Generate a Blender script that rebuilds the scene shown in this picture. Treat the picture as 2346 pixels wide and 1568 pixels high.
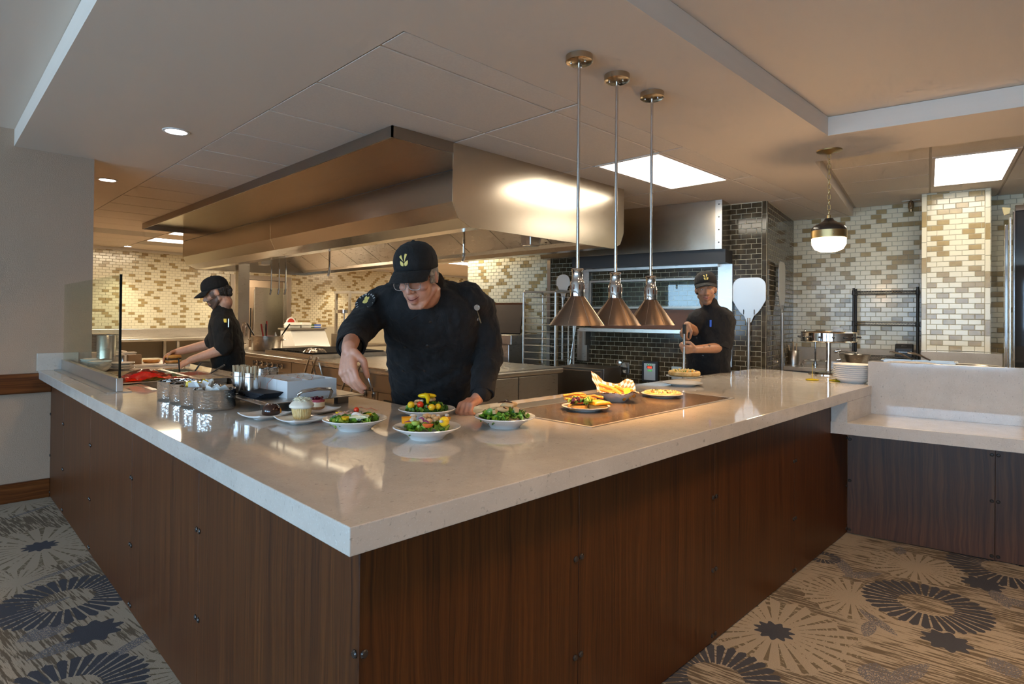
import bpy, bmesh, math, random
import numpy as np
from mathutils import Vector, Matrix

for _o in list(bpy.data.objects):
    bpy.data.objects.remove(_o)
random.seed(7)
C = bpy.context.scene.collection
SC = bpy.context.scene
PI = math.pi

# ------------------------------------------------------------------ camera
CAM_F, CAM_CX, CAM_CY, CAM_H = 1356.17, 1173.0, 715.91, 1.45      # for the 2346 x 1568 frame
_yaw, _pitch, _roll = math.radians(45.0303), math.radians(0.41914), math.radians(0.51932)
_r = Vector((math.sin(_yaw), -math.cos(_yaw), 0)); _f = Vector((math.cos(_yaw), math.sin(_yaw), 0)); _u = Vector((0, 0, 1))
_f2 = _f * math.cos(_pitch) + _u * math.sin(_pitch); _u2 = -_f * math.sin(_pitch) + _u * math.cos(_pitch)
C_R = _r * math.cos(_roll) + _u2 * math.sin(_roll); C_U = -_r * math.sin(_roll) + _u2 * math.cos(_roll); C_F = _f2
CAM_P = Vector((0, 0, CAM_H))
_cd = bpy.data.cameras.new('camera'); CAM = bpy.data.objects.new('camera', _cd); C.objects.link(CAM)
_m = Matrix((C_R, C_U, -C_F)).transposed().to_4x4(); _m.translation = CAM_P
CAM.matrix_world = _m
_cd.sensor_width = 36.0; _cd.lens = CAM_F / 2346 * 36.0; _cd.shift_y = -(784.0 - CAM_CY) / 2346; _cd.clip_end = 200; _cd.clip_start = 0.05
SC.camera = CAM

def ray(px, py):
    return C_R * ((px - CAM_CX) / CAM_F) - C_U * ((py - CAM_CY) / CAM_F) + C_F
def P(px, py, z):                      # the point of a horizontal plane seen at a pixel of the photograph
    d = ray(px, py); return CAM_P + d * ((z - CAM_H) / d.z)
def PD(px, py, dep):                   # the point at a given distance along the view axis
    return CAM_P + ray(px, py) * dep
def PN(px, py, n, c):
    d = ray(px, py); return CAM_P + d * ((c - n.dot(CAM_P)) / n.dot(d))
def PX(px, py, x): return PN(px, py, Vector((1, 0, 0)), x)
def PY(px, py, y): return PN(px, py, Vector((0, 1, 0)), y)
KA = math.radians(10)                  # the kitchen's back walls stand turned by ten degrees
UU = Vector((math.cos(KA), math.sin(KA), 0)); VV = Vector((-math.sin(KA), math.cos(KA), 0))
def PU(px, py, u): return PN(px, py, UU, u)
def PV(px, py, v): return PN(px, py, VV, v)
def uv(u, v, z=0.0): return UU * u + VV * v + Vector((0, 0, z))

# ------------------------------------------------------------------ world, light, exposure
SC.view_settings.view_transform = 'Standard'; SC.view_settings.look = 'None'
SC.view_settings.gamma = 1.0; SC.view_settings.use_curve_mapping = False
SC.view_settings.exposure = 0.72
SC.cycles.max_bounces = 5; SC.cycles.diffuse_bounces = 3; SC.cycles.glossy_bounces = 3; SC.cycles.transmission_bounces = 3; SC.cycles.transparent_max_bounces = 6
SC.cycles.use_adaptive_sampling = True; SC.cycles.adaptive_threshold = 0.11; SC.cycles.adaptive_min_samples = 12
SC.cycles.sample_clamp_indirect = 6.0; SC.cycles.caustics_reflective = False; SC.cycles.caustics_refractive = False
W = bpy.data.worlds.new('sky'); SC.world = W; W.use_nodes = True
_nt = W.node_tree; _nt.nodes.clear()
_bg = _nt.nodes.new('ShaderNodeBackground'); _ow = _nt.nodes.new('ShaderNodeOutputWorld')
_sk = _nt.nodes.new('ShaderNodeTexSky'); _sk.sky_type = 'HOSEK_WILKIE'; _sk.turbidity = 3.0; _sk.sun_direction = (0.3, -0.5, 0.8)
_nt.links.new(_sk.outputs[0], _bg.inputs[0]); _nt.links.new(_bg.outputs[0], _ow.inputs[0])
_bg.inputs[1].default_value = 1.3

def light(name, kind, loc, power, col=(1, 1, 1), size=None, size_y=None, aim=None, spot=None, blend=0.4, radius=0.05, spread=None):
    l = bpy.data.lights.new(name, kind); l.energy = power; l.color = col
    o = bpy.data.objects.new(name, l); C.objects.link(o); o.location = loc
    if kind == 'AREA':
        if size_y: l.shape = 'RECTANGLE'; l.size = size; l.size_y = size_y
        else: l.shape = 'DISK'; l.size = size
        if spread: l.spread = spread
    elif kind == 'SPOT':
        l.spot_size = spot; l.spot_blend = blend; l.shadow_soft_size = radius
    else:
        l.shadow_soft_size = radius
    if aim is not None:
        o.rotation_euler = (Vector(aim) - Vector(loc)).to_track_quat('-Z', 'Y').to_euler()
    return o

WARM = (1.0, 0.64, 0.34); SOFT = (1.0, 0.84, 0.66); NEUT = (1.0, 0.84, 0.58); HOT = (1.0, 0.52, 0.20); DAY = (0.44, 0.70, 1.0)
CZ = 2.715                             # height of the kitchen ceiling and the soffit
TZ = 2.825                             # height of the raised ceiling over the dining side
# daylight through the dining-room windows (they stand in wall_dining further down)
WINDOWS_Y = (-4.0, -1.3, 1.4, 4.5)
for _i, _y in enumerate(WINDOWS_Y):
    light('window_daylight', 'AREA', (-5.05, _y, 1.45), 95, DAY, 2.2, 2.0, aim=(0, _y, 1.2))
# unseen warm ceiling spots added to fill the dining side with light
for _x, _y in ((1.5, 0.35), (3.1, 0.2), (3.4, -1.8), (1.0, -2.0), (-1.6, -2.4), (5.4, -1.6), (-1.8, 3.4)):
    light('dining_fill', 'SPOT', (_x, _y, TZ - 0.01), 92 if _x > -1 else 90, WARM, spot=math.radians(140), blend=1.0, radius=0.30)
# recessed downlights of the soffit
DOWN = [(1.24, 4.554), (1.24, 6.69)]
for _x, _y in DOWN:
    light('downlight', 'SPOT', (_x, _y, CZ - 0.02), 50, WARM, spot=math.radians(120), blend=0.8, radius=0.09)
# fluorescent troffers
TROFF = []
# ------------------------------------------------------------------ materials
MATS = {}
class NB:
    """small helper that writes shader expressions"""
    def __init__(s, m): s.t = m.node_tree; s.n = s.t.nodes; s.l = s.t.links
    def node(s, t, **k):
        n = s.n.new(t)
        for a, b in k.items(): setattr(n, a, b)
        return n
    def put(s, sock, v):
        if isinstance(v, bpy.types.NodeSocket): s.l.new(v, sock)
        elif v is not None: sock.default_value = v
    def math(s, op, a, b=None, c=None, clamp=False):
        n = s.node('ShaderNodeMath', operation=op); n.use_clamp = clamp
        s.put(n.inputs[0], a); s.put(n.inputs[1], b)
        if c is not None: s.put(n.inputs[2], c)
        return n.outputs[0]
    def vmath(s, op, a, b=None):
        n = s.node('ShaderNodeVectorMath', operation=op); s.put(n.inputs[0], a); s.put(n.inputs[1], b)
        return n.outputs[1] if op in ('LENGTH', 'DOT_PRODUCT', 'DISTANCE') else n.outputs[0]
    def coord(s, kind='Object'): return s.node('ShaderNodeTexCoord').outputs[kind]
    def geo(s): return s.node('ShaderNodeNewGeometry').outputs['Position']
    def mapping(s, vec, scale=(1, 1, 1), rot=(0, 0, 0), loc=(0, 0, 0)):
        n = s.node('ShaderNodeMapping'); s.put(n.inputs[0], vec); n.inputs['Scale'].default_value = scale; n.inputs['Rotation'].default_value = rot; n.inputs['Location'].default_value = loc
        return n.outputs[0]
    def noise(s, vec, scale=5, detail=2, rough=0.5, dist=0.0):
        n = s.node('ShaderNodeTexNoise'); s.put(n.inputs['Vector'], vec); n.inputs['Scale'].default_value = scale; n.inputs['Detail'].default_value = detail
        n.inputs['Roughness'].default_value = rough; n.inputs['Distortion'].default_value = dist
        return n.outputs[0]
    def voro(s, vec, scale=5, feature='F1', out='Distance'):
        n = s.node('ShaderNodeTexVoronoi', feature=feature); s.put(n.inputs['Vector'], vec); n.inputs['Scale'].default_value = scale
        return n.outputs[out]
    def ramp(s, fac, stops, interp='LINEAR'):
        n = s.node('ShaderNodeValToRGB'); s.put(n.inputs[0], fac); cr = n.color_ramp; cr.interpolation = interp
        while len(cr.elements) < len(stops): cr.elements.new(0.5)
        for e, (p, c) in zip(cr.elements, stops):
            e.position = p; e.color = (*c, 1) if len(c) == 3 else c
        return n.outputs[0]
    def mix(s, fac, a, b, mode='MIX'):
        n = s.node('ShaderNodeMix', data_type='RGBA', blend_type=mode)
        s.put(n.inputs[0], fac)
        for i, v in ((6, a), (7, b)):
            if isinstance(v, (tuple, list)): n.inputs[i].default_value = (*v, 1) if len(v) == 3 else v
            else: s.put(n.inputs[i], v)
        return n.outputs[2]
    def bump(s, h, strength=0.2, dist=0.01):
        n = s.node('ShaderNodeBump'); s.put(n.inputs['Height'], h); n.inputs['Strength'].default_value = strength; n.inputs['Distance'].default_value = dist
        return n.outputs[0]
    def sep(s, v):
        n = s.node('ShaderNodeSeparateXYZ'); s.put(n.inputs[0], v); return n.outputs
    def comb(s, x, y, z):
        n = s.node('ShaderNodeCombineXYZ'); s.put(n.inputs[0], x); s.put(n.inputs[1], y); s.put(n.inputs[2], z); return n.outputs[0]

def mat(name, col=(0.5, 0.5, 0.5), rough=0.5, metal=0.0, spec=None, trans=0.0, ior=None, emit=None, estr=1.0, sss=0.0, coat=0.0, alpha=None):
    m = bpy.data.materials.new(name); m.use_nodes = True; MATS[name] = m
    b = m.node_tree.nodes['Principled BSDF']
    b.inputs['Base Color'].default_value = (*col, 1); b.inputs['Roughness'].default_value = rough; b.inputs['Metallic'].default_value = metal
    if spec is not None: b.inputs['Specular IOR Level'].default_value = spec
    if trans: b.inputs['Transmission Weight'].default_value = trans
    if ior: b.inputs['IOR'].default_value = ior
    if emit: b.inputs['Emission Color'].default_value = (*emit, 1); b.inputs['Emission Strength'].default_value = estr
    if sss: b.inputs['Subsurface Weight'].default_value = sss; b.inputs['Subsurface Radius'].default_value = (0.012, 0.005, 0.003); b.inputs['Subsurface Scale'].default_value = 1.0
    if coat: b.inputs['Coat Weight'].default_value = coat; b.inputs['Coat Roughness'].default_value = 0.08
    m['_b'] = 1
    return m
def bs(m): return m.node_tree.nodes['Principled BSDF']
def noisy(name, c0, c1, scale=20, rough=0.5, bump=0.0, detail=3, bscale=None, stretch=(1, 1, 1), coord='Object', **k):
    m = mat(name, c0, rough, **k); b = NB(m); v = b.mapping(b.coord(coord), stretch)
    n = b.noise(v, scale, detail); b.l.new(b.ramp(n, [(0.35, c0), (0.65, c1)]), bs(m).inputs['Base Color'])
    if bump: b.l.new(b.bump(b.noise(v, bscale or scale * 3, 3), bump), bs(m).inputs['Normal'])
    return m

# paint, ceiling
m = noisy('paint_ceiling', (0.76, 0.655, 0.555), (0.74, 0.635, 0.535), 3, 0.7, coord='Generated')
noisy('ceiling_board', (0.76, 0.67, 0.58), (0.72, 0.63, 0.545), 90, 0.85, 0.08)
mat('ceiling_grid', (0.52, 0.44, 0.36), 0.6)
m = mat('paint_wall', (0.43, 0.305, 0.215), 0.7); b = NB(m)
b.l.new(b.bump(b.noise(b.geo(), 160, 2), 0.22, 0.01), bs(m).inputs['Normal'])
mat('paint_white', (0.70, 0.68, 0.64), 0.6)
# quartz worktop: pale, lightly flecked, polished
m = mat('quartz', (0.6, 0.55, 0.5), 0.055); b = NB(m); g = b.geo()
n1 = b.noise(g, 9, 5, 0.65); n2 = b.noise(b.mapping(g, (1, 2.5, 1)), 60, 3, 0.6, 0.6); n3 = b.noise(g, 170, 2)
c = b.ramp(n1, [(0.3, (0.52, 0.475, 0.42)), (0.7, (0.60, 0.55, 0.49))])
c = b.mix(b.ramp(n2, [(0.62, (0, 0, 0)), (0.72, (1, 1, 1))]), c, (0.37, 0.34, 0.30))
c = b.mix(b.ramp(n3, [(0.60, (0, 0, 0)), (0.70, (0.6, 0.6, 0.6))]), c, (0.64, 0.62, 0.59))
b.l.new(c, bs(m).inputs['Base Color'])
# wood veneer with upright grain
def wood(name, c0, c1, c2, rough, horiz=False, k=1.0):
    m = mat(name, c1, rough); b = NB(m); x, y, z = b.sep(b.geo())
    s = b.math('ADD', x, b.math('MULTIPLY', y, 1.0))
    a, l = (z, s) if horiz else (s, z)
    wob = b.noise(b.comb(b.math('MULTIPLY', a, 3.0), b.math('MULTIPLY', l, 0.9), 0.0), 2.2, 3)
    a2 = b.math('ADD', a, b.math('MULTIPLY', wob, 0.06))
    g1 = b.noise(b.comb(b.math('MULTIPLY', a2, 85 * k), b.math('MULTIPLY', l, 0.8), 0.0), 1.0, 4, 0.65)
    g2 = b.noise(b.comb(b.math('MULTIPLY', a2, 260 * k), b.math('MULTIPLY', l, 3.0), 3.0), 1.0, 2, 0.6)
    f = b.math('ADD', b.math('MULTIPLY', g1, 0.72), b.math('MULTIPLY', g2, 0.28))
    b.l.new(b.ramp(f, [(0.32, c0), (0.5, c1), (0.68, c2)]), bs(m).inputs['Base Color'])
    b.l.new(b.bump(g2, 0.05, 0.003), bs(m).inputs['Normal']); bs(m).inputs['Specular IOR Level'].default_value = 0.42
    return m
wood('walnut_veneer', (0.022, 0.0054, 0.0009), (0.066, 0.0188, 0.0028), (0.118, 0.037, 0.0062), 0.42)
wood('walnut_veneer_wing', (0.028, 0.008, 0.002), (0.070, 0.024, 0.007), (0.12, 0.046, 0.014), 0.42, k=0.6)
wood('rail_wood', (0.04, 0.010, 0.002), (0.12, 0.034, 0.007), (0.22, 0.075, 0.018), 0.3, horiz=True, k=0.5)
wood('peel_wood', (0.16, 0.09, 0.03), (0.26, 0.16, 0.06), (0.34, 0.22, 0.1), 0.5)
# metals
def steel(name, col, rough, stretch=(2, 2, 40), amt=0.18, bump=0.012):
    m = mat(name, col, rough, 1.0); b = NB(m); v = b.mapping(b.geo(), stretch)
    n = b.noise(v, 6, 4, 0.6); big = b.noise(b.geo(), 1.4, 2)
    r = b.math('ADD', b.math('MULTIPLY', n, amt), rough - amt * 0.5); b.l.new(r, bs(m).inputs['Roughness'])
    b.l.new(b.bump(b.math('ADD', b.math('MULTIPLY', n, 0.3), b.math('MULTIPLY', big, 2.0)), bump, 0.05), bs(m).inputs['Normal'])
    return m
steel('stainless', (0.60, 0.56, 0.51), 0.30)
steel('stainless_hood', (0.58, 0.51, 0.42), 0.22, amt=0.10, bump=0.010)
steel('stainless_dark', (0.36, 0.31, 0.26), 0.34)
steel('stainless_flat', (0.62, 0.58, 0.53), 0.32, stretch=(40, 2, 2))
mat('chrome', (0.72, 0.71, 0.70), 0.07, 1.0)
mat('chrome_soft', (0.66, 0.63, 0.60), 0.2, 1.0)
mat('bronze', (0.50, 0.40, 0.28), 0.22, 1.0)
m = mat('brushed_bronze', (0.27, 0.19, 0.135), 0.36, 1.0); b = NB(m)
n = b.noise(b.mapping(b.coord(), (2, 2, 90)), 4, 4, 0.6); b.l.new(b.bump(n, 0.12, 0.01), bs(m).inputs['Normal'])
mat('brass', (0.62, 0.44, 0.20), 0.3, 1.0)
mat('aluminium', (0.62, 0.60, 0.57), 0.42, 0.9)
m = mat('hammered_steel', (0.72, 0.69, 0.66), 0.10, 1.0); b = NB(m)
b.l.new(b.bump(b.voro(b.mapping(b.coord(), (1, 1, 1.5)), 80), 0.14, 0.01), bs(m).inputs['Normal'])
mat('griddle_lid', (0.045, 0.032, 0.026), 0.75, 0.0, spec=0.08)
mat('iron_black', (0.025, 0.024, 0.024), 0.45)
mat('rubber_black', (0.012, 0.012, 0.012), 0.6)
mat('plastic_black', (0.02, 0.02, 0.022), 0.38)
mat('enamel_black', (0.03, 0.022, 0.018), 0.22)
mat('plastic_white', (0.78, 0.76, 0.74), 0.35)
mat('porcelain', (0.80, 0.78, 0.75), 0.12, spec=0.6)
mat('porcelain_grey', (0.62, 0.60, 0.56), 0.2)
mat('cream_poly', (0.72, 0.68, 0.60), 0.5)
# glass and clear plastic
def glassy(name, tint, rough=0.0, refl=1.0):
    m = bpy.data.materials.new(name); m.use_nodes = True; MATS[name] = m; b = NB(m); b.n.clear()
    o = b.node('ShaderNodeOutputMaterial'); t = b.node('ShaderNodeBsdfTransparent'); g = b.node('ShaderNodeBsdfGlossy'); x = b.node('ShaderNodeMixShader'); fr = b.node('ShaderNodeFresnel')
    t.inputs[0].default_value = (*tint, 1); g.inputs['Roughness'].default_value = rough; fr.inputs[0].default_value = 1.45
    b.l.new(b.math('MULTIPLY', fr.outputs[0], refl), x.inputs[0]); b.l.new(t.outputs[0], x.inputs[1]); b.l.new(g.outputs[0], x.inputs[2]); b.l.new(x.outputs[0], o.inputs[0])
    return m
glassy('glass_clear', (0.93, 0.96, 0.91), 0.0, 0.22); glassy('glass_pane', (0.90, 0.94, 0.92)); glassy('film_clear', (0.86, 0.84, 0.82), 0.15)
glassy('film_red', (0.92, 0.16, 0.10), 0.2)
mat('glass_edge', (0.006, 0.010, 0.008), 0.15)
mat('glass_dark', (0.015, 0.016, 0.018), 0.03, spec=0.9)
m = mat('ceran', (0.09, 0.06, 0.035), 0.16); b = NB(m)
n = b.noise(b.geo(), 420, 2); b.l.new(b.ramp(n, [(0.42, (0.022, 0.015, 0.009)), (0.62, (0.20, 0.14, 0.08))]), bs(m).inputs['Base Color'])
b.l.new(b.ramp(n, [(0.3, (0.1,) * 3), (0.7, (0.3,) * 3)]), bs(m).inputs['Roughness'])
# tiles
mat('tile_cream', (0.74, 0.68, 0.51), 0.16, spec=0.5)
m = mat('tile_tan', (0.40, 0.31, 0.17), 0.16); b = NB(m)
b.l.new(b.ramp(b.noise(b.geo(), 12, 3), [(0.3, (0.33, 0.235, 0.11)), (0.7, (0.43, 0.32, 0.15))]), bs(m).inputs['Base Color'])
mat('grout_cream', (0.50, 0.45, 0.34), 0.8)
m = mat('tile_brown', (0.045, 0.036, 0.025), 0.10, spec=0.35); b = NB(m)
b.l.new(b.ramp(b.noise(b.geo(), 9, 2), [(0.35, (0.040, 0.030, 0.018)), (0.65, (0.092, 0.068, 0.038))]), bs(m).inputs['Base Color'])
mat('grout_pale', (0.68, 0.60, 0.42), 0.8)
mat('kitchen_floor', (0.42, 0.31, 0.22), 0.5)
# light sources
mat('lamp_white', (0.9, 0.9, 0.9), 0.5, emit=(1.0, 0.97, 0.92), estr=3.2)
mat('lamp_down', (0.9, 0.9, 0.9), 0.5, emit=(0.95, 0.93, 1.0), estr=5.0)
mat('lamp_globe', (0.9, 0.85, 0.8), 0.4, emit=(1.0, 0.86, 0.66), estr=4.0)
mat('lamp_heat', (1.0, 0.7, 0.4), 0.4, emit=(1.0, 0.55, 0.22), estr=25.0)
# cloth, skin
def cloth(name, c0, c1, rough=0.85):
    m = mat(name, c0, rough); b = NB(m); v = b.coord()
    b.l.new(b.ramp(b.noise(v, 35, 4), [(0.4, c0), (0.7, c1)]), bs(m).inputs['Base Color'])
    h = b.math('ADD', b.noise(b.mapping(v, (1, 1, 0.55)), 14, 3, 0.6, 0.7), b.math('MULTIPLY', b.noise(v, 500, 1), 0.12))
    b.l.new(b.bump(h, 0.55, 0.03), bs(m).inputs['Normal'])
    bs(m).inputs['Sheen Weight'].default_value = 0.03; bs(m).inputs['Specular IOR Level'].default_value = 0.42
    return m
cloth('jacket_black', (0.0045, 0.0045, 0.005), (0.009, 0.0085, 0.009)); cloth('cap_black', (0.004, 0.004, 0.004), (0.009, 0.009, 0.009)); cloth('trousers_black', (0.004, 0.004, 0.005), (0.009, 0.009, 0.01))
mat('napkin_black', (0.012, 0.013, 0.018), 0.8)
def skin(name, c):
    m = mat(name, c, 0.45, sss=0.12); b = NB(m); v = b.coord()
    a = b.node('ShaderNodeVertexColor', layer_name='tint').outputs[0]
    n = b.ramp(b.noise(v, 60, 3), [(0.3, (0.90, 0.88, 0.86)), (0.7, (1, 1, 1))])
    b.l.new(b.mix(1.0, b.mix(1.0, a, n, 'MULTIPLY'), (1, 1, 1), 'MULTIPLY'), bs(m).inputs['Base Color'])
    b.l.new(b.bump(b.noise(v, 260, 2), 0.12, 0.004), bs(m).inputs['Normal'])
    return m
skin('skin', (0.6, 0.36, 0.26))
def hair(name, c0, c1):
    m = mat(name, c0, 0.5); b = NB(m); v = b.coord()
    n = b.noise(b.mapping(v, (1, 1, 0.3)), 240, 3); b.l.new(b.ramp(n, [(0.35, c0), (0.65, c1)]), bs(m).inputs['Base Color']); b.l.new(b.bump(n, 0.8, 0.01), bs(m).inputs['Normal'])
hair('hair_dark', (0.010, 0.007, 0.005), (0.035, 0.022, 0.014)); hair('hair_grey', (0.20, 0.17, 0.14), (0.5, 0.46, 0.40))
mat('eye_white', (0.75, 0.72, 0.68), 0.2); mat('iris', (0.05, 0.03, 0.02), 0.1); mat('tooth', (0.8, 0.76, 0.68), 0.25)
mat('emblem_gold', (0.72, 0.56, 0.16), 0.6); mat('yellow_plain', (0.85, 0.58, 0.03), 0.5); mat('white_plain', (0.82, 0.82, 0.80), 0.6); mat('blue_plain', (0.03, 0.12, 0.62), 0.4); mat('red_plain', (0.55, 0.035, 0.02), 0.4)
mat('cardboard', (0.34, 0.21, 0.11), 0.7); mat('paper', (0.80, 0.79, 0.74), 0.7); mat('birch_wood', (0.62, 0.46, 0.28), 0.6)
# food
def food(name, c0, c1, scale=60, rough=0.5, bump=0.4, sss=0.0):
    return noisy(name, c0, c1, scale, rough, bump, sss=sss)
food('bun_crust', (0.55, 0.24, 0.05), (0.72, 0.38, 0.10), 25, 0.4, 0.1); food('bread_inside', (0.80, 0.58, 0.28), (0.88, 0.68, 0.38), 80)
food('patty', (0.07, 0.03, 0.015), (0.16, 0.07, 0.03), 90, 0.5, 0.8); mat('cheddar', (0.86, 0.30, 0.008), 0.35, sss=0.1); food('fry', (0.62, 0.21, 0.015), (0.78, 0.34, 0.045), 60, 0.5, 0.3)
food('leaf_green', (0.07, 0.20, 0.01), (0.22, 0.42, 0.03), 30, 0.4, 0.3); food('leaf_pale', (0.30, 0.50, 0.05), (0.55, 0.66, 0.16), 30, 0.4, 0.3); food('leaf_dark', (0.02, 0.09, 0.008), (0.07, 0.20, 0.02), 30, 0.4, 0.3)
mat('tomato_red', (0.72, 0.045, 0.012), 0.15); mat('tomato_flesh', (0.78, 0.14, 0.03), 0.25); mat('tomato_yellow', (0.90, 0.55, 0.02), 0.18); mat('pepper_orange', (0.90, 0.38, 0.02), 0.25); mat('lemon', (0.92, 0.68, 0.03), 0.3)
food('chicken', (0.66, 0.36, 0.13), (0.80, 0.56, 0.30), 50, 0.5, 0.4); food('ham', (0.74, 0.42, 0.32), (0.84, 0.60, 0.50), 30, 0.4, 0.2); mat('egg_white', (0.86, 0.83, 0.78), 0.2); food('cheese_pale', (0.80, 0.70, 0.42), (0.86, 0.78, 0.52), 40, 0.4)
mat('onion_purple', (0.30, 0.04, 0.14), 0.3); food('feta', (0.84, 0.80, 0.72), (0.76, 0.68, 0.56), 60, 0.7, 0.6); mat('sauce_yellow', (0.92, 0.60, 0.01), 0.25); food('bacon', (0.42, 0.10, 0.05), (0.66, 0.28, 0.18), 40, 0.4); mat('radicchio', (0.16, 0.02, 0.04), 0.35)
food('pizza_crust', (0.66, 0.36, 0.10), (0.84, 0.58, 0.24), 30, 0.6, 0.5); food('pizza_cheese', (0.90, 0.62, 0.10), (0.95, 0.80, 0.42), 45, 0.4, 0.5)
mat('chocolate', (0.035, 0.010, 0.006), 0.12, coat=0.5); food('sponge_orange', (0.80, 0.30, 0.02), (0.88, 0.42, 0.06), 80, 0.7, 0.6); food('cake_pale', (0.72, 0.46, 0.16), (0.82, 0.60, 0.28), 60, 0.7, 0.3); mat('frosting', (0.88, 0.80, 0.66), 0.45); mat('shaving_white', (0.92, 0.86, 0.62), 0.5)
food('crust_brown', (0.34, 0.16, 0.06), (0.46, 0.24, 0.10), 90, 0.8, 0.7); mat('cheesecake', (0.86, 0.72, 0.50), 0.5); mat('berry', (0.09, 0.006, 0.02), 0.15); mat('berry_glaze', (0.50, 0.09, 0.12), 0.15)
food('shred_red', (0.70, 0.06, 0.01), (0.85, 0.16, 0.02), 90, 0.5, 0.8); food('herb', (0.02, 0.08, 0.01), (0.08, 0.20, 0.03), 90, 0.6, 0.8); food('bread_seed', (0.16, 0.08, 0.03), (0.24, 0.12, 0.05), 60)
# paper liner with a brown check
m = mat('check_paper', (0.8, 0.75, 0.7), 0.6); b = NB(m); t = b.coord('UV'); k = b.node('ShaderNodeTexChecker'); b.l.new(t, k.inputs[0]); k.inputs['Scale'].default_value = 13
k.inputs[1].default_value = (0.80, 0.72, 0.64, 1); k.inputs[2].default_value = (0.26, 0.15, 0.09, 1); b.l.new(k.outputs[0], bs(m).inputs['Base Color'])
m = mat('tree_leaf', (0.05, 0.16, 0.02), 0.6)
m = mat('copper_brown', (0.16, 0.055, 0.02), 0.4, 0.3)  # plain reddish copper brown, no emission
mat('ink', (0.015, 0.015, 0.015), 0.5); mat('display_red', (0.05, 0.0, 0.0), 0.3, emit=(1, 0.05, 0.02), estr=2.0); mat('display_green', (0.0, 0.02, 0.0), 0.3, emit=(0.1, 0.5, 0.1), estr=0.6); mat('led_blue', (0, 0, 0.1), 0.3, emit=(0.1, 0.1, 1.0), estr=3.0)
mat('yellow_clear', (0.85, 0.62, 0.02), 0.2, trans=0.5, ior=1.4)
mat('tong_tip', (0.5, 0.5, 0.5), 0.3, 1.0)

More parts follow.
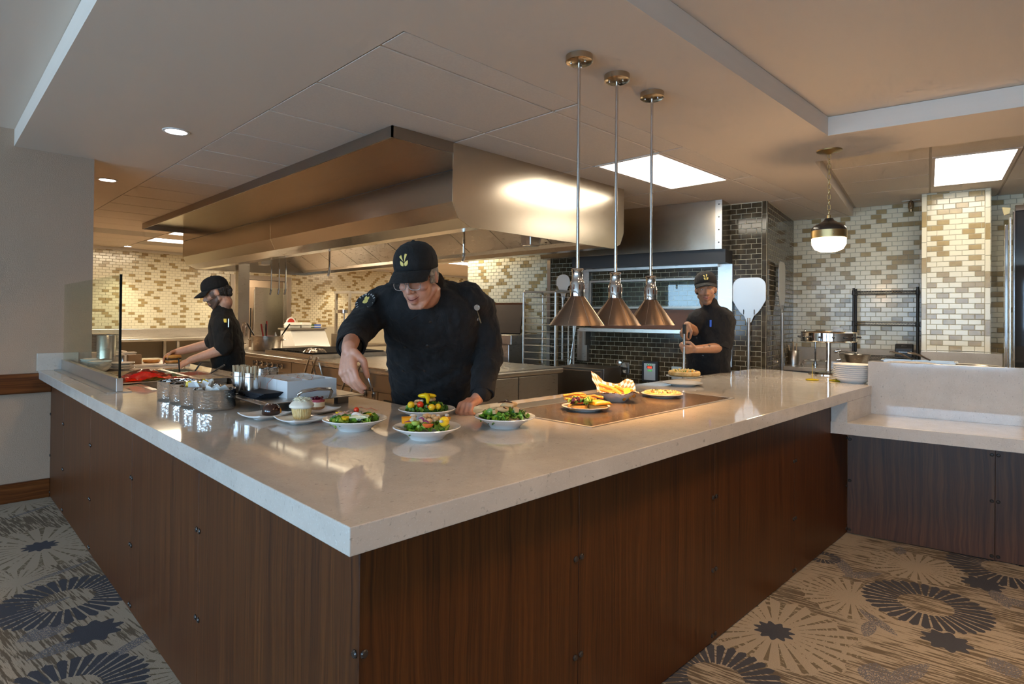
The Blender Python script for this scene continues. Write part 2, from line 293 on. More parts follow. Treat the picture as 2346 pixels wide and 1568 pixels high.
# ------------------------------------------------------------------ mesh helpers
class MB:
    def __init__(s, M=None): s.v = []; s.f = []; s.uv = None; s.M = M
    def _add(s, vs, fs, M=None):
        M = M if M is not None else s.M; o = len(s.v)
        s.v += [tuple(M @ Vector(p)) for p in vs] if M is not None else [tuple(p) for p in vs]
        s.f += [tuple(i + o for i in q) for q in fs]; return s
    def box(s, a, c, M=None):
        x0, y0, z0 = a; x1, y1, z1 = c
        return s._add([(x0, y0, z0), (x1, y0, z0), (x1, y1, z0), (x0, y1, z0), (x0, y0, z1), (x1, y0, z1), (x1, y1, z1), (x0, y1, z1)],
                      [(3, 2, 1, 0), (4, 5, 6, 7), (0, 1, 5, 4), (1, 2, 6, 5), (2, 3, 7, 6), (3, 0, 4, 7)], M)
    def prism(s, poly, z0, z1, M=None):
        n = len(poly); a = sum(poly[i][0] * poly[(i + 1) % n][1] - poly[(i + 1) % n][0] * poly[i][1] for i in range(n))
        if a < 0: poly = poly[::-1]
        return s._add([(p[0], p[1], z0) for p in poly] + [(p[0], p[1], z1) for p in poly],
                      [tuple(range(n - 1, -1, -1)), tuple(range(n, 2 * n))] + [(i, (i + 1) % n, n + (i + 1) % n, n + i) for i in range(n)], M)
    def lathe(s, prof, seg=24, M=None, arc=None, squash=None):
        """profile of (r, z) from bottom to top; r = 0 closes an end"""
        vs = []; idx = []; full = arc is None; a0, a1 = arc or (0, 2 * PI); cnt = seg if full else seg + 1
        for r, z in prof:
            if r <= 1e-6: idx.append([len(vs)] * cnt); vs.append((0, 0, z))
            else:
                row = []
                for i in range(cnt):
                    t = a0 + (a1 - a0) * i / seg; k = squash(t) if squash else 1.0; row.append(len(vs)); vs.append((r * k * math.cos(t), r * k * math.sin(t), z))
                idx.append(row)
        fs = []
        for a, b in zip(idx, idx[1:]):
            for i in range(seg):
                j = (i + 1) % cnt; q = [a[i], a[j], b[j], b[i]]; q2 = []
                for t in q:
                    if t not in q2: q2.append(t)
                if len(q2) > 2: fs.append(tuple(q2))
        return s._add(vs, fs, M)
    def tube(s, pts, r, seg=8, M=None, caps=True, closed=False):
        pts = [Vector(p) for p in pts]; n = len(pts); rs = r if isinstance(r, (list, tuple)) else [r] * n
        vs = []; fs = []; up = None
        for i, p in enumerate(pts):
            if closed: t = pts[(i + 1) % n] - pts[i - 1]
            else: t = (pts[min(i + 1, n - 1)] - pts[max(i - 1, 0)])
            if t.length < 1e-9: t = Vector((0, 0, 1))
            t.normalize()
            if up is None: up = Vector((0, 0, 1)) if abs(t.z) < 0.9 else Vector((1, 0, 0))
            a = t.cross(up); a.normalize(); b = a.cross(t); up = b
            for k in range(seg):
                g = 2 * PI * k / seg; vs.append(tuple(p + (a * math.cos(g) + b * math.sin(g)) * rs[i]))
        for i in range(n if closed else n - 1):
            for k in range(seg):
                j = (i + 1) % n; fs.append((i * seg + k, j * seg + k, j * seg + (k + 1) % seg, i * seg + (k + 1) % seg)[::-1])
        if caps and not closed: fs.append(tuple(range(seg))); fs.append(tuple(range((n - 1) * seg, n * seg))[::-1])
        return s._add(vs, fs, M)
    def ell(s, c, r, M=None, seg=16, rings=10):
        r = r if isinstance(r, (tuple, list)) else (r, r, r)
        prof = [(0 if i in (0, rings) else math.sin(PI * i / rings), -math.cos(PI * i / rings)) for i in range(rings + 1)]
        T = Matrix.Translation(Vector(c)) @ Matrix.Diagonal((*r, 1)); base = M if M is not None else s.M
        return s.lathe(prof, seg, (base @ T) if base is not None else T)
    def grid(s, fn, nu, nv, M=None, wrap_u=False):
        vs = [fn(i / nu, j / nv) for j in range(nv + 1) for i in range(nu + 1)]
        fs = [(j * (nu + 1) + i, j * (nu + 1) + i + 1, (j + 1) * (nu + 1) + i + 1, (j + 1) * (nu + 1) + i) for j in range(nv) for i in range(nu)]
        return s._add(vs, fs, M)
    def mesh(s, name, smooth=None):
        me = bpy.data.meshes.new(name); me.from_pydata(s.v, [], s.f); me.update()
        if smooth is not None:
            for p in me.polygons: p.use_smooth = True
            try: me.set_sharp_from_angle(angle=math.radians(smooth))
            except Exception: pass
        return me
    def build(s, name, m, parent=None, world=False, smooth=40, bevel=0.0, seg=2, thick=0.0, sub=0):
        if world and parent is not None:
            I = parent.matrix_basis.inverted(); s.v = [tuple(I @ Vector(p)) for p in s.v]
        return link(name, s.mesh(name, smooth), m, parent, bevel, seg, thick, sub)
def link(name, me, m, parent=None, bevel=0.0, seg=2, thick=0.0, sub=0):
    o = bpy.data.objects.new(name, me); C.objects.link(o)
    if m and not me.materials: me.materials.append(MATS[m] if isinstance(m, str) else m)
    if parent is not None: o.parent = parent
    if thick: t = o.modifiers.new('thick', 'SOLIDIFY'); t.thickness = thick; t.offset = 0
    if sub: t = o.modifiers.new('sub', 'SUBSURF'); t.levels = sub; t.render_levels = sub
    if bevel: t = o.modifiers.new('bevel', 'BEVEL'); t.width = bevel; t.segments = seg; t.limit_method = 'ANGLE'; t.angle_limit = math.radians(35)
    return o
def tag(o, label=None, cat=None, group=None, kind=None):
    if label: o['label'] = label
    if cat: o['category'] = cat
    if group: o['group'] = group
    if kind: o['kind'] = kind
    return o
def thing(name, label, cat, loc=(0, 0, 0), rz=0.0, group=None):
    o = bpy.data.objects.new(name, None); C.objects.link(o); o.empty_display_size = 0.05
    o.location = loc; o.rotation_euler = (0, 0, rz)
    o.matrix_basis = Matrix.Translation(Vector(loc)) @ Matrix.Rotation(rz, 4, 'Z')
    return tag(o, label, cat, group)
def dup(root, loc, rz, label, group=None):
    r = root.copy(); C.objects.link(r); r.matrix_basis = Matrix.Translation(Vector(loc)) @ Matrix.Rotation(rz, 4, 'Z')
    if label: r['label'] = label
    if group: r['group'] = group
    for ch in list(root.children):
        c = ch.copy(); C.objects.link(c); c.parent = r
        for g in list(ch.children):
            d = g.copy(); C.objects.link(d); d.parent = c
    return r
def struct(o): o['kind'] = 'structure'; return o
def T(x=0, y=0, z=0): return Matrix.Translation(Vector((x, y, z)))
def RX(a): return Matrix.Rotation(a, 4, 'X')
def RY(a): return Matrix.Rotation(a, 4, 'Y')
def RZ(a): return Matrix.Rotation(a, 4, 'Z')
def SCL(x, y, z): return Matrix.Diagonal((x, y, z, 1))
def frame(o, x, y, z): 
    m = Matrix((Vector(x), Vector(y), Vector(z))).transposed().to_4x4(); m.translation = Vector(o); return m
def face_frame(o, out, up=(0, 0, 1)):
    """local x to the right seen from outside, y outward, z up"""
    y = Vector(out).normalized(); z = Vector(up); z = (z - y * z.dot(y)).normalized(); x = y.cross(z); return frame(o, x, y, z)
def arc(c, r, a0, a1, n, axes=((1, 0, 0), (0, 0, 1))):
    c = Vector(c); x = Vector(axes[0]); y = Vector(axes[1]); return [c + x * r * math.cos(a0 + (a1 - a0) * i / n) + y * r * math.sin(a0 + (a1 - a0) * i / n) for i in range(n + 1)]
MUV = RZ(KA)                            # turns kitchen (u, v, z) into world
# ------------------------------------------------------------------ floor
m = mat('carpet', (0.4, 0.35, 0.28), 0.95); b = NB(m); g = b.geo(); px_, py_, pz_ = b.sep(g); flat = b.comb(px_, py_, 0.0)
_a = math.radians(8)
across = b.math('ADD', b.math('MULTIPLY', px_, math.cos(_a)), b.math('MULTIPLY', py_, math.sin(_a)))
along = b.math('ADD', b.math('MULTIPLY', px_, -math.sin(_a)), b.math('MULTIPLY', py_, math.cos(_a)))
lines = b.noise(b.comb(b.math('MULTIPLY', across, 84), b.math('MULTIPLY', along, 5.5), 0.0), 1.0, 3, 0.6)
patch = b.noise(flat, 2.2, 2)
pile = b.noise(flat, 420, 2)
base = b.ramp(pile, [(0.35, (0.29, 0.235, 0.17)), (0.65, (0.43, 0.36, 0.275))])
lf = b.ramp(b.math('ADD', lines, b.math('MULTIPLY', b.math('SUBTRACT', patch, 0.5), 0.45)), [(0.49, (0, 0, 0)), (0.54, (1, 1, 1))])
col = b.mix(lf, base, b.ramp(pile, [(0.3, (0.085, 0.063, 0.036)), (0.7, (0.16, 0.12, 0.08))]))
dark = b.ramp(pile, [(0.3, (0.030, 0.032, 0.042)), (0.7, (0.062, 0.064, 0.080))])
fz = b.math('MULTIPLY', b.math('SUBTRACT', b.noise(flat, 70, 2), 0.5), 0.10)
def flower_polar(c, R):
    dx = b.math('SUBTRACT', px_, c.x); dy = b.math('SUBTRACT', py_, c.y)
    r = b.math('DIVIDE', b.math('SQRT', b.math('ADD', b.math('MULTIPLY', dx, dx), b.math('MULTIPLY', dy, dy))), R)
    r = b.math('ADD', r, fz); th = b.math('ARCTAN2', dy, dx); return r, th
def petals(th, n, ph=0.0): return b.math('COSINE', b.math('MULTIPLY_ADD', th, n, ph))
def less(a, c): return b.math('LESS_THAN', a, c)
def more(a, c): return b.math('GREATER_THAN', a, c)
def both(*q):
    o = q[0]
    for k in q[1:]: o = b.math('MULTIPLY', o, k)
    return o
for (cx, cy, R) in ((1775, 1446, 0.36), (1950, 1370, 0.26), (2100, 1300, 0.26), (95, 1252, 0.42), (60, 1150, 0.3), (40, 1335, 0.2), (460, 1530, 0.3)):     # pale sunburst flowers
    r, th = flower_polar(P(cx, cy, 0), R)
    body = less(r, b.math('MULTIPLY_ADD', petals(th, 13), 0.06, 0.92))
    dash = both(more(petals(th, 26), b.math('MULTIPLY_ADD', r, -0.9, 1.25)), more(r, 0.3), more(b.noise(b.comb(b.math('MULTIPLY', r, 22), b.math('MULTIPLY', th, 3), 0.0), 1.0, 1), 0.45))
    col = b.mix(body, col, base); col = b.mix(both(body, dash), col, (0.15, 0.115, 0.07))
for (cx, cy, w, h, ang) in ((1935, 1300, 0.16, 0.035, 0.5), (1975, 1318, 0.13, 0.04, -0.6), (2062, 1262, 0.08, 0.035, 0.2), (2010, 1425, 0.13, 0.03, 0.9), (1990, 1440, 0.10, 0.03, 0.1), (2290, 1370, 0.13, 0.04, 0.4), (2340, 1385, 0.08, 0.05, 1.2), (2010, 1548, 0.10, 0.07, 0.3), (2080, 1545, 0.16, 0.04, -0.3), (2300, 1530, 0.08, 0.06, 0.6),
        (60, 1405, 0.2, 0.03, 0.3), (300, 1480, 0.2, 0.03, 0.5), (150, 1480, 0.14, 0.05, 0.2), (100, 1450, 0.1, 0.07, 0.2), (140, 1310, 0.2, 0.02, 0.4), (70, 1172, 0.2, 0.02, 0.6)):       # grey stippled leaves
    c = P(cx, cy, 0); dx = b.math('SUBTRACT', px_, c.x); dy = b.math('SUBTRACT', py_, c.y)
    e1 = b.math('ADD', b.math('MULTIPLY', dx, math.cos(ang) / w), b.math('MULTIPLY', dy, math.sin(ang) / w)); e2 = b.math('ADD', b.math('MULTIPLY', dx, -math.sin(ang) / h), b.math('MULTIPLY', dy, math.cos(ang) / h))
    q = b.math('ADD', b.math('MULTIPLY', e1, e1), b.math('ABSOLUTE', e2)); col = b.mix(both(less(q, 1.0), more(b.noise(flat, 150, 1), 0.46)), col, (0.13, 0.125, 0.14))
for (cx, cy, R, n) in ((2120, 1386, 0.285, 34), (2310, 1306, 0.30, 36), (1640, 1556, 0.27, 34), (150, 1375, 0.30, 34), (150, 1590, 0.28, 34), (1885, 1277, 0.10, 20)):    # dark ring flowers
    r, th = flower_polar(P(cx, cy, 0), R)
    k = both(less(r, b.math('MULTIPLY_ADD', petals(th, n), 0.035, 0.96)), more(r, 0.42), more(petals(th, n), b.math('MULTIPLY_ADD', r, -0.25, -0.55)))
    col = b.mix(k, col, dark)
for (cx, cy, R, n) in ((1773, 1446, 0.092, 11), (2168, 1470, 0.105, 9), (2250, 1338, 0.105, 9), (215, 1447, 0.12, 9), (92, 1252, 0.10, 11), (0, 1405, 0.08, 9)):                # small dark blossoms
    r, th = flower_polar(P(cx, cy, 0), R); k = less(r, b.math('MULTIPLY_ADD', petals(th, n), 0.13, 0.84)); col = b.mix(k, col, dark)
b.l.new(col, bs(m).inputs['Base Color']); b.l.new(b.bump(b.math('ADD', pile, b.math('MULTIPLY', lines, 0.6)), 0.5, 0.01), bs(m).inputs['Normal'])

struct(MB().box((-6.5, -6.5, -0.1), (14.6, 15.5, 0)).build('floor', 'carpet', smooth=None))
struct(MB().prism([(0.95, 1.45), (4.4, 1.45), (4.7, 1.45), tuple(uv(4.75, -3)[:2]), tuple(uv(8.3, -3)[:2]), (14.4, 3.0), (14.4, 15.3), (0.6, 15.3), (0.6, 6.1), (0.95, 6.1)], 0.0005, 0.004).build('floor_kitchen', 'kitchen_floor', smooth=None))

# ------------------------------------------------------------------ ceilings
def xy(v): return (v[0], v[1])
T0 = Vector((4.40, 1.345, 0)); T1 = T0 - VV * 4.2
struct(MB().box((-6.5, -6.5, TZ + 0.02), (14.6, 15.5, TZ + 0.12)).build('ceiling', 'paint_ceiling', smooth=None))
SOFF = [(0.49, 1.35), xy(T0), xy(T1), xy(uv(5.27, -4.0)), xy(uv(5.27, 0.74)), xy(uv(8.4, 0.74)), (8.6, 2.2), (1.503, 2.2), (1.503, 13.5), (0.49, 13.5)]
def prism_tri(poly, z0, z1, name, mt):
    bm = bmesh.new(); vs = [bm.verts.new((p[0], p[1], z0)) for p in poly]; f = bm.faces.new(vs); r = bmesh.ops.extrude_face_region(bm, geom=[f])
    for e in r['geom']:
        if isinstance(e, bmesh.types.BMVert): e.co.z = z1
    bmesh.ops.recalc_face_normals(bm, faces=bm.faces); bmesh.ops.triangulate(bm, faces=[f for f in bm.faces if len(f.verts) > 4])
    me = bpy.data.meshes.new(name); bm.to_mesh(me); bm.free(); return link(name, me, mt)
struct(prism_tri(SOFF, CZ, TZ + 0.018, 'ceiling_soffit', 'paint_ceiling'))
# lay-in ceiling over the kitchen
GX0, GY0, GPX, GPY = 1.503, 2.40, 1.235, 0.628
grid_main = struct(MB().box((GX0, 2.2, CZ + 0.006), (14.3, 15.4, CZ + 0.03)).build('ceiling_grid', 'ceiling_grid', smooth=None))
HOODX0, HOODX1, HOODY0, HOODY1 = 2.20, 4.95, 3.345, 9.62
def cell_of(px, py):
    p = P(px, py, CZ); return int(math.floor((p.x - GX0) / GPX)), int(math.floor((p.y - GY0) / GPY))
troffer_cells = {cell_of(1525, 402), cell_of(408, 551), cell_of(410, 537), (3, 6), (4, 11), (5, 6), (1, 14), (6, 13), (8, 15)}  # bare cell pairs are added panels, the last ones to light the far wall
vent_cells = {cell_of(330, 553), cell_of(310, 537)}
tile_m = None
def ceiling_tile(x0, x1, y0, y1, parent, M=None, z=CZ, mt='ceiling_board'):
    gx = 0.008
    o = MB(M).box((x0 + gx, y0 + gx, z), (x1 - gx, y1 - gx, z + 0.008)).build('ceiling_tile', mt, parent, smooth=None, bevel=0.002, seg=1); return o
mat('vent_grey', (0.42, 0.37, 0.32), 0.6)
for i in range(-1, 11):
    for j in range(-1, 20):
        x0 = max(GX0, GX0 + i * GPX); x1 = min(GX0 + (i + 1) * GPX, 14.2); y0 = max(2.2, GY0 + j * GPY); y1 = min(GY0 + (j + 1) * GPY, 14.9)
        if x1 - x0 < 0.05 or y1 - y0 < 0.05: continue
        if x0 > HOODX0 + 0.05 and x1 < HOODX1 - 0.02 and y0 > HOODY0 and y1 < HOODY1: continue
        if (i, j) in troffer_cells: continue
        ceiling_tile(x0, x1, y0, y1, grid_main, mt='vent_grey' if (i, j) in vent_cells else 'ceiling_board')
def troffer(M, w, d, label, power):
    """lay-in fluorescent light: frame, lens and the lamp's own light; local z is down from the ceiling face"""
    t = thing('ceiling_light', label, 'ceiling light', M.translation, 0, 'lay-in fluorescent ceiling lights'); t.matrix_basis = M
    f = MB()
    for a, c in (((-w / 2, -d / 2), (w / 2, -d / 2 + 0.025)), ((-w / 2, d / 2 - 0.025), (w / 2, d / 2)), ((-w / 2, -d / 2 + 0.025), (-w / 2 + 0.025, d / 2 - 0.025)), ((w / 2 - 0.025, -d / 2 + 0.025), (w / 2, d / 2 - 0.025))):
        f.box((*a, -0.004), (*c, 0.006))
    f.build('frame', 'ceiling_board', t, smooth=None)
    MB().box((-w / 2 + 0.025, -d / 2 + 0.025, 0.0), (w / 2 - 0.025, d / 2 - 0.025, 0.004)).build('lens', 'lamp_white', t, smooth=None)
    l = light('tube_light', 'AREA', (0, 0, 0), power, NEUT, w * 0.9, d * 0.9); l.parent = t; l.location = (0, 0, -0.01)
for (i, j) in sorted(troffer_cells):
    lab = {cell_of(1525, 402): 'bright square lay-in ceiling light just right of the big steel hood', cell_of(408, 551): 'bright strip light at the far left, below its twin, behind the hood end', cell_of(410, 537): 'upper bright strip light at far left beyond the hood end'}.get((i, j), 'extra light panel added to the kitchen ceiling')
    troffer(T(GX0 + (i + 0.5) * GPX, GY0 + (j + 0.5) * GPY, CZ), GPX - 0.016, GPY - 0.016, lab, 9 if (i, j) == cell_of(1525, 402) else 44)
# lay-in ceiling on the right, one step higher
grid_r = struct(MB(MUV).box((5.27, -4.0, TZ - 0.004), (8.4, 0.74, TZ + 0.012)).build('ceiling_grid', 'ceiling_grid', smooth=None))
RU = [5.30, 6.06, 6.74, 7.40, 8.30]; RV = [0.72, -0.02, -0.62, -1.30, -2.0, -2.7]
for a in range(4):
    for c in range(5):
        if c == 1 and a in (1, 2): continue
        ceiling_tile(RU[a], RU[a + 1], RV[c + 1], RV[c], grid_r, MUV, TZ - 0.012)
troffer(MUV @ T((RU[1] + RU[3]) / 2, (RV[1] + RV[2]) / 2, TZ - 0.012) @ RZ(PI / 2), 0.58, RU[3] - RU[1] - 0.03, 'large bright ceiling light panel above the pale tiled column', 11)
# recessed downlights
for k, (x, y) in enumerate(DOWN):
    t = thing('downlight', ['round recessed downlight in the soffit, the larger and nearer of two', 'smaller round recessed downlight in the soffit beside the grey wall', 'round recessed downlight in the soffit'][min(k, 2)], 'downlight', (x, y, CZ), 0, 'recessed downlights in the soffit')
    MB().lathe([(0.068, 0.0), (0.085, 0.0), (0.085, -0.004), (0.068, -0.006), (0.068, 0.0)], 24).build('trim_ring', 'white_plain', t)
    MB().lathe([(0.0, -0.003), (0.068, -0.003)], 24).build('lens', 'lamp_down', t)

# ------------------------------------------------------------------ tiled walls
def frame_area(p):                     # how large a tile at p shows in the photograph, 0 outside the frame
    q = p - CAM_P; d = q.dot(C_F)
    if d < 0.1: return 0
    x = CAM_CX + CAM_F * q.dot(C_R) / d; y = CAM_CY - CAM_F * q.dot(C_U) / d
    return 1.0 / d if -10 < x < 2356 and -10 < y < 1578 else 0
def tile_wall(wall, F, width, z0, z1, mats, chance, nmax=300, pw=0.107, ph=0.0555, gap=0.005, skip=None, x0=0.0, proud=0.005, seed=1, phase=0.0):
    """running-bond tiles on the plane F (local x along the wall, y out of it); the largest in view are objects, the rest one mesh"""
    rnd = random.Random(seed); todo = []
    rows = int((z1 - z0) / ph + 0.999); gapn = 3
    for j in range(rows):
        za = z0 + j * ph; zb = min(za + ph, z1); x = x0 - ((0.5 if j % 2 else 0.0) + phase) * pw
        while x < width:
            xa = max(x, x0); xb = min(x + pw, width); x += pw
            if xb - xa < 0.02 or zb - za < 0.015: continue
            if skip and skip(xa, xb, za, zb): continue
            k = 0
            if len(mats) > 1:
                gapn -= 1
                if gapn <= 0: k = 1; gapn = 1 if rnd.random() < 0.12 else rnd.randint(3, max(4, int(2 / chance) - 3))
            todo.append((xa, xb, za, zb, k, frame_area(F @ Vector(((xa + xb) / 2, 0, (za + zb) / 2)))))
    todo.sort(key=lambda t: -t[5])
    cache = {}; rest = MB(); rest_k = []
    for n, (xa, xb, za, zb, k, s) in enumerate(todo):
        w = xb - xa - gap; h = zb - za - gap; e = min(0.002, proud * 0.5)
        vs = [(0, 0, 0), (w, 0, 0), (w, 0, h), (0, 0, h), (0, proud - e, 0), (w, proud - e, 0), (w, proud - e, h), (0, proud - e, h), (e, proud, e), (w - e, proud, e), (w - e, proud, h - e), (e, proud, h - e)]
        fs = [(8, 11, 10, 9)] + [(4 + i, 8 + i, 8 + (i + 1) % 4, 4 + (i + 1) % 4) for i in range(4)] + [(i, 4 + i, 4 + (i + 1) % 4, (i + 1) % 4) for i in range(4)]
        if n < nmax and s > 0:
            key = (round(w, 3), round(h, 3), k)
            if key not in cache:
                me = bpy.data.meshes.new('tile'); me.from_pydata(vs, [], fs); me.update(); me.materials.append(MATS[mats[k]]); cache[key] = me
            o = bpy.data.objects.new('tile', cache[key]); C.objects.link(o); o.parent = wall; o.matrix_basis = F @ T(xa + gap / 2, 0, za + gap / 2)
        else:
            rest._add(vs, fs, F @ T(xa + gap / 2, 0, za + gap / 2)); rest_k += [k] * len(fs)
    if rest.f:
        me = rest.mesh('tile_field', None)
        for q in mats: me.materials.append(MATS[q])
        me.polygons.foreach_set('material_index', rest_k); o = link('tile_field', me, None, wall); o['kind'] = 'stuff'
CREAM = ['tile_cream', 'tile_tan']; BROWN = ['tile_brown']

# oven block: dark tiles on its front and on the side
UB, VB = 6.74, 1.41
wall_oven = struct(MB(MUV).box((UB, VB, 0), (8.6, 4.14, CZ + 0.02)).build('wall_oven', 'grout_pale', smooth=None))
Fo = face_frame(uv(UB, VB), -UU)
def oven_skip(xa, xb, za, zb):
    v0, v1 = VB + xa, VB + xb
    return (v0 > 1.83 and v1 < 3.55 and 1.30 < za and zb < 1.58) or (zb > 2.30 and v0 > 1.80)
tile_wall(wall_oven, Fo, 2.69, 0.10, CZ, BROWN, 0, skip=oven_skip, x0=0.045, seed=3)
wall_oven_side = struct(MB(MUV).box((UB + 0.0, VB - 0.004, 0), (8.28, VB, CZ + 0.02)).build('wall_oven_side', 'grout_pale', smooth=None))
tile_wall(wall_oven_side, face_frame(uv(8.28, VB - 0.004), -VV), 8.28 - UB - 0.045, 0.10, CZ, BROWN, 0, seed=4)
def corner_strip(wall, F, x, w, z0, z1, ph, mats, tan=()):
    k = 0; z = z0
    while z < z1 - 0.02:
        zb = min(z + ph, z1); MB().box((x + 0.0015, 0, z + 0.0015), (x + w - 0.0015, 0.007, zb - 0.0015)).build('corner_tile', mats[1 if k in tan else 0], wall, smooth=None, bevel=0.002, seg=1).matrix_basis = F
        z = zb; k += 1
corner_strip(wall_oven, Fo, -0.002, 0.045, 0.10, CZ, 0.165, BROWN)
corner_strip(wall_oven_side, face_frame(uv(8.28, VB - 0.004), -VV), 8.28 - UB - 0.043, 0.045, 0.10, CZ, 0.165, BROWN)
corner_strip(wall_oven, Fo, 2.69, 0.045, 0.10, CZ, 0.165, BROWN)
# cream wall left of the oven block
wall_mid = struct(MB(MUV).box((UB + 0.02, 4.14, 0), (8.6, 5.54, CZ + 0.02)).build('wall_kitchen_middle', 'grout_cream', smooth=None))
tile_wall(wall_mid, face_frame(uv(UB + 0.02, 4.14), -UU), 1.40, 0.15, CZ, CREAM, 0.20, pw=0.092, ph=0.047, gap=0.004, seed=5)
# cream back wall on the right with its column
wall_right = struct(MB(MUV).box((8.28, -4.0, 0), (8.45, VB + 0.2, TZ + 0.02)).build('wall_kitchen_right', 'grout_cream', smooth=None))
Fr = face_frame(uv(8.28, -4.0), -UU)
tile_wall(wall_right, Fr, 4.0 + VB, 1.10, TZ - 0.012, CREAM, 0.20, x0=2.2, seed=6, skip=lambda xa, xb, za, zb: 3.47 < xa and xb < 4.05)
column = struct(MB(MUV).box((7.75, -0.53, 0), (8.28, 0.05, TZ + 0.02)).build('wall_column', 'grout_cream', smooth=None))
Fc = face_frame(uv(7.75, -0.53), -UU)
tile_wall(column, Fc, 0.535, 1.13, TZ - 0.012, CREAM, 0.26, x0=0.045, seed=11, phase=0.25)
corner_strip(column, Fc, 0.0, 0.045, 1.13, TZ - 0.012, 0.165, CREAM, (1, 4, 7)); corner_strip(column, Fc, 0.535, 0.045, 1.13, TZ - 0.012, 0.165, CREAM, (2, 5, 8))
tile_wall(column, face_frame(uv(8.28, -0.53), -VV), 0.53, 1.13, TZ - 0.012, CREAM, 0.2, nmax=0, seed=12)
# long back wall of the kitchen
A6 = math.radians(6); W6 = Vector((math.cos(A6), math.sin(A6), 0)); N6 = Vector((math.sin(A6), -math.cos(A6), 0)); K0 = Vector((2.295, 13.426, 0))
wall_back = thing('wall_kitchen_back', None, None); struct(wall_back)
DOOR0, DOOR1, DOORZ = 2.66, 3.92, 2.24
def back_box(s0, s1, z0, z1, d0=0.0, d1=0.15): return MB(frame(K0, W6, -N6, (0, 0, 1))).box((s0, d0, z0), (s1, d1, z1))
back_box(-2.0, DOOR0, 0, CZ + 0.02).build('wall_panel', 'grout_cream', wall_back, smooth=None); back_box(DOOR1, 12.2, 0, CZ + 0.02).build('wall_panel', 'grout_cream', wall_back, smooth=None); back_box(DOOR0, DOOR1, DOORZ, CZ + 0.02).build('wall_panel', 'grout_cream', wall_back, smooth=None)
Fb = face_frame(K0 + W6 * 11.5, N6)     # local x runs to the viewer's left
tile_wall(wall_back, Fb, 12.5, 1.15, CZ, CREAM, 0.19, seed=8, pw=0.112, ph=0.0535, skip=lambda xa, xb, za, zb: 11.5 - DOOR1 - 0.1 < xa and xb < 11.5 - DOOR0 + 0.1 and zb < DOORZ + 0.12)
# crown under the ceiling of the long wall
struct(back_box(-2.0, 11.0, CZ - 0.05, CZ + 0.0, -0.05, 0.0).build('trim_1', 'paint_white', smooth=None))
# door opening: steel frame and the bright passage behind
dr = thing('door_1', None, None); struct(dr)
for s0, s1, z0, z1 in ((DOOR0 - 0.1, DOOR0, 0, DOORZ + 0.1), (DOOR1, DOOR1 + 0.1, 0, DOORZ + 0.1), (DOOR0, DOOR1, DOORZ, DOORZ + 0.1)):
    back_box(s0, s1, z0, z1, -0.03, 0.16).build('door_frame', 'stainless_dark', dr, smooth=None)
struct(back_box(1.2, 6.0, 0, CZ, 1.7, 1.8).build('wall_passage', 'paint_white', smooth=None))
for _s, _lab in ((0.42, 'round downlight by the far cream wall, left of the cook'), (2.35, 'round downlight by the far cream wall, right of the cook'), (5.2, 'round downlight by the far cream wall beyond the doorway')):
    _p = K0 + W6 * _s + N6 * 0.42; t = thing('downlight', _lab, 'downlight', (_p.x, _p.y, CZ), 0, 'recessed downlights by the far wall'); MB().lathe([(0.06, 0.0), (0.08, 0.0), (0.08, -0.004), (0.06, -0.006), (0.06, 0.0)], 20).build('trim_ring', 'white_plain', t); MB().lathe([(0.0, -0.003), (0.06, -0.003)], 20).build('lens', 'lamp_down', t)
    light('wall_washer', 'SPOT', (_p.x, _p.y, CZ - 0.02), 60, NEUT, spot=math.radians(80), blend=0.7, radius=0.08)
light('passage_light', 'AREA', K0 + W6 * 3.2 - N6 * 0.9 + Vector((0, 0, 2.6)), 30, NEUT, 1.2, 0.6)
struct(back_box(0.5, 6.0, CZ, CZ + 0.05, 0.15, 1.8).build('ceiling_passage', 'paint_white', smooth=None))
# grey plastered wall on the left with chair rail and baseboard
YW = 5.88
struct(MB().box((-6.5, YW, 0), (0.998, YW + 0.16, TZ + 0.03)).build('wall_left', 'paint_wall', smooth=None))
struct(MB().box((-6.5, YW - 0.035, 0.826), (0.735, YW, 0.978)).build('trim_2', 'rail_wood', smooth=None, bevel=0.006))
struct(MB().box((-6.5, YW - 0.022, 0), (0.735, YW, 0.147)).build('baseboard_left', 'rail_wood', smooth=None, bevel=0.005))
struct(MB().box((0.45, YW + 0.16, 0), (0.62, 13.4, CZ + 0.02)).build('wall_kitchen_left', 'paint_wall', smooth=None))
# dining room behind the camera: three windows in the long wall, plain walls elsewhere
wd = thing('wall_dining', None, None); struct(wd)
edges = [-6.5] + [e for y in WINDOWS_Y for e in (y - 1.1, y + 1.1)] + [YW]
for k in range(0, len(edges), 2): MB().box((-5.2, edges[k], 0), (-5.0, edges[k + 1], TZ + 0.02)).build('wall_panel', 'paint_wall', wd, smooth=None)
for y in WINDOWS_Y:
    MB().box((-5.2, y - 1.1, 0), (-5.0, y + 1.1, 0.45)).build('wall_panel', 'paint_wall', wd, smooth=None); MB().box((-5.2, y - 1.1, 2.45), (-5.0, y + 1.1, TZ + 0.02)).build('wall_panel', 'paint_wall', wd, smooth=None)
for k, y in enumerate(WINDOWS_Y):
    w = thing('window_%d' % (k + 1), None, None, (-5.1, y, 0.45)); struct(w)
    for yy in (-1.1, -0.03, 1.04): MB().box((-0.04, yy, 0), (0.04, yy + 0.06, 2.0)).build('window_frame', 'paint_white', w, smooth=None)
    for zz in (0, 1.3, 1.94): MB().box((-0.04, -1.04, zz), (0.04, 1.04, zz + 0.06)).build('window_frame', 'paint_white', w, smooth=None)
struct(MB().box((-6.5, -6.6, 0), (14.6, -6.4, TZ + 0.02)).build('wall_behind', 'paint_wall', smooth=None))
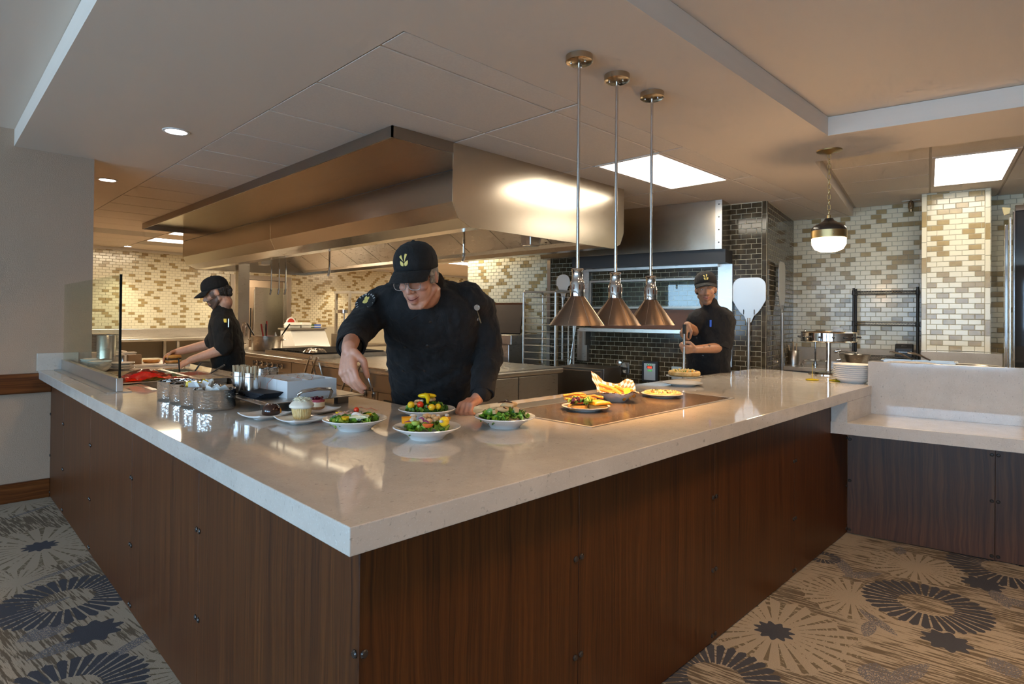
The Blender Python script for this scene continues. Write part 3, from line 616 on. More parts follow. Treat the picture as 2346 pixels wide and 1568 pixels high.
struct(MB().box((14.4, -6.4, 0), (14.6, 15.5, TZ + 0.02)).build('wall_far_right', 'paint_wall', smooth=None))
struct(MB().box((-6.5, 15.3, 0), (14.6, 15.5, TZ + 0.02)).build('wall_far_back', 'paint_wall', smooth=None))
# ------------------------------------------------------------------ service counter
ZT, ZB = 0.995, 0.931
CX0, CY0, BX, BY = 0.655, 1.141, 0.735, 1.235
def plate(name, outer, holes, z0, z1, mt, parent=None, bevel=0.0):
    bm = bmesh.new(); es = []
    for loop in [outer] + holes:
        vs = [bm.verts.new((p[0], p[1], z0)) for p in loop]; es += [bm.edges.new((vs[i], vs[(i + 1) % len(vs)])) for i in range(len(vs))]
    bmesh.ops.triangle_fill(bm, use_beauty=True, use_dissolve=True, edges=es)
    r = bmesh.ops.extrude_face_region(bm, geom=list(bm.faces))
    for e in r['geom']:
        if isinstance(e, bmesh.types.BMVert): e.co.z = z1
    bmesh.ops.recalc_face_normals(bm, faces=bm.faces); me = bpy.data.meshes.new(name); bm.to_mesh(me); bm.free()
    if parent is not None: me.transform(parent.matrix_basis.inverted())
    return link(name, me, mt, parent, bevel)
def rect(x0, x1, y0, y1): return [(x0, y0), (x1, y0), (x1, y1), (x0, y1)]
top = thing('countertop', 'pale speckled stone countertop of the L-shaped service counter with polished surface', 'countertop', (CX0, CY0, ZB))
IX, IY = 1.74, 2.265
ret_v = Vector((4.66, CY0)); far = uv(5.70, 1.10); far2 = uv(5.50, 0.74)
WELL = (0.99, 1.56, 3.98, 5.34)
plate('slab', [(CX0, CY0), (4.664, CY0), xy(uv(4.80, 0.31)), xy(uv(5.42, 0.30)), xy(far2), xy(far), (5.40, IY), (IX, IY), (IX, 3.955), (CX0, 3.955)], [], ZB, ZT, 'quartz', top, 0.0025)
plate('slab', [(CX0, 3.957), (IX, 3.957), (IX, 6.9), (1.005, 6.9), (1.005, YW - 0.001), (CX0, YW - 0.001)], [rect(*WELL)], ZB, ZT, 'quartz', top, 0.0025)
# veneered base: panels screwed to the carcass
base = thing('counter_base', 'walnut veneer counter base of tall screwed panels under the pale stone top', 'counter base', (BX, BY, 0))
def screw_at(parent, F, x, z):
    MB().lathe([(0.0085, 0.0), (0.0085, 0.003), (0.006, 0.005), (0.0, 0.0055)], 10, F @ T(x, 0, z) @ RX(-PI / 2)).build('screw', 'enamel_black', parent, world=True)
Fx = face_frame((BX, BY, 0), (-1, 0, 0))        # local x runs towards +y ... seen panels of the left face
Fy = face_frame((BX, BY, 0), (0, -1, 0))
def panels(parent, F, sgn, cuts, zs, ztop, mt, thick=0.019, zbot=0.006):
    for a, c in zip(cuts, cuts[1:]):
        x0, x1 = sorted((a * sgn, c * sgn)); p = MB(F).box((x0 + 0.0012, -thick, zbot), (x1 - 0.0012, 0.0, ztop)).build('veneer_panel', mt, parent, world=True, smooth=None, bevel=0.0012, seg=1)
        for z in zs:
            for e in ((a + 0.015), (c - 0.015)):
                MB().lathe([(0.0105, 0.0), (0.0105, 0.003), (0.0075, 0.006), (0.0, 0.0065)], 12, parent.matrix_basis.inverted() @ F @ T(e * sgn, 0, z) @ RX(-PI / 2)).build('screw', 'enamel_black', p)
ZS = (0.65, 0.325, 0.035)
panels(base, Fx, 1, [0.0, 2.365 - BY, 3.34 - BY, 4.33 - BY, 5.285 - BY, YW - BY], ZS, ZB, 'walnut_veneer')
panels(base, Fy, -1, [0.0, 1.557 - BX, 2.528 - BX, 3.50 - BX, 4.465 - BX], ZS, ZB, 'walnut_veneer')
MB().box((BX + 0.03, BY + 0.03, 0), (1.62, YW - 0.02, ZB - 0.15)).build('carcass', 'stainless_dark', base, world=True, smooth=None)
MB().box((1.62, BY + 0.03, 0), (4.40, IY - 0.06, ZB - 0.02)).build('carcass', 'stainless_dark', base, world=True, smooth=None)
MB(MUV).prism([(4.62, 0.5), (5.4, 0.34), (5.62, 1.0), (5.3, 1.2), (4.75, 1.2)], 0.0, ZB - 0.02).build('carcass', 'stainless_dark', base, world=True, smooth=None)
# low wing on the right: shelf, upstand, base
wing = thing('low_counter', 'low stone counter wing on the right with a tall upstand behind', 'counter', tuple(uv(4.27, 0.5, 0.725)))
MB(MUV).prism([(4.268, -2.4), (4.80, -2.4), (4.80, 0.335), (4.60, 0.43), (4.268, 0.503)], 0.725, 0.80).build('slab', 'quartz', wing, world=True, smooth=None, bevel=0.0025)
MB(MUV).box((4.802, -2.4, 0.725), (4.86, 0.335, 1.16)).build('upstand', 'quartz', wing, world=True, smooth=None, bevel=0.0025)
ru = MB()
ru.box((4.131, CY0 + 0.002, 0.8005), (4.69, CY0 + 0.022, ZB - 0.0005)).build('return_panel', 'quartz', wing, world=True, smooth=None)
ru = MB(); ru.prism([(4.118, BY - 0.002), (4.131, CY0 + 0.022), (4.151, CY0 + 0.024), (4.138, BY - 0.002)], 0.8005, ZB - 0.0005); ru.build('end_panel', 'quartz', wing, world=True, smooth=None)
wbase = thing('wing_base', 'walnut veneer base set back under the low counter wing', 'counter base', tuple(uv(4.61, 0.44, 0)))
Fw = face_frame(uv(4.61, 0.44), -UU)
panels(wbase, Fw, -1, [0.0, 0.78, 1.75, 2.8], (0.64, 0.36, 0.03), 0.725, 'walnut_veneer_wing')
MB(MUV).box((4.64, -2.3, 0), (4.86, 0.2, 0.72)).build('carcass', 'stainless_dark', wbase, world=True, smooth=None)
# splash on the wall at the counter's left end
tag(MB().box((0.643, YW - 0.022, ZT), (0.907, YW - 0.001, 1.131)).build('stone_upstand', 'quartz', smooth=None, bevel=0.002), 'short pale stone upstand fixed to the grey wall', 'upstand')
# ------------------------------------------------------------------ glass guard
g = thing('sneeze_guard', 'clear upright glass guard in a steel channel at the left of the counter', 'glass guard', (0.81, 3.97, ZT))
MB().box((0.748, 3.965, ZT), (0.868, YW - 0.03, ZT + 0.006)).build('base_flange', 'stainless_flat', g, world=True, smooth=None, bevel=0.001)
MB().box((0.794, 3.985, ZT + 0.006), (0.828, YW - 0.03, ZT + 0.082)).build('channel', 'stainless_flat', g, world=True, smooth=None, bevel=0.002)
MB().box((0.806, 3.994, ZT + 0.083), (0.816, YW - 0.04, 1.672)).build('glass', 'glass_clear', g, world=True, smooth=None)
MB().box((0.805, 3.985, ZT + 0.083), (0.817, 3.993, 1.673)).build('edge_strip', 'glass_edge', g, world=True, smooth=None)
# ------------------------------------------------------------------ heated glass shelf
h = thing('heated_shelf', 'speckled brown glass warming shelf set into the counter under the three heat lamps', 'warming shelf', (2.6, 1.78, ZT))
MB().box((1.968, 1.50, ZT), (3.272, 2.02, ZT + 0.003)).build('glass', 'ceran', h, world=True, smooth=None)
for a, c in (((1.956, 1.488), (3.284, 1.50)), ((1.956, 2.02), (3.284, 2.03)), ((1.956, 1.50), (1.968, 2.02)), ((3.272, 1.50), (3.284, 2.02))):
    MB().box((*a, ZT), (*c, ZT + 0.004)).build('frame_strip', 'stainless_flat', h, world=True, smooth=None)
MB().box((1.80, 2.03, ZT), (3.284, 2.16, ZT + 0.002)).build('steel_strip', 'stainless_dark', h, world=True, smooth=None)

# ------------------------------------------------------------------ big island hood
hood = thing('exhaust_hood', 'large brushed steel exhaust hood hanging over the cooking island', 'exhaust hood', (3.8, 6.4, 2.1))
HX0, HX1, HY0, HY1 = 2.725, 4.885, 3.345, 9.60; HS = 6.517
prof = [(HX0, CZ), (HX0, 2.284), (2.781, 2.169), (2.90, 2.118), (3.02, 2.118), (3.02, 2.16)]
mir = [(HX0 + HX1 - x, z) for x, z in prof]
def shell(pts, y0, y1, t=0.0):
    m_ = MB(); n = len(pts)
    m_._add([(x, y0, z) for x, z in pts] + [(x, y1, z) for x, z in pts], [(i, i + 1, n + i + 1, n + i) for i in range(n - 1)]); return m_
for ya, yb in ((HY0 + 0.006, HS - 0.002), (HS + 0.002, HY1)):
    shell(prof, ya, yb).build('front_panel', 'stainless_hood', hood, world=True, smooth=None, thick=0.003)
    shell(mir, ya, yb).build('back_panel', 'stainless_hood', hood, world=True, smooth=None, thick=0.003)
    # filter banks rising to the middle
    for k in range(5):
        y0 = ya + (yb - ya) * k / 5 + 0.006; y1 = ya + (yb - ya) * (k + 1) / 5 - 0.006
        for s, x0, x1 in ((1, 3.06, 3.72), (-1, HX0 + HX1 - 3.06, HX0 + HX1 - 3.72)):
            shell([(x0, 2.20), (x1, 2.60)], y0, y1).build('filter', 'stainless', hood, world=True, smooth=None, thick=0.02)
    shell([(3.02, 2.16), (3.06, 2.20)], ya, yb).build('gutter', 'stainless', hood, world=True, smooth=None, thick=0.003)
    shell([(HX0 + HX1 - 3.02, 2.16), (HX0 + HX1 - 3.06, 2.20)], ya, yb).build('gutter', 'stainless', hood, world=True, smooth=None, thick=0.003)
endp = [(HX0 - 0.002, CZ), (HX0 - 0.002, 2.282), (2.780, 2.166), (2.90, 2.112), (HX0 + HX1 - 2.90, 2.112), (HX0 + HX1 - 2.780, 2.166), (HX1 + 0.002, 2.282), (HX1 + 0.002, CZ)]
for y, t in ((HY0, 0.004), (HY1, 0.004)):
    n = len(endp); MB()._add([(x, y, z) for x, z in endp] + [(x, y + t, z) for x, z in endp], [tuple(range(n)), tuple(range(2 * n - 1, n - 1, -1))] + [(i, n + i, n + (i + 1) % n, (i + 1) % n) for i in range(n)]).build('end_panel', 'stainless_hood', hood, world=True, smooth=None, bevel=0.002)
MB().box((HX0 + 0.01, HY0 + 0.01, 2.62), (HX1 - 0.01, HY1 - 0.01, 2.63)).build('plenum_plate', 'stainless', hood, world=True, smooth=None)
MB().box((3.68, HY0 + 0.01, 2.56), (3.93, HY1 - 0.01, 2.62)).build('centre_beam', 'stainless', hood, world=True, smooth=None)
MB().tube([(HX0 - 0.002, HY0 + 0.01, 2.515), (HX0 - 0.002, HY1 - 0.01, 2.515)], 0.0035, 6).build('seam_reflection', 'iron_black', hood, world=True)  # dark line painting the edge of the skirt's reflection on the front
# skirt around the top and its polished soffit
for a, c in (((2.20, HY0), (2.212, HY1)), ((2.20, HY1 - 0.012), (HX0, HY1)), ((2.20, HY0), (HX0, HY0 + 0.012))):
    MB().box((*a, CZ - 0.078), (*c, CZ)).build('skirt', 'stainless_dark', hood, world=True, smooth=None)
MB().box((2.21, HY0 + 0.01, CZ - 0.016), (HX0, HY1 - 0.01, CZ - 0.012)).build('skirt_soffit', 'stainless_hood', hood, world=True, smooth=None)
# fire-suppression pipe with nozzles
pz = 2.30; px0 = 3.35
MB().tube([(px0, 3.5, pz), (px0, 9.3, pz)], 0.011).build('suppression_pipe', 'chrome_soft', hood, world=True)
for (qx, qy, dep) in ((1063, 552, 0), (755, 585, 0), (622, 610, 1), (640, 610, 1), (655, 610, 1)):
    p = PX(qx, qy, px0); y = p.y; zb_ = {0: PX(qx, qy + 48, px0).z, 1: PX(qx, 676, px0).z}[dep]
    n_ = MB().tube([(px0, y, pz), (px0, y, zb_ + 0.07)], 0.010, 8); n_.tube([(px0, y, zb_ + 0.075), (px0 - 0.004, y, zb_ + 0.045)], 0.016, 10); n_.tube([(px0 - 0.004, y, zb_ + 0.045), (px0 - 0.016, y, zb_)], [0.014, 0.012], 10)
    n_.build('nozzle', 'chrome', hood, world=True)
for qx, qy in ((1215, 552), (605, 600)):
    p = PX(qx, qy, 3.95 if qx > 1000 else 3.4); MB().lathe([(0.0, -0.07), (0.085, -0.07), (0.10, 0.05), (0.12, 0.06), (0.12, 0.09), (0.0, 0.12)], 4, T(p.x, p.y, p.z + 0.02) @ RZ(PI / 4)).build('grease_box', 'stainless', hood, world=True, smooth=None, bevel=0.012)
for y in (4.2, 5.6, 7.2, 8.6):
    t = light('hood_lamp', 'AREA', (3.8, y, 2.545), 6, NEUT, 1.2, 1.1)
# steel post under the hood's far end
tag(MB().box((3.30, 9.0, 0.93), (3.46, 9.12, 2.2)).build('service_post', 'stainless', smooth=None), 'square stainless steel service post under the far hood end', 'post')

# ------------------------------------------------------------------ cooking island
isl = thing('cooking_island', 'long stainless steel cooking island under the exhaust hood', 'range', (3.9, 6.5, 0))
RX0, RX1, RY0, RY1, RZT = 3.15, 4.75, 3.98, 9.55, 0.93
MB().box((RX0 + 0.03, RY0 + 0.05, 0.1), (RX1 - 0.05, RY1, RZT - 0.05)).build('body', 'stainless_dark', isl, world=True, smooth=None)
MB().box((RX0 + 0.1, RY0 + 0.12, 0.0), (RX1 - 0.1, RY1 - 0.05, 0.1)).build('plinth', 'iron_black', isl, world=True, smooth=None)
MB().box((RX0 - 0.02, RY0, RZT - 0.06), (RX1, RY0 + 1.6, RZT)).build('worktop', 'stainless', isl, world=True, smooth=None, bevel=0.02, seg=3)
MB().box((RX0 - 0.02, RY0 + 1.602, RZT - 0.05), (RX1, RY1, RZT)).build('range_top', 'stainless', isl, world=True, smooth=None, bevel=0.012, seg=3)
for a, c in ((RX0 + 0.08, 4.10), (4.112, RX1 - 0.06)):
    MB().box((a, RY0 + 0.03, 0.12), (c, RY0 + 0.05, RZT - 0.07)).build('end_door', 'stainless', isl, world=True, smooth=None, bevel=0.003)
for y0, y1 in ((4.1, 5.0), (5.01, 5.9), (5.91, 6.8)):
    d = MB().box((RX0 + 0.012, y0, 0.14), (RX0 + 0.03, y1, 0.70)).build('front_door', 'stainless_dark', isl, world=True, smooth=None, bevel=0.003); MB().box((RX0 - 0.004, y1 - 0.30, 0.60), (RX0 + 0.014, y1 - 0.12, 0.64)).build('door_pull', 'iron_black', d, smooth=None).matrix_basis = isl.matrix_basis.inverted() if False else T(*(-Vector(isl.location)))
MB().box((RX0 + 0.005, 6.9, 0.74), (RX0 + 0.03, 9.3, 0.875)).build('control_panel', 'stainless_dark', isl, world=True, smooth=None, bevel=0.003)
MB().box((RX0 + 0.005, 4.1, 0.74), (RX0 + 0.03, 6.89, 0.875)).build('control_panel', 'stainless_dark', isl, world=True, smooth=None, bevel=0.003)
for k in range(6):
    p = PX(589 + k * 11.5, 830 + k * 1.6, RX0); kb = MB().lathe([(0.03, 0), (0.03, 0.012), (0.016, 0.02), (0.016, 0.05), (0.0, 0.054)], 14, T(RX0 + 0.006, p.y, 0.815) @ RY(-PI / 2)); kb.box((RX0 - 0.055, p.y - 0.007, 0.785), (RX0 - 0.035, p.y + 0.007, 0.845)); kb.build('knob', 'chrome', isl, world=True)
for y0, y1 in ((6.9, 8.0), (8.05, 9.2)):
    d = MB().box((RX0 + 0.008, y0, 0.16), (RX0 + 0.03, y1, 0.68)).build('oven_door', 'stainless_dark', isl, world=True, smooth=None, bevel=0.003)
MB().box((RX0 + 0.004, 7.1, 0.40), (RX0 + 0.008, 7.8, 0.66)).build('oven_window', 'glass_dark', isl, world=True, smooth=None)
for qx in (583, 636, 647): 
    p = PX(qx, 807, RX0); MB().lathe([(0.012, 0), (0.012, 0.012), (0.0, 0.014)], 10, T(RX0 + 0.006, p.y, 0.895) @ RY(-PI / 2)).build('gas_valve', 'brass', isl, world=True)
p = PX(812, 845, RX0); MB().box((RX0 - 0.002, 4.55, 0.62), (RX0 + 0.012, 4.60, 0.66)).build('power_light', 'led_blue', isl, world=True, smooth=None)
# griddle block with grates
gr = thing('char_grill', 'flat dark char grill with steel tray on the island range', 'grill', (3.6, 7.3, RZT))
MB().box((3.25, 6.55, RZT), (4.3, 7.9, RZT + 0.05)).build('body', 'stainless', gr, world=True, smooth=None, bevel=0.004)
for k in range(26): MB().box((3.30, 6.60 + k * 0.048, RZT + 0.052), (4.25, 6.615 + k * 0.048, RZT + 0.07)).build('grate_bar', 'iron_black', gr, world=True, smooth=None)
MB().box((3.28, 6.58, RZT + 0.048), (4.28, 7.88, RZT + 0.053)).build('grate_base', 'iron_black', gr, world=True, smooth=None)
# stock pot with tools
def stock_pot(loc):
    t = thing('stock_pot', 'wide stainless stock pot crowded with handles on the island range', 'pot', loc)
    MB().lathe([(0.0, 0.0), (0.20, 0.0), (0.21, 0.012), (0.21, 0.20), (0.222, 0.206), (0.222, 0.212), (0.204, 0.212), (0.202, 0.02), (0.0, 0.014)], 40).build('body', 'stainless', t)
    for s in (-1, 1): MB().tube([(s * 0.205, -0.06, 0.15), (s * 0.25, -0.055, 0.155), (s * 0.265, 0, 0.158), (s * 0.25, 0.055, 0.155), (s * 0.205, 0.06, 0.15)], 0.008, 8).build('handle', 'chrome_soft', t).matrix_basis = RZ(-0.75)
    return t
pp = P(613, 794, RZT); pot = stock_pot((3.55, 8.55, RZT))
def utensil(name, label, loc, tip, r, mt, grip=None, flat=None, group='tools standing in the stock pot'):
    t = thing(name, label, 'utensil', loc, 0, group); tip = Vector(tip); MB().tube([(0, 0, 0), tip * 0.5, tip], r, 8).build('shaft', mt, t)
    if grip: MB().tube([tip * 0.55, tip * 0.8, tip * 1.02], [r * 1.3, r * 2.2, r * 1.6], 8).build('grip', grip, t)
    return t
utensil('ladle', 'chrome ladle leaning left out of the stock pot', (3.50, 8.62, RZT + 0.02), (-0.17, 0.10, 0.36), 0.006, 'chrome_soft', 'plastic_black')
utensil('ladle', 'chrome ladle leaning right out of the stock pot', (3.6, 8.5, RZT + 0.02), (0.19, -0.14, 0.36), 0.006, 'chrome_soft', 'plastic_black')
utensil('spatula', 'red-handled spatula upright in the stock pot', (3.55, 8.60, RZT + 0.02), (0.02, 0.03, 0.40), 0.012, 'red_plain')
utensil('spatula', 'second red spatula tilted beside the first in the stock pot', (3.53, 8.57, RZT + 0.02), (-0.04, 0.06, 0.36), 0.012, 'red_plain')
utensil('thermometer_probe', 'black-gripped probe standing in the stock pot', (3.5, 8.48, RZT + 0.02), (0.0, 0.0, 0.36), 0.006, 'chrome_soft', 'plastic_black')
for k, (dx, dy) in enumerate(((0.1, -0.05), (0.13, 0.02), (0.06, -0.12))):
    t = thing('squeeze_bottle', 'small pale squeeze bottle in the stock pot, %s' % ['nearest', 'farthest', 'middle'][k], 'bottle', (3.55 + dx, 8.55 + dy, RZT + 0.014), 0, 'squeeze bottles in the stock pot')
    MB().lathe([(0, 0), (0.03, 0), (0.03, 0.17), (0.02, 0.19), (0, 0.19)], 14).build('body', 'cream_poly', t); MB().lathe([(0.02, 0.19), (0.008, 0.215), (0.004, 0.25), (0, 0.25)], 12).build('nozzle', 'white_plain', t)
# foil tray
def crumpled(name, w, d, h_, mt, parent, seed=1, n=12):
    r = random.Random(seed)
    def f(u, v):
        e = min(u, 1 - u, v, 1 - v) * 8; k = min(1, e)
        return ((u - 0.5) * w + r.uniform(-1, 1) * w * 0.03, (v - 0.5) * d + r.uniform(-1, 1) * d * 0.03, k * h_ * (0.55 + 0.45 * r.random()))
    return MB().grid(f, n, n).build(name, mt, parent, smooth=20)
fb = thing('foil_bundle', 'crumpled clear film bundle on the edge of the grill', 'film', (3.36, 6.72, RZT + 0.07)); crumpled('film', 0.2, 0.28, 0.05, 'chrome_soft', fb, 4)
# tongs draped over the range rail
def tongs(name, label, loc, rz, length=0.30, spread=0.10, group='tongs hanging on the range front'):
    t = thing(name, label, 'tongs', loc, rz, group)
    for s in (-1, 1):
        a = MB().tube([(0, 0, 0), (0.004 * s, s * spread * 0.25, -length * 0.1), (0.006 * s, s * spread * 0.9, -length * 0.7), (0, s * spread, -length * 0.82)], 0.0105, 8).build('arm', 'chrome_soft', t)
        q = MB().ell((0, s * spread * 1.02, -length * 0.91), (0.010, 0.020, 0.040)); q.build('tip', 'chrome_soft', t)
    MB().tube(arc((0, 0, -0.004), 0.014, 0, PI, 6, ((0, 1, 0), (0, 0, 1))), 0.007, 8).build('hinge', 'chrome_soft', t)
    return t
rail = thing('tong_rail', 'steel towel rail along the front of the cooking island', 'rail', (RX0 - 0.06, 5.5, 0.94))
MB().tube([(0, -0.75, 0), (0, 0.95, 0)], 0.010, 10).build('bar', 'chrome_soft', rail)
for y in (-0.7, 0.9): MB().tube([(0, y, 0), (0.05, y, -0.012)], 0.008, 8).build('bracket', 'chrome_soft', rail)
for k, (y, sp, wd_) in enumerate(((6.28, 0.13, 'far left'), (6.12, 0.12, 'second from left'), (5.35, 0.13, 'third from left, beside the hand'), (5.18, 0.12, 'nearest the head chef'))):
    tongs('tongs', 'steel tongs hung astride the range rail, %s' % wd_, (RX0 - 0.06, y, 0.972), 0.25 + 0.1 * k, 0.34, sp)
# charbroiler with raised lid behind the end of the island, board below it
br = thing('flat_top_griddle', 'stainless griddle with sloping raised lid behind the island end', 'griddle', (5.6, 5.5, 0.0), KA)
q = br.matrix_basis.inverted()
def Bp(u, v, z): return (u, v, z)
Mb = MUV
MB(Mb).box((6.0, 4.25, 0.55), (6.70, 5.35, 1.10)).build('body', 'stainless', br, world=True, smooth=None, bevel=0.006)
MB(Mb).box((5.98, 4.20, 1.10), (6.70, 5.40, 1.22)).build('splash_box', 'stainless', br, world=True, smooth=None, bevel=0.006)
lid = MB(Mb); lid._add([(6.25, 4.25, 1.23), (6.25, 5.35, 1.23), (6.62, 5.25, 1.62), (6.62, 4.45, 1.62)], [(0, 1, 2, 3)]); lid.build('lid', 'griddle_lid', br, world=True, smooth=None, thick=0.02)
MB(Mb).box((6.60, 4.45, 1.60), (6.66, 5.25, 1.64)).build('lid_edge', 'copper_brown', br, world=True, smooth=None)
MB(Mb).box((6.05, 4.25, 0.0), (6.68, 5.35, 0.55)).build('stand', 'stainless_dark', br, world=True, smooth=None)
cb = tag(MB(Mb).box((5.78, 4.45, 0.90), (5.995, 5.30, 0.925)).build('cutting_board', 'copper_brown', smooth=None, bevel=0.004), 'reddish brown cutting board in front of the griddle with sloping lid', 'cutting board')
ct = thing('prep_cabinet', 'low steel cabinet carrying the reddish cutting board', 'cabinet', tuple(uv(5.75, 4.9))); MB(Mb).box((5.77, 4.4, 0.0), (5.995, 5.34, 0.90)).build('body', 'stainless_dark', ct, world=True, smooth=None); MB(Mb).box((5.76, 4.45, 0.15), (5.77, 5.29, 0.80)).build('door', 'stainless_dark', ct, world=True, smooth=None)
# sheet pan rack
rk = thing('sheet_pan_rack', 'tall open aluminium sheet pan rack before the dark tiled wall', 'rack', tuple(uv(6.1, 4.05)))
r0 = PU(1205, 668, 6.15); vl = r0.dot(VV); vr = vl - 0.46; zt_ = r0.z
for v in (vl, vr):
    for u in (6.1, 6.55): MB().tube([uv(u, v, 0.0), uv(u, v, zt_ - 0.02)], 0.014, 8).build('upright', 'aluminium', rk, world=True)
    MB().tube([uv(6.1, v, zt_ - 0.03), uv(6.13, v, zt_), uv(6.52, v, zt_), uv(6.55, v, zt_ - 0.03)], 0.014, 8).build('top_rail', 'aluminium', rk, world=True)
MB().tube([uv(6.1, vl, zt_ - 0.012), uv(6.1, vr, zt_ - 0.012)], 0.012, 8).build('top_rail', 'aluminium', rk, world=True); MB().tube([uv(6.55, vl, zt_), uv(6.55, vr, zt_)], 0.012, 8).build('top_rail', 'aluminium', rk, world=True)
for k in range(16):
    z = zt_ - 0.07 - k * 0.085
    for v in (vl - 0.012, vr + 0.012): MB().box((-0.02, -0.012, -0.002), (0.47, 0.012, 0.002), T(*uv(6.1, v, z)) @ RZ(KA)).build('runner', 'aluminium', rk, world=True, smooth=None)
    MB().tube([uv(6.1, vl, z - 0.004), uv(6.1, vr, z - 0.004)], 0.006, 6).build('cross_bar', 'aluminium', rk, world=True)
# steel corner guard on the cream wall edge
tag(MB(MUV).box((UB - 0.012, 4.10, 0.0), (UB + 0.015, 4.15, 2.25)).build('corner_guard', 'stainless_dark', smooth=None), 'narrow steel corner guard between the cream and the dark tiles', 'corner guard')

# ------------------------------------------------------------------ oven front
oh = thing('oven_hood', 'plain brushed steel hood box above the tiled oven', 'exhaust hood', tuple(uv(6.5, 2.7, 2.19)))
MB(MUV).box((6.40, 1.78, 2.19), (6.74, 4.05, CZ - 0.001)).build('body', 'stainless_hood', oh, world=True, smooth=None, bevel=0.002)
MB(MUV).box((6.396, 1.78, 2.19), (6.40, 1.85, CZ - 0.003)).build('edge_strip', 'stainless', oh, world=True, smooth=None)
for k in range(4): MB().lathe([(0.008, 0), (0.006, 0.003), (0, 0.004)], 8, MUV @ T(6.396, 1.812, 2.26 + 0.135 * k) @ RY(-PI / 2)).build('rivet', 'iron_black', oh, world=True)
MB(MUV).box((6.46, 1.76, 2.05), (6.74, 3.62, 2.19)).build('recess_shade', 'iron_black', oh, world=True, smooth=None)  # solid black box paints the shade of the recess below the hood
ov = thing('pizza_oven', 'built-in pizza oven front with glass window and steel shelf in dark tiles', 'oven', tuple(uv(6.6, 2.8, 1.25)))
MB(MUV).box((6.60, 1.88, 2.02), (6.735, 3.50, 2.06)).build('top_trim', 'stainless', ov, world=True, smooth=None)
for v0, v1, z0, z1 in ((1.745, 1.90, 0.92, 2.05), (3.50, 3.58, 1.35, 2.05), (3.52, 3.66, 0.90, 1.30)): MB(MUV).box((6.68, v0, z0), (6.735, v1, z1)).build('side_trim', 'stainless', ov, world=True, smooth=None)
for v0, v1, z0, z1 in ((2.05, 3.48, 1.885, 1.91), (2.05, 3.48, 1.56, 1.585), (3.455, 3.48, 1.585, 1.885), (2.05, 2.075, 1.585, 1.885)): MB(MUV).box((6.655, v0, z0), (6.69, v1, z1)).build('window_frame', 'stainless_dark', ov, world=True, smooth=None)
MB(MUV).box((6.668, 2.075, 1.585), (6.674, 3.455, 1.885)).build('window_glass', 'glass_pane', ov, world=True, smooth=None)
mo = MB(MUV); mo.box((6.735, 1.95, 1.32), (6.74, 3.50, 1.56)); mo.build('oven_mouth', 'copper_brown', ov, world=True, smooth=None)
MB(MUV).box((6.48, 2.06, 1.275), (6.735, 3.53, 1.32)).build('shelf', 'stainless', ov, world=True, smooth=None, bevel=0.003)
for v in (3.50, 2.1): MB(MUV).box((6.60, v, 1.10), (6.735, v + 0.02, 1.275)).build('shelf_bracket', 'stainless_dark', ov, world=True, smooth=None)
# oven controller
cp = thing('oven_controller', 'small dark control box with red digits on the tiled oven wall', 'control panel', tuple(uv(UB, 2.68, 0.70)))
MB(MUV).box((6.68, 2.585, 0.69), (6.734, 2.785, 0.935)).build('case', 'plastic_black', cp, world=True, smooth=None, bevel=0.006)
MB(MUV).box((6.676, 2.615, 0.715), (6.68, 2.755, 0.91)).build('face_plate', 'aluminium', cp, world=True, smooth=None)
Fp = MUV @ T(6.6755, 2.755, 0.715)
MB(Fp).box((-0.001, -0.11, 0.135), (0, -0.035, 0.165)).build('display', 'ink', cp, world=True, smooth=None)
for k, z, mt_ in ((0, 0.138, 'display_red'), (1, 0.10, 'display_green')):
    for j in range(4): MB(Fp).box((-0.002, -0.055 - j * 0.014, z), (-0.001, -0.047 - j * 0.014, z + 0.022)).build('digit', mt_, cp, world=True, smooth=None)
for j in range(3): MB().ell((0, 0, 0), (0.003, 0.006, 0.006), Fp @ T(0, -0.045 - j * 0.025, 0.180), 8, 6).build('button', 'display_green', cp, world=True)
def text(body, size, M, mt, parent, name='lettering', extrude=0.0005, align='CENTER'):
    cu = bpy.data.curves.new(name, 'FONT'); cu.body = body; cu.size = size; cu.align_x = align; cu.align_y = 'CENTER'; cu.extrude = extrude; cu.resolution_u = 2
    o = bpy.data.objects.new(name, cu); C.objects.link(o); cu.materials.append(MATS[mt]); o.parent = parent
    o.matrix_basis = (parent.matrix_basis.inverted() @ M) if parent is not None else M; return o
def sign_frame(o, out, up=(0, 0, 1)):
    """text plane: x reads to the viewer's right, y up, z towards the viewer"""
    z = Vector(out).normalized(); y = Vector(up); y = (y - z * y.dot(z)).normalized(); return frame(o, y.cross(z), y, z)
pass
for qx, qy, lab in ((1431, 845, 'grey steel outlet plate with round switch left of the oven controller'), (1550, 855, 'pale outlet plate behind the held pizza')):
    p = PU(qx, qy, UB - 0.006); t = thing('outlet_plate', lab, 'outlet', tuple(p), 0, 'outlet plates on the dark tiles'); MB(face_frame(p, -UU)).box((-0.06, -0.004, -0.075), (0.06, 0.004, 0.075)).build('plate', 'stainless', t, world=True, smooth=None, bevel=0.002)
    for dz in (-0.035, 0.035): MB(face_frame(p, -UU)).box((-0.02, 0.004, dz - 0.018), (0.02, 0.006, dz + 0.018)).build('socket', 'porcelain_grey', t, world=True, smooth=None)
p = PU(1420, 832, 6.6); kb = thing('steam_valve', 'round steel valve wheel sticking out beside the outlet plate', 'valve', tuple(p)); MB().lathe([(0.012, -0.10), (0.012, 0.0), (0.034, 0.004), (0.034, 0.03), (0, 0.04)], 18, T(*p) @ RZ(KA) @ RY(-PI / 2)).build('cap', 'chrome_soft', kb, world=True)
bn = thing('steel_bin', 'plain brown-grey steel cabinet standing before the dark tiles', 'cabinet', tuple(uv(6.3, 3.35, 0)))
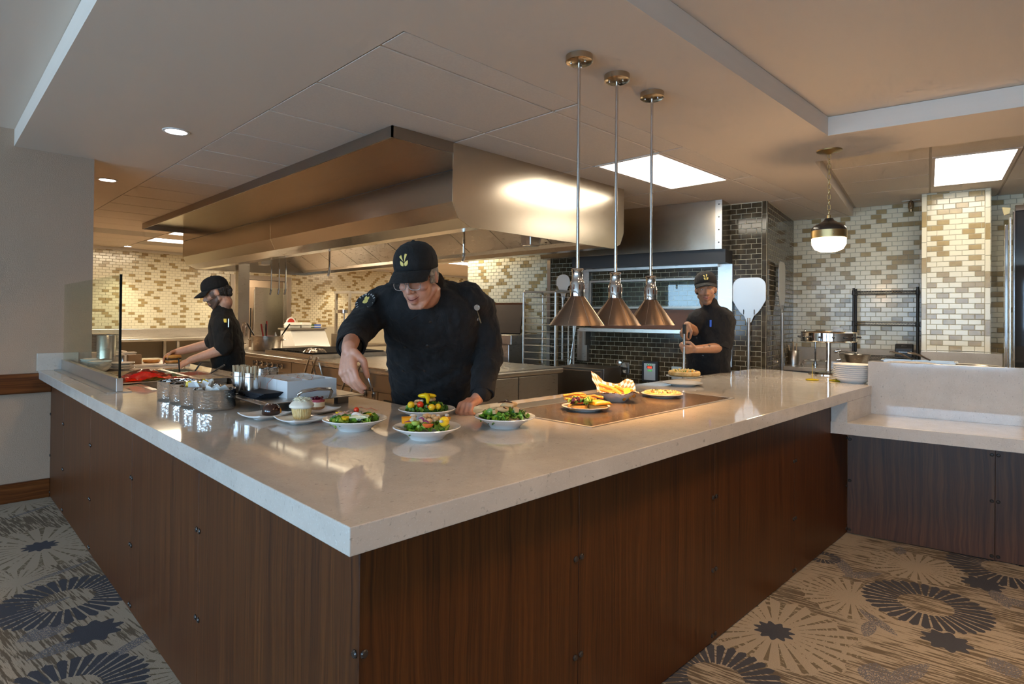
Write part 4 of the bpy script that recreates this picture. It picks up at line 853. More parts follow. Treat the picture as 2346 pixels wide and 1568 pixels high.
MB(MUV).box((6.15, 3.02, 0.02), (6.62, 3.66, 0.86)).build('body', 'stainless_dark', bn, world=True, smooth=None, bevel=0.006); MB(MUV).box((6.142, 3.05, 0.06), (6.15, 3.55, 0.83)).build('door', 'stainless_dark', bn, world=True, smooth=None, bevel=0.004)
# pizza peels
def peel(name, label, M, blade_w, blade_h, handle, mt='aluminium', hmt='aluminium', group='pizza peels hanging on the dark tiles'):
    """blade in the local xz plane, y out of the wall, origin where blade meets handle"""
    t = thing(name, label, 'pizza peel', M.translation, 0, group); t.matrix_basis = M; w, h_ = blade_w / 2, blade_h; pts = []
    for cx_, cz_, a0, a1, r in ((w - 0.09, h_ - 0.09, 0, 90, 0.09), (-w + 0.09, h_ - 0.09, 90, 180, 0.09)):
        pts += [(cx_ + r * math.cos(math.radians(a0 + (a1 - a0) * i / 6)), cz_ + r * math.sin(math.radians(a0 + (a1 - a0) * i / 6))) for i in range(7)]
    pts += [(-w, 0.12 * h_ / 0.35), (-w * 0.82, 0.07), (-w * 0.55, 0.0), (-w * 0.30, -0.04), (-0.022, -0.11), (0.022, -0.11), (w * 0.30, -0.04), (w * 0.55, 0.0), (w * 0.82, 0.07), (w, 0.12 * h_ / 0.35)]
    Mx = frame((0, 0, 0), (1, 0, 0), (0, 0, 1), (0, -1, 0)); MB(Mx).prism(pts, -0.003, 0.003).build('blade', mt, t, smooth=None, bevel=0.0015)
    MB().tube([(0, 0.004, -0.06), (0, 0.006, -handle)], 0.016, 10).build('handle', hmt, t)
    return t
for lab, Mp, bw, bh, hl in (('wide aluminium pizza peel hanging flat on the front of the dark tiles', face_frame(PU(1716, 716, UB - 0.035), -UU), 0.34, 0.375, 0.80), ('aluminium pizza peel seen edge-on around the corner of the dark tiles', face_frame(uv(7.265, VB - 0.06, 1.58), -VV), 0.36, 0.52, 0.80)):
    pe = peel('pizza_peel', lab, Mp, bw, bh, hl)
    for s in (-1, 1): MB().tube([(s * 0.055, -0.03, -0.02), (s * 0.055, 0.012, -0.02), (s * 0.055, 0.012, 0.03)], 0.003, 6).build('hook', 'iron_black', pe)
p = PU(1290, 668, 6.66); pe = peel('pizza_peel', 'small round peel partly hidden behind the left heat lamp', face_frame(p, -UU), 0.20, 0.22, 0.9)
for qx, q2, lab in ((1278, 1275, 'brown wooden peel handle leaning at the left of the dark tiles'),):
    a = PU(qx, 635, 6.70); c = PU(q2, 875, 6.60); t = thing('wooden_pole', lab, 'pole', tuple(c)); c2 = Vector((c.x, c.y, 0.0)); MB().tube([c2, a], 0.017, 10).build('shaft', 'peel_wood', t, world=True)
for qa, qb, lab in (((1302, 752), (1302, 885), 'thin upright steel rod left of the steel cabinet'), ((1318, 752), (1297, 895), 'thin slanting steel rod left of the steel cabinet')):
    a = PU(*qa, 6.55); c = PU(*qb, 6.45); d = (c - a); c2 = a + d * ((a.z) / -d.z); t = thing('steel_rod', lab, 'rod', tuple(c2), 0, 'rods leaning by the oven'); a2 = a - d * 0.6; MB().tube([c2, a2], 0.010, 8).build('shaft', 'chrome_soft', t, world=True)
# ------------------------------------------------------------------ heat lamps
def heat_lamp(k, lab):
    q = PY((1322, 1409, 1490)[k], 748, 1.80); x, y = q.x, 1.80
    t = thing('heat_lamp', lab, 'heat lamp', (x, y, 1.41), 0, 'heat lamps over the warming shelf'); H_ = CZ - 1.41
    cn = MB().lathe([(0.066, H_ - 0.028), (0.066, H_)], 32); cn.lathe([(0.0, H_ - 0.034), (0.058, H_ - 0.034), (0.066, H_ - 0.028)], 32); c_ = cn.build('canopy', 'bronze', t)
    for a in (0.4, 2.5, 4.6): MB().ell((0.04 * math.cos(a), 0.04 * math.sin(a), H_ - 0.038), 0.005, None, 8, 6).build('canopy_screw', 'chrome', c_)
    MB().tube([(0, 0, H_ - 0.03), (0, 0, 0.27)], 0.0078, 12).build('rod', 'chrome_soft', t)
    MB().lathe([(0.0, 0.275), (0.029, 0.275), (0.031, 0.270), (0.027, 0.262), (0.027, 0.225), (0.033, 0.214)], 24).build('socket_cap', 'chrome', t)
    sk = MB().lathe([(0.033, 0.214), (0.0355, 0.208), (0.0355, 0.142)], 24).build('socket', 'chrome', t)
    for a in range(8):
        A = a * PI / 4 + 0.2; MB().box((-0.0028, -0.001, -0.012), (0.0028, 0.001, 0.012), RZ(A) @ T(0.0358, 0, 0.185) @ RZ(PI / 2)).build('vent_slot', 'copper_brown', sk, smooth=None)
    cone = MB(); n = 40
    cone.lathe([(0.034, 0.140), (0.133, 0.004), (0.134, 0.0), (0.131, 0.0), (0.031, 0.139)], n); sh = cone.build('shade', 'brushed_bronze', t)
    for a in range(8):
        A = a * PI / 4 + 0.35; c0 = Vector((0.0345 * math.cos(A), 0.0345 * math.sin(A), 0.140)); c1 = Vector((0.1337 * math.cos(A), 0.1337 * math.sin(A), 0.003)); MB().tube([c0, c1], 0.0011, 5).build('seam_reflection', 'chrome_soft', sh)  # bright strips paint the highlight lines along the shade's seams
    A = -0.95; nrm = Vector((math.cos(A) * 0.81, math.sin(A) * 0.81, 0.585)); pos = Vector((0.126 * math.cos(A), 0.126 * math.sin(A), 0.0135))
    Fs = sign_frame(pos + nrm * 0.0008, nrm); MB(Fs).box((-0.034, -0.008, -0.0005), (0.034, 0.008, 0.0005)).build('warning_label', 'ink', t, smooth=None)
    MB().ell((0, 0, 0.09), (0.026, 0.026, 0.04)).build('bulb', 'lamp_heat', t)
    l = light('heat_bulb', 'SPOT', (0, 0, 0.06), 15, HOT, spot=math.radians(115), blend=0.6, radius=0.04, aim=(0, 0, -1)); l.parent = t
for k, lab in enumerate(('conical bronze heat lamp on a long rod, the left one', 'conical bronze heat lamp on a long rod, the middle one', 'conical bronze heat lamp on a long rod, the right one')): heat_lamp(k, lab)
def text_mesh(body, size, M, mt, parent, name='lettering'):
    cu = bpy.data.curves.new(name, 'FONT'); cu.body = body; cu.size = size; cu.align_x = 'CENTER'; cu.align_y = 'CENTER'; cu.extrude = 0.0003; cu.resolution_u = 1
    o = bpy.data.objects.new(name, cu); C.objects.link(o); bpy.context.view_layer.update()
    me = bpy.data.meshes.new_from_object(o.evaluated_get(bpy.context.evaluated_depsgraph_get())); bpy.data.objects.remove(o); me.transform(M); me.materials.clear()
    return link(name, me, mt, parent)
for o in [o for o in C.objects if o.name.startswith('warning_label')]:
    A = -0.95; nrm = Vector((math.cos(A) * 0.81, math.sin(A) * 0.81, 0.585)); pos = Vector((0.126 * math.cos(A), 0.126 * math.sin(A), 0.0135)); Fs = sign_frame(pos + nrm * 0.0016, nrm)
    text_mesh('CAUTION HOT\nAVOID TOUCHING', 0.0066, Fs, 'white_plain', o)
text_mesh('RODEGO', 0.026, sign_frame(uv(6.6745, 2.685, 0.755), -UU), 'ink', None, 'lettering').parent = cp; bpy.data.objects['lettering'].matrix_parent_inverse = cp.matrix_basis.inverted()
# ------------------------------------------------------------------ globe pendant
def pendant(loc, lab, power=14):
    t = thing('pendant_lamp', lab, 'pendant lamp', loc); z = loc[2]
    MB().lathe([(0.0, -0.03), (0.012, -0.03), (0.03, -0.02), (0.085, -0.008), (0.088, 0.0)], 28).build('canopy', 'brass', t)
    ln = z - 2.225; k = int((ln - 0.03) / 0.036)
    for i in range(k):
        zz = -0.045 - i * (ln - 0.03) / k; ax = ((1, 0, 0), (0, 0, 1)) if i % 2 else ((0, 1, 0), (0, 0, 1))
        a = arc((0, 0, zz - 0.008), 0.010, PI, 2 * PI, 5, ax); c_ = arc((0, 0, zz + 0.012), 0.010, 0, PI, 5, ax); MB().tube(a + c_, 0.0028, 6, closed=True).build('chain_link', 'brass', t)
    B = 1.955 - z
    MB().tube([(0, 0, B + 0.23), (0, 0, B + 0.275)], 0.014, 12).build('loop', 'brass', t)
    MB().lathe([(0.119, B + 0.158), (0.119, B + 0.175), (0.105, B + 0.195), (0.065, B + 0.215), (0.035, B + 0.235), (0.028, B + 0.25), (0, B + 0.252)], 36).build('shade', 'enamel_black', t)
    bd = MB().lathe([(0.118, B + 0.10), (0.122, B + 0.102), (0.122, B + 0.156), (0.118, B + 0.158)], 36).build('band', 'brass', t)
    for a in (-2.6, -0.9, 1.2): MB().ell((0.123 * math.cos(a), 0.123 * math.sin(a), B + 0.13), 0.006, None, 8, 6).build('screw', 'bronze', bd)
    MB().lathe([(0, B), (0.06, B + 0.004), (0.095, B + 0.02), (0.115, B + 0.055), (0.117, B + 0.10)], 36).build('glass_globe', 'lamp_globe', t)
    l = light('globe_bulb', 'POINT', (0, 0, B - 0.08), power, WARM, radius=0.08); l.parent = t; return t
pendant((4.795, 1.457, CZ), 'pendant lamp with black cap, brass band and glowing white globe on a chain')

# ------------------------------------------------------------------ plates and bowls
def lathe_thing(name, lab, cat, loc, prof, mt, group=None, seg=40, part='body', rz=0):
    t = thing(name, lab, cat, loc, rz, group); MB().lathe(prof, seg).build(part, mt, t); return t
RIM_BOWL = [(0, 0), (0.062, 0), (0.066, 0.006), (0.078, 0.018), (0.122, 0.040), (0.126, 0.043), (0.124, 0.046), (0.095, 0.037), (0.082, 0.026), (0.06, 0.014), (0, 0.012)]
FLAT_PLATE = [(0, 0), (0.068, 0), (0.072, 0.004), (0.115, 0.017), (0.118, 0.020), (0.115, 0.021), (0.076, 0.009), (0, 0.007)]
_leafm = {}
def leaf_mesh(kind):
    if kind not in _leafm:
        r = random.Random(sum(map(ord, kind))); L, Wd = 0.055, 0.034
        def f(u, v):
            w = Wd * math.sin(PI * min(1, u * 0.92 + 0.08)) ** 0.7 * (1 + 0.18 * math.cos(u * 22)); return ((u - 0.5) * L, (v - 0.5) * w, 0.007 * math.sin(u * 9 + v * 4) + 0.012 * (v - 0.5) ** 2 * 4 + 0.010 * math.sin(u * PI) + r.uniform(-.001, .001))
        mb = MB().grid(f, 8, 4); me = mb.mesh('leaf', 60); me.materials.append(MATS[kind]); _leafm[kind] = me
    return _leafm[kind]
def bit(name, me, parent, M): o = bpy.data.objects.new(name, me); C.objects.link(o); o.parent = parent; o.matrix_basis = M; return o
_bits = {}
def bitmesh(key, fn, mt):
    if key not in _bits: me = fn().mesh(key, 50); me.materials.append(MATS[mt]); _bits[key] = me
    return _bits[key]
def chunk(r=random.Random(3), s=(1, 1, 0.7), n=7):
    mb = MB().ell((0, 0, 0), s, None, n, 5); rr = random.Random(9); mb.v = [tuple(c * (0.82 + 0.36 * rr.random()) for c in p) for p in mb.v]; return mb
def rot(r): return Matrix.Rotation(r.uniform(0, 6.28), 4, 'Z') @ Matrix.Rotation(r.uniform(-0.6, 0.6), 4, 'X') @ Matrix.Rotation(r.uniform(-0.5, 0.5), 4, 'Y')
def scatter(t, r, n, rad, z0, zc, items):
    for k in range(n):
        a = r.uniform(0, 6.28); q = rad * math.sqrt(r.random()); z = z0 + zc * (1 - (q / rad) ** 2) * r.uniform(0.75, 1.05); nm, me, s = r.choice(items); bit(nm, me, t, T(q * math.cos(a), q * math.sin(a), z) @ rot(r) @ SCL(*(s if isinstance(s, tuple) else (s,) * 3)))
cube = lambda: MB().box((-1, -1, -1), (1, 1, 1)); ballf = lambda: MB().ell((0, 0, 0), 1, None, 14, 9)
def hemi(): return MB().lathe([(0, -1), (0.5, -0.87), (0.87, -0.5), (1, 0), (0.9, 0.04), (0, 0.05)], 16)
def strip():
    return MB().tube([(-1, 0, 0), (-0.5, 0.15, 0.1), (0, 0.2, 0.14), (0.5, 0.1, 0.1), (1, -0.1, 0)], [0.05, 0.1, 0.11, 0.1, 0.05], 6)
def ribbon(): return MB().grid(lambda u, v: ((u - .5) * 2, (v - .5) * 0.9 + 0.2 * math.sin(u * 5), 0.18 * math.sin(u * 11 + v)), 12, 3)
I_LEAFG = ('leaf', None, 1.0)
def L(kind, s=1.0): return ('leaf', leaf_mesh(kind), s)
def B(nm, key, fn, mt, s): return (nm, bitmesh(key + mt, fn, mt), s)
def salad(px, py, lab_plate, lab, seed, pieces, leaves, n=46, hz=0.03, rr=0.082):
    p = P(px, py, ZT); loc = (p.x, p.y, ZT); lathe_thing('salad_bowl', lab_plate, 'bowl', loc, RIM_BOWL, 'porcelain', 'white rimmed salad bowls')
    t = thing('salad', lab, 'salad', (p.x, p.y, ZT + 0.014), 0, 'salads on the counter'); r = random.Random(seed); scatter(t, r, n, rr, 0.014, hz * 0.8, leaves)
    for nm, key, fn, mt, s, x, y, z, rz in pieces: bit(nm, bitmesh(key + mt, fn, mt), t, RZ(-PI / 4) @ T(x, y, z + 0.004) @ RZ(rz) @ RX(r.uniform(-0.2, 0.2)) @ SCL(*(s if isinstance(s, tuple) else (s,) * 3)))
    return t
# local x of the pieces runs to the right of the picture, local y away from the camera
R1 = random.Random(5)
salad(813, 984, 'white rimmed bowl holding the ham and egg salad', 'chef salad with pink ham, white egg and green lettuce', 1, [
    ('ham', 'ribbon', ribbon, 'ham', (0.032, 0.022, 0.02), -0.05, -0.02, 0.045, 0.7), ('ham', 'ribbon', ribbon, 'ham', (0.032, 0.022, 0.02), -0.035, 0.0, 0.052, 0.2), ('ham', 'ribbon', ribbon, 'ham', (0.03, 0.02, 0.02), -0.06, 0.01, 0.042, 1.2), ('ham', 'ribbon', ribbon, 'ham', (0.03, 0.02, 0.02), -0.02, -0.015, 0.048, -0.3),
    ('egg', 'ball', ballf, 'egg_white', (0.019, 0.016, 0.016), 0.028, -0.045, 0.038, 0.3), ('egg', 'ball', ballf, 'egg_white', (0.019, 0.016, 0.015), 0.008, -0.02, 0.040, 0.8), ('tomato', 'ball', ballf, 'tomato_red', 0.011, 0.0, 0.02, 0.056, 0),
    ('bacon_strip', 'ribbon', ribbon, 'bacon', (0.045, 0.010, 0.02), 0.045, 0.03, 0.06, -0.4), ('yellow_tomato', 'hemi', hemi, 'tomato_yellow', 0.016, -0.02, -0.065, 0.042, 0.3), ('yellow_tomato', 'hemi', hemi, 'tomato_yellow', 0.014, -0.075, 0.035, 0.045, 0.3), ('yellow_tomato', 'hemi', hemi, 'tomato_yellow', 0.012, 0.055, 0.0, 0.045, 0.3)]
    + [('cheese_stick', 'cube', cube, 'cheese_pale', (0.018, 0.003, 0.003), R1.uniform(0.01, 0.055), R1.uniform(-0.065, -0.035), R1.uniform(0.038, 0.046), R1.uniform(-0.6, 0.6)) for _ in range(12)]
    + [('lettuce', 'leaf', lambda: MB(), 'leaf_green', 1, 0, 0, -0.5, 0) for _ in range(0)], [L('leaf_green'), L('leaf_pale'), L('leaf_dark', 0.8)], 30, 0.016)
salad(978, 959, 'white rimmed bowl holding the salad under yellow sauce', 'green salad with cherry tomatoes and a thick yellow sauce poured over', 2, [
    ('chicken_piece', 'chunk', chunk, 'chicken', (0.024, 0.018, 0.014), -0.035, 0.01, 0.056, 0.3), ('chicken_piece', 'chunk', chunk, 'chicken', (0.022, 0.018, 0.014), 0.02, 0.02, 0.062, 1.3), ('chicken_piece', 'chunk', chunk, 'chicken', (0.02, 0.016, 0.012), -0.055, -0.02, 0.05, 2.3), ('feta', 'chunk', chunk, 'feta', 0.009, -0.02, -0.02, 0.062, 0),
    ('tomato', 'ball', ballf, 'tomato_red', 0.015, -0.022, -0.05, 0.05, 0), ('tomato', 'hemi', hemi, 'tomato_red', 0.014, 0.022, -0.055, 0.046, 0), ('yellow_tomato', 'ball', ballf, 'tomato_yellow', 0.016, -0.065, -0.035, 0.046, 0), ('yellow_tomato', 'ball', ballf, 'tomato_yellow', 0.015, 0.03, -0.07, 0.042, 0), ('yellow_tomato', 'ball', ballf, 'tomato_yellow', 0.014, 0.055, -0.05, 0.042, 0),
    ('sauce', 'sauce', lambda: MB().ell((0, 0, 0), (1, 0.55, 0.35), None, 16, 9).tube([(-0.2, 0, 0.1), (0.1, -0.5, 0.0), (0.25, -1.1, -0.5), (0.3, -1.6, -1.0)], [0.3, 0.28, 0.22, 0.12], 10), 'sauce_yellow', (0.042, 0.042, 0.034), 0.0, 0.0, 0.082, 0)], [L('leaf_dark', 0.9), L('leaf_green'), L('leaf_dark', 0.7)], 54, 0.034)
salad(978, 1004, 'white rimmed bowl nearest the counter corner, holding the chopped salad', 'colourful chopped salad with halved red tomato, onion and white cheese', 3, [
    ('tomato', 'hemi', hemi, 'tomato_flesh', (0.021, 0.018, 0.016), 0.012, -0.062, 0.046, 0), ('tomato', 'hemi', hemi, 'tomato_red', 0.015, 0.01, 0.05, 0.058, 0), ('yellow_tomato', 'ball', ballf, 'tomato_yellow', 0.019, 0.068, -0.035, 0.05, 0), ('yellow_tomato', 'hemi', hemi, 'pepper_orange', 0.016, 0.07, 0.02, 0.055, 0), ('pepper_strip', 'cube', cube, 'pepper_orange', (0.018, 0.012, 0.010), -0.072, -0.02, 0.052, 0.3), ('pepper_strip', 'cube', cube, 'tomato_yellow', (0.012, 0.010, 0.008), -0.06, 0.0, 0.05, 0.6),
    ('onion_strip', 'strip', strip, 'onion_purple', (0.03, 0.03, 0.03), -0.015, -0.045, 0.058, -1.1), ('onion_strip', 'strip', strip, 'onion_purple', (0.024, 0.024, 0.024), 0.0, -0.06, 0.052, -0.7), ('onion_strip', 'strip', strip, 'onion_purple', (0.022,) * 3, -0.055, -0.04, 0.048, 0.3), ('green_pepper', 'hemi', hemi, 'leaf_pale', 0.016, -0.035, -0.05, 0.052, 0)]
    + [('cheese_cube', 'chunk', chunk, 'feta', R1.uniform(0.008, 0.013), R1.uniform(-0.06, 0.07), R1.uniform(-0.06, 0.05), R1.uniform(0.046, 0.062), R1.uniform(0, 3)) for _ in range(16)] + [('chicken_piece', 'chunk', chunk, 'chicken', R1.uniform(0.010, 0.015), R1.uniform(-0.05, 0.06), R1.uniform(-0.05, 0.05), R1.uniform(0.05, 0.06), R1.uniform(0, 3)) for _ in range(9)], [L('leaf_green', 0.8), L('leaf_pale', 0.8), L('leaf_dark', 0.6)], 40, 0.026)
salad(1157, 978, 'white rimmed bowl on the right holding the salad with grilled chicken', 'leafy green salad topped with grilled chicken breast in dark glaze', 4, [
    ('chicken_piece', 'chunk', chunk, 'chicken', (0.032, 0.024, 0.016), -0.01, -0.025, 0.058, 0.3), ('chicken_piece', 'chunk', chunk, 'chicken', (0.034, 0.022, 0.018), 0.012, 0.01, 0.068, -0.4), ('chicken_piece', 'chunk', chunk, 'chicken', (0.026, 0.02, 0.016), 0.03, 0.03, 0.07, 0.8), ('crouton', 'cube', cube, 'chicken', 0.009, 0.045, -0.03, 0.056, 0.4), ('crouton', 'cube', cube, 'chicken', 0.008, -0.04, -0.045, 0.05, 0.9),
    ('glaze', 'strip', strip, 'chocolate', (0.03, 0.03, 0.03), 0.0, -0.01, 0.082, 0.2), ('glaze', 'strip', strip, 'chocolate', (0.028, 0.028, 0.028), 0.006, 0.01, 0.086, 1.4), ('glaze', 'strip', strip, 'chocolate', (0.025,) * 3, 0.0, -0.045, 0.066, 1.8)]
    + [('cheese_shaving', 'ribbon', ribbon, 'cheese_pale', (0.008, 0.004, 0.004), R1.uniform(-0.07, 0.08), R1.uniform(-0.07, 0.0), 0.05, R1.uniform(0, 3)) for _ in range(12)], [L('leaf_green'), L('leaf_green', 1.1), L('leaf_pale', 0.9), L('leaf_dark', 0.9)], 60, 0.03, 0.088)
# ------------------------------------------------------------------ burger plate, fries, pizzas
p = P(1342, 939, ZT + 0.003); bp = (p.x, p.y, ZT + 0.003); lathe_thing('dinner_plate', 'white plate under the open burger on the warming shelf', 'plate', bp, FLAT_PLATE, 'porcelain', 'round white plates')
Mv = T(p.x, p.y, ZT + 0.012) @ RZ(-PI / 4)
def sub(M): return (M.translation.x, M.translation.y, M.translation.z)
bg = thing('burger', 'open cheeseburger with leaf and sliced bun on the warming shelf', 'burger', (p.x, p.y, ZT + 0.0122), -PI / 4)
BUN = [(0, 0), (0.045, 0), (0.050, 0.006), (0.048, 0.016), (0.044, 0.020), (0, 0.021)]
MB().lathe(BUN, 28, T(-0.045, -0.04, 0)).build('bun_half', 'bun_crust', bg); MB().lathe(BUN, 28, T(0.055, -0.025, 0)).build('bun_half', 'bun_crust', bg)
rr = random.Random(2); pt = MB().lathe([(0, 0), (0.044, 0), (0.047, 0.007), (0.043, 0.014), (0, 0.015)], 28, T(0.055, -0.025, 0.021)); pt.build('patty', 'patty', bg)
def drape(u, v):
    x, y = (u - 0.5) * 0.10, (v - 0.5) * 0.10; d = max(abs(x), abs(y)) ; return (x, y, 0.0375 - max(0, d - 0.036) * 0.9)
MB(T(0.055, -0.025, 0) @ RZ(0.5)).grid(drape, 10, 10).build('cheese_slice', 'cheddar', bg, thick=0.004)
MB().lathe([(0, 0.0), (0.036, 0.0), (0.038, 0.004), (0, 0.006)], 24, T(-0.035, -0.03, 0.034) @ RX(0.15)).build('tomato_slice', 'tomato_flesh', bg); MB().lathe([(0.018, 0), (0.026, 0), (0.026, 0.004), (0.018, 0.004), (0.018, 0)], 20, T(-0.03, -0.02, 0.042)).build('onion_ring', 'onion_purple', bg)
for k in range(16): bit('leaf', leaf_mesh(('leaf_pale', 'leaf_green', 'radicchio')[k % 3 if k < 9 else 0]), bg, T(-0.045 + rr.uniform(-0.045, 0.06), -0.045 + rr.uniform(-0.025, 0.03), 0.026 + rr.uniform(0, 0.008)) @ rot(rr) @ SCL(0.9, 0.9, 0.9))
fry_me = MB().box((-0.045, -0.0058, -0.0058), (0.045, 0.0058, 0.0058)).mesh('fry', None); fry_me.materials.append(MATS['fry'])
curly = [MB().tube([(-0.05, 0, 0), (-0.025, 0.006 * s, 0.002), (0, 0.008 * s, 0.004), (0.03, 0.002, 0), (0.05, -0.006 * s, -0.002)], 0.0068, 6).mesh('fry', 40) for s in (-1, 0.3, 1)]
for m_ in curly: m_.materials.append(MATS['fry'])
def fries(lab, M, n, spread, seed, zc, group):
    r = random.Random(seed)
    for k in range(n):
        t = bpy.data.objects.new('french_fry', r.choice(curly)); C.objects.link(t); z = (k // 5) * 0.011
        t.matrix_basis = M @ T(r.uniform(-1, 1) * spread[0], r.uniform(-1, 1) * spread[1], z) @ RZ(r.uniform(-0.9, 0.9)) @ RY(r.uniform(-0.25, 0.25)) @ SCL(*((r.uniform(0.7, 1.15),) + (1, 1)))
        tag(t, lab, 'fry', group)
fries('orange fry in the heap behind the open burger', T(p.x, p.y, ZT + 0.026) @ RZ(-PI / 4) @ T(-0.01, 0.045, 0), 22, (0.065, 0.03), 4, 0.0, 'fries behind the burger')
# paper-lined bowl with fried strips
p = P(1412, 919, ZT + 0.003); lathe_thing('oval_bowl', 'white boat bowl holding the checked paper and fried strips', 'bowl', (p.x, p.y, ZT + 0.003), [(0, 0), (0.05, 0), (0.056, 0.006), (0.10, 0.045), (0.104, 0.05), (0.098, 0.05), (0.052, 0.012), (0, 0.01)], 'porcelain', 'round white plates')
t = thing('paper_liner', 'brown and white checked paper liner standing up in the bowl', 'paper', (p.x, p.y, ZT + 0.017), -PI / 4)
def liner(u, v):
    x, y = (u - 0.5) * 2, (v - 0.5) * 2; a, b_ = x * 0.8 + y * 0.6, y * 0.8 - x * 0.6; d = max(abs(x), abs(y)); k = math.hypot(x, y)
    z = 0.004 + 0.052 * min(k, 1.2) ** 2 + (0.06 if (x < -0.6 and y > 0.3) else 0.0) * (k - 0.7) + (0.012 * y if y > 0 else -0.02 * k * k) + 0.004 * math.sin(7 * x + 3 * y); return (x * 0.105 - (0.02 if (x < -0.6 and y > 0.3) else 0), y * 0.105, max(z, 0.003))
mb = MB().grid(liner, 16, 16); me = mb.mesh('sheet', 60); uvl = me.uv_layers.new(name='UVMap')
for poly in me.polygons:
    for li in poly.loop_indices:
        vi = me.loops[li].vertex_index; uvl.data[li].uv = ((vi % 17) / 16, (vi // 17) / 16)
link('sheet', me, 'check_paper', t, thick=0.0008)
r = random.Random(8)
for k in range(13):
    o = bpy.data.objects.new('fried_strip', curly[k % 3]); C.objects.link(o); o.matrix_basis = T(p.x, p.y, ZT + 0.034 + 0.011 * (k // 4)) @ RZ(-PI / 4) @ T(r.uniform(-0.04, 0.05), r.uniform(-0.03, 0.035), 0) @ RZ(r.uniform(-0.8, 0.2) - 0.2) @ RY(r.uniform(-0.2, 0.35)) @ SCL(1.25, 1.5, 1.5); tag(o, 'golden fried strip lying in the checked paper liner', 'fried strip', 'fried strips in the paper liner')
tag(MB().lathe([(0, -0.024), (0.014, -0.019), (0.022, -0.006), (0.024, 0.0), (0.0, 0.002)], 18, T(p.x, p.y, ZT + 0.060) @ RZ(-PI / 4) @ T(0.055, -0.045, 0.0) @ RX(0.9)).build('lemon_wedge', 'lemon', smooth=50), 'yellow lemon piece lying on the checked paper liner', 'lemon')
def pizza(loc, lab, seed, rad=0.105, tops=(), zs=1.0):
    t = thing('pizza', lab, 'pizza', loc, -PI / 4, 'small round pizzas'); t.scale.z = zs; r = random.Random(seed); ph = [r.uniform(0, 6) for _ in range(4)]
    sq = lambda a: 1 + 0.025 * math.sin(3 * a + ph[0]) + 0.015 * math.sin(7 * a + ph[1]); k = rad
    MB().lathe([(0, 0), (0.9 * k, 0), (k, 0.006), (0.99 * k, 0.016), (0.93 * k, 0.021), (0.86 * k, 0.016), (0.8 * k, 0.011), (0, 0.012)], 44, squash=sq).build('crust', 'pizza_crust', t)
    MB().lathe([(0, 0.0165), (0.5 * k, 0.0165), (0.84 * k, 0.0155), (0.86 * k, 0.012)], 40, squash=sq).build('cheese', 'pizza_cheese', t)
    scatter(t, r, 70, 0.8 * k, 0.017, 0.004, list(tops)); return t
TOPS1 = (B('topping', 'chunk', chunk, 'feta', 0.007), B('topping', 'chunk', chunk, 'chicken', 0.010), L('leaf_dark', 0.28), B('topping', 'chunk', chunk, 'pizza_cheese', 0.012), B('topping', 'chunk', chunk, 'tomato_flesh', 0.007))
TOPS2 = (B('topping', 'chunk', chunk, 'pizza_cheese', 0.014), B('topping', 'chunk', chunk, 'pizza_cheese', 0.011), B('topping', 'chunk', chunk, 'feta', 0.007), L('leaf_green', 0.25), B('topping', 'chunk', chunk, 'pepper_orange', 0.008), B('topping', 'chunk', chunk, 'bacon', 0.006))
p = P(1517, 909, ZT + 0.003); lathe_thing('dinner_plate', 'white plate under the pizza at the right of the warming shelf', 'plate', (p.x, p.y, ZT + 0.003), FLAT_PLATE, 'porcelain', 'round white plates'); pizza((p.x, p.y, ZT + 0.0115), 'small pizza with white cheese and greens on a plate', 3, 0.105, TOPS1)
p = P(1564, 883, ZT); lathe_thing('dinner_plate', 'empty white plate on the bare counter behind the pizza', 'plate', (p.x, p.y, ZT), [(r_ * 1.12, z_) for r_, z_ in FLAT_PLATE], 'porcelain', 'round white plates')
# ------------------------------------------------------------------ desserts on square plates
def square_plate(loc, lab, rz):
    t = thing('square_plate', lab, 'plate', loc, rz, 'square dessert plates'); S = 0.085
    def f(u, v):
        x, y = (u - 0.5) * 2, (v - 0.5) * 2; d = max(abs(x), abs(y)); k = min(1, math.hypot(x, y)); c = 0.004 + 0.016 * max(0, d - 0.55) ** 1.5 * 3 + 0.008 * (abs(x * y)) ** 2; e = 1 - 0.06 * (x * x * y * y); return (x * S * e, y * S * e, c)
    MB().grid(f, 18, 18).build('dish', 'porcelain', t, thick=0.004); MB().lathe([(0.045, 0.0), (0.047, 0.0), (0.047, 0.004), (0.045, 0.004)], 28).build('foot', 'porcelain', t); return t
DS = []
for (px, py, lab, rz) in ((607, 958, 'square white plate under the chocolate dome cake', 0.2), (690, 968, 'square white plate under the frosted cupcake', 0.1), (724, 946, 'square white plate under the berry cheesecake', 0.15)):
    p = P(px, py, ZT); DS.append(p); square_plate((p.x, p.y, ZT), lab, rz)
p = P(622, 953, ZT); t = thing('dome_cake', 'chocolate glazed dome cake with its orange sponge showing', 'cake', (p.x, p.y, ZT + 0.0065))
r = random.Random(3); MB().lathe([(0, 0), (0.038, 0), (0.041, 0.006), (0.040, 0.022), (0.034, 0.036), (0.022, 0.046), (0, 0.050)], 26, squash=lambda a: 1 + 0.02 * math.sin(5 * a)).build('glaze', 'chocolate', t)
MB().lathe([(0.0, 0.001), (0.0395, 0.001), (0.0425, 0.008), (0.0412, 0.021), (0.034, 0.034), (0.03, 0.036)], 10, arc=(-0.95, -0.2)).build('sponge', 'sponge_orange', t)
for k in range(14): bit('sugar_grain', bitmesh('grain', lambda: MB().box((-1, -1, -1), (1, 1, 1)), 'white_plain'), t, T(r.uniform(-0.02, 0.02), r.uniform(-0.02, 0.02), 0.048 + r.uniform(-0.004, 0.001)) @ SCL(0.001, 0.001, 0.001))
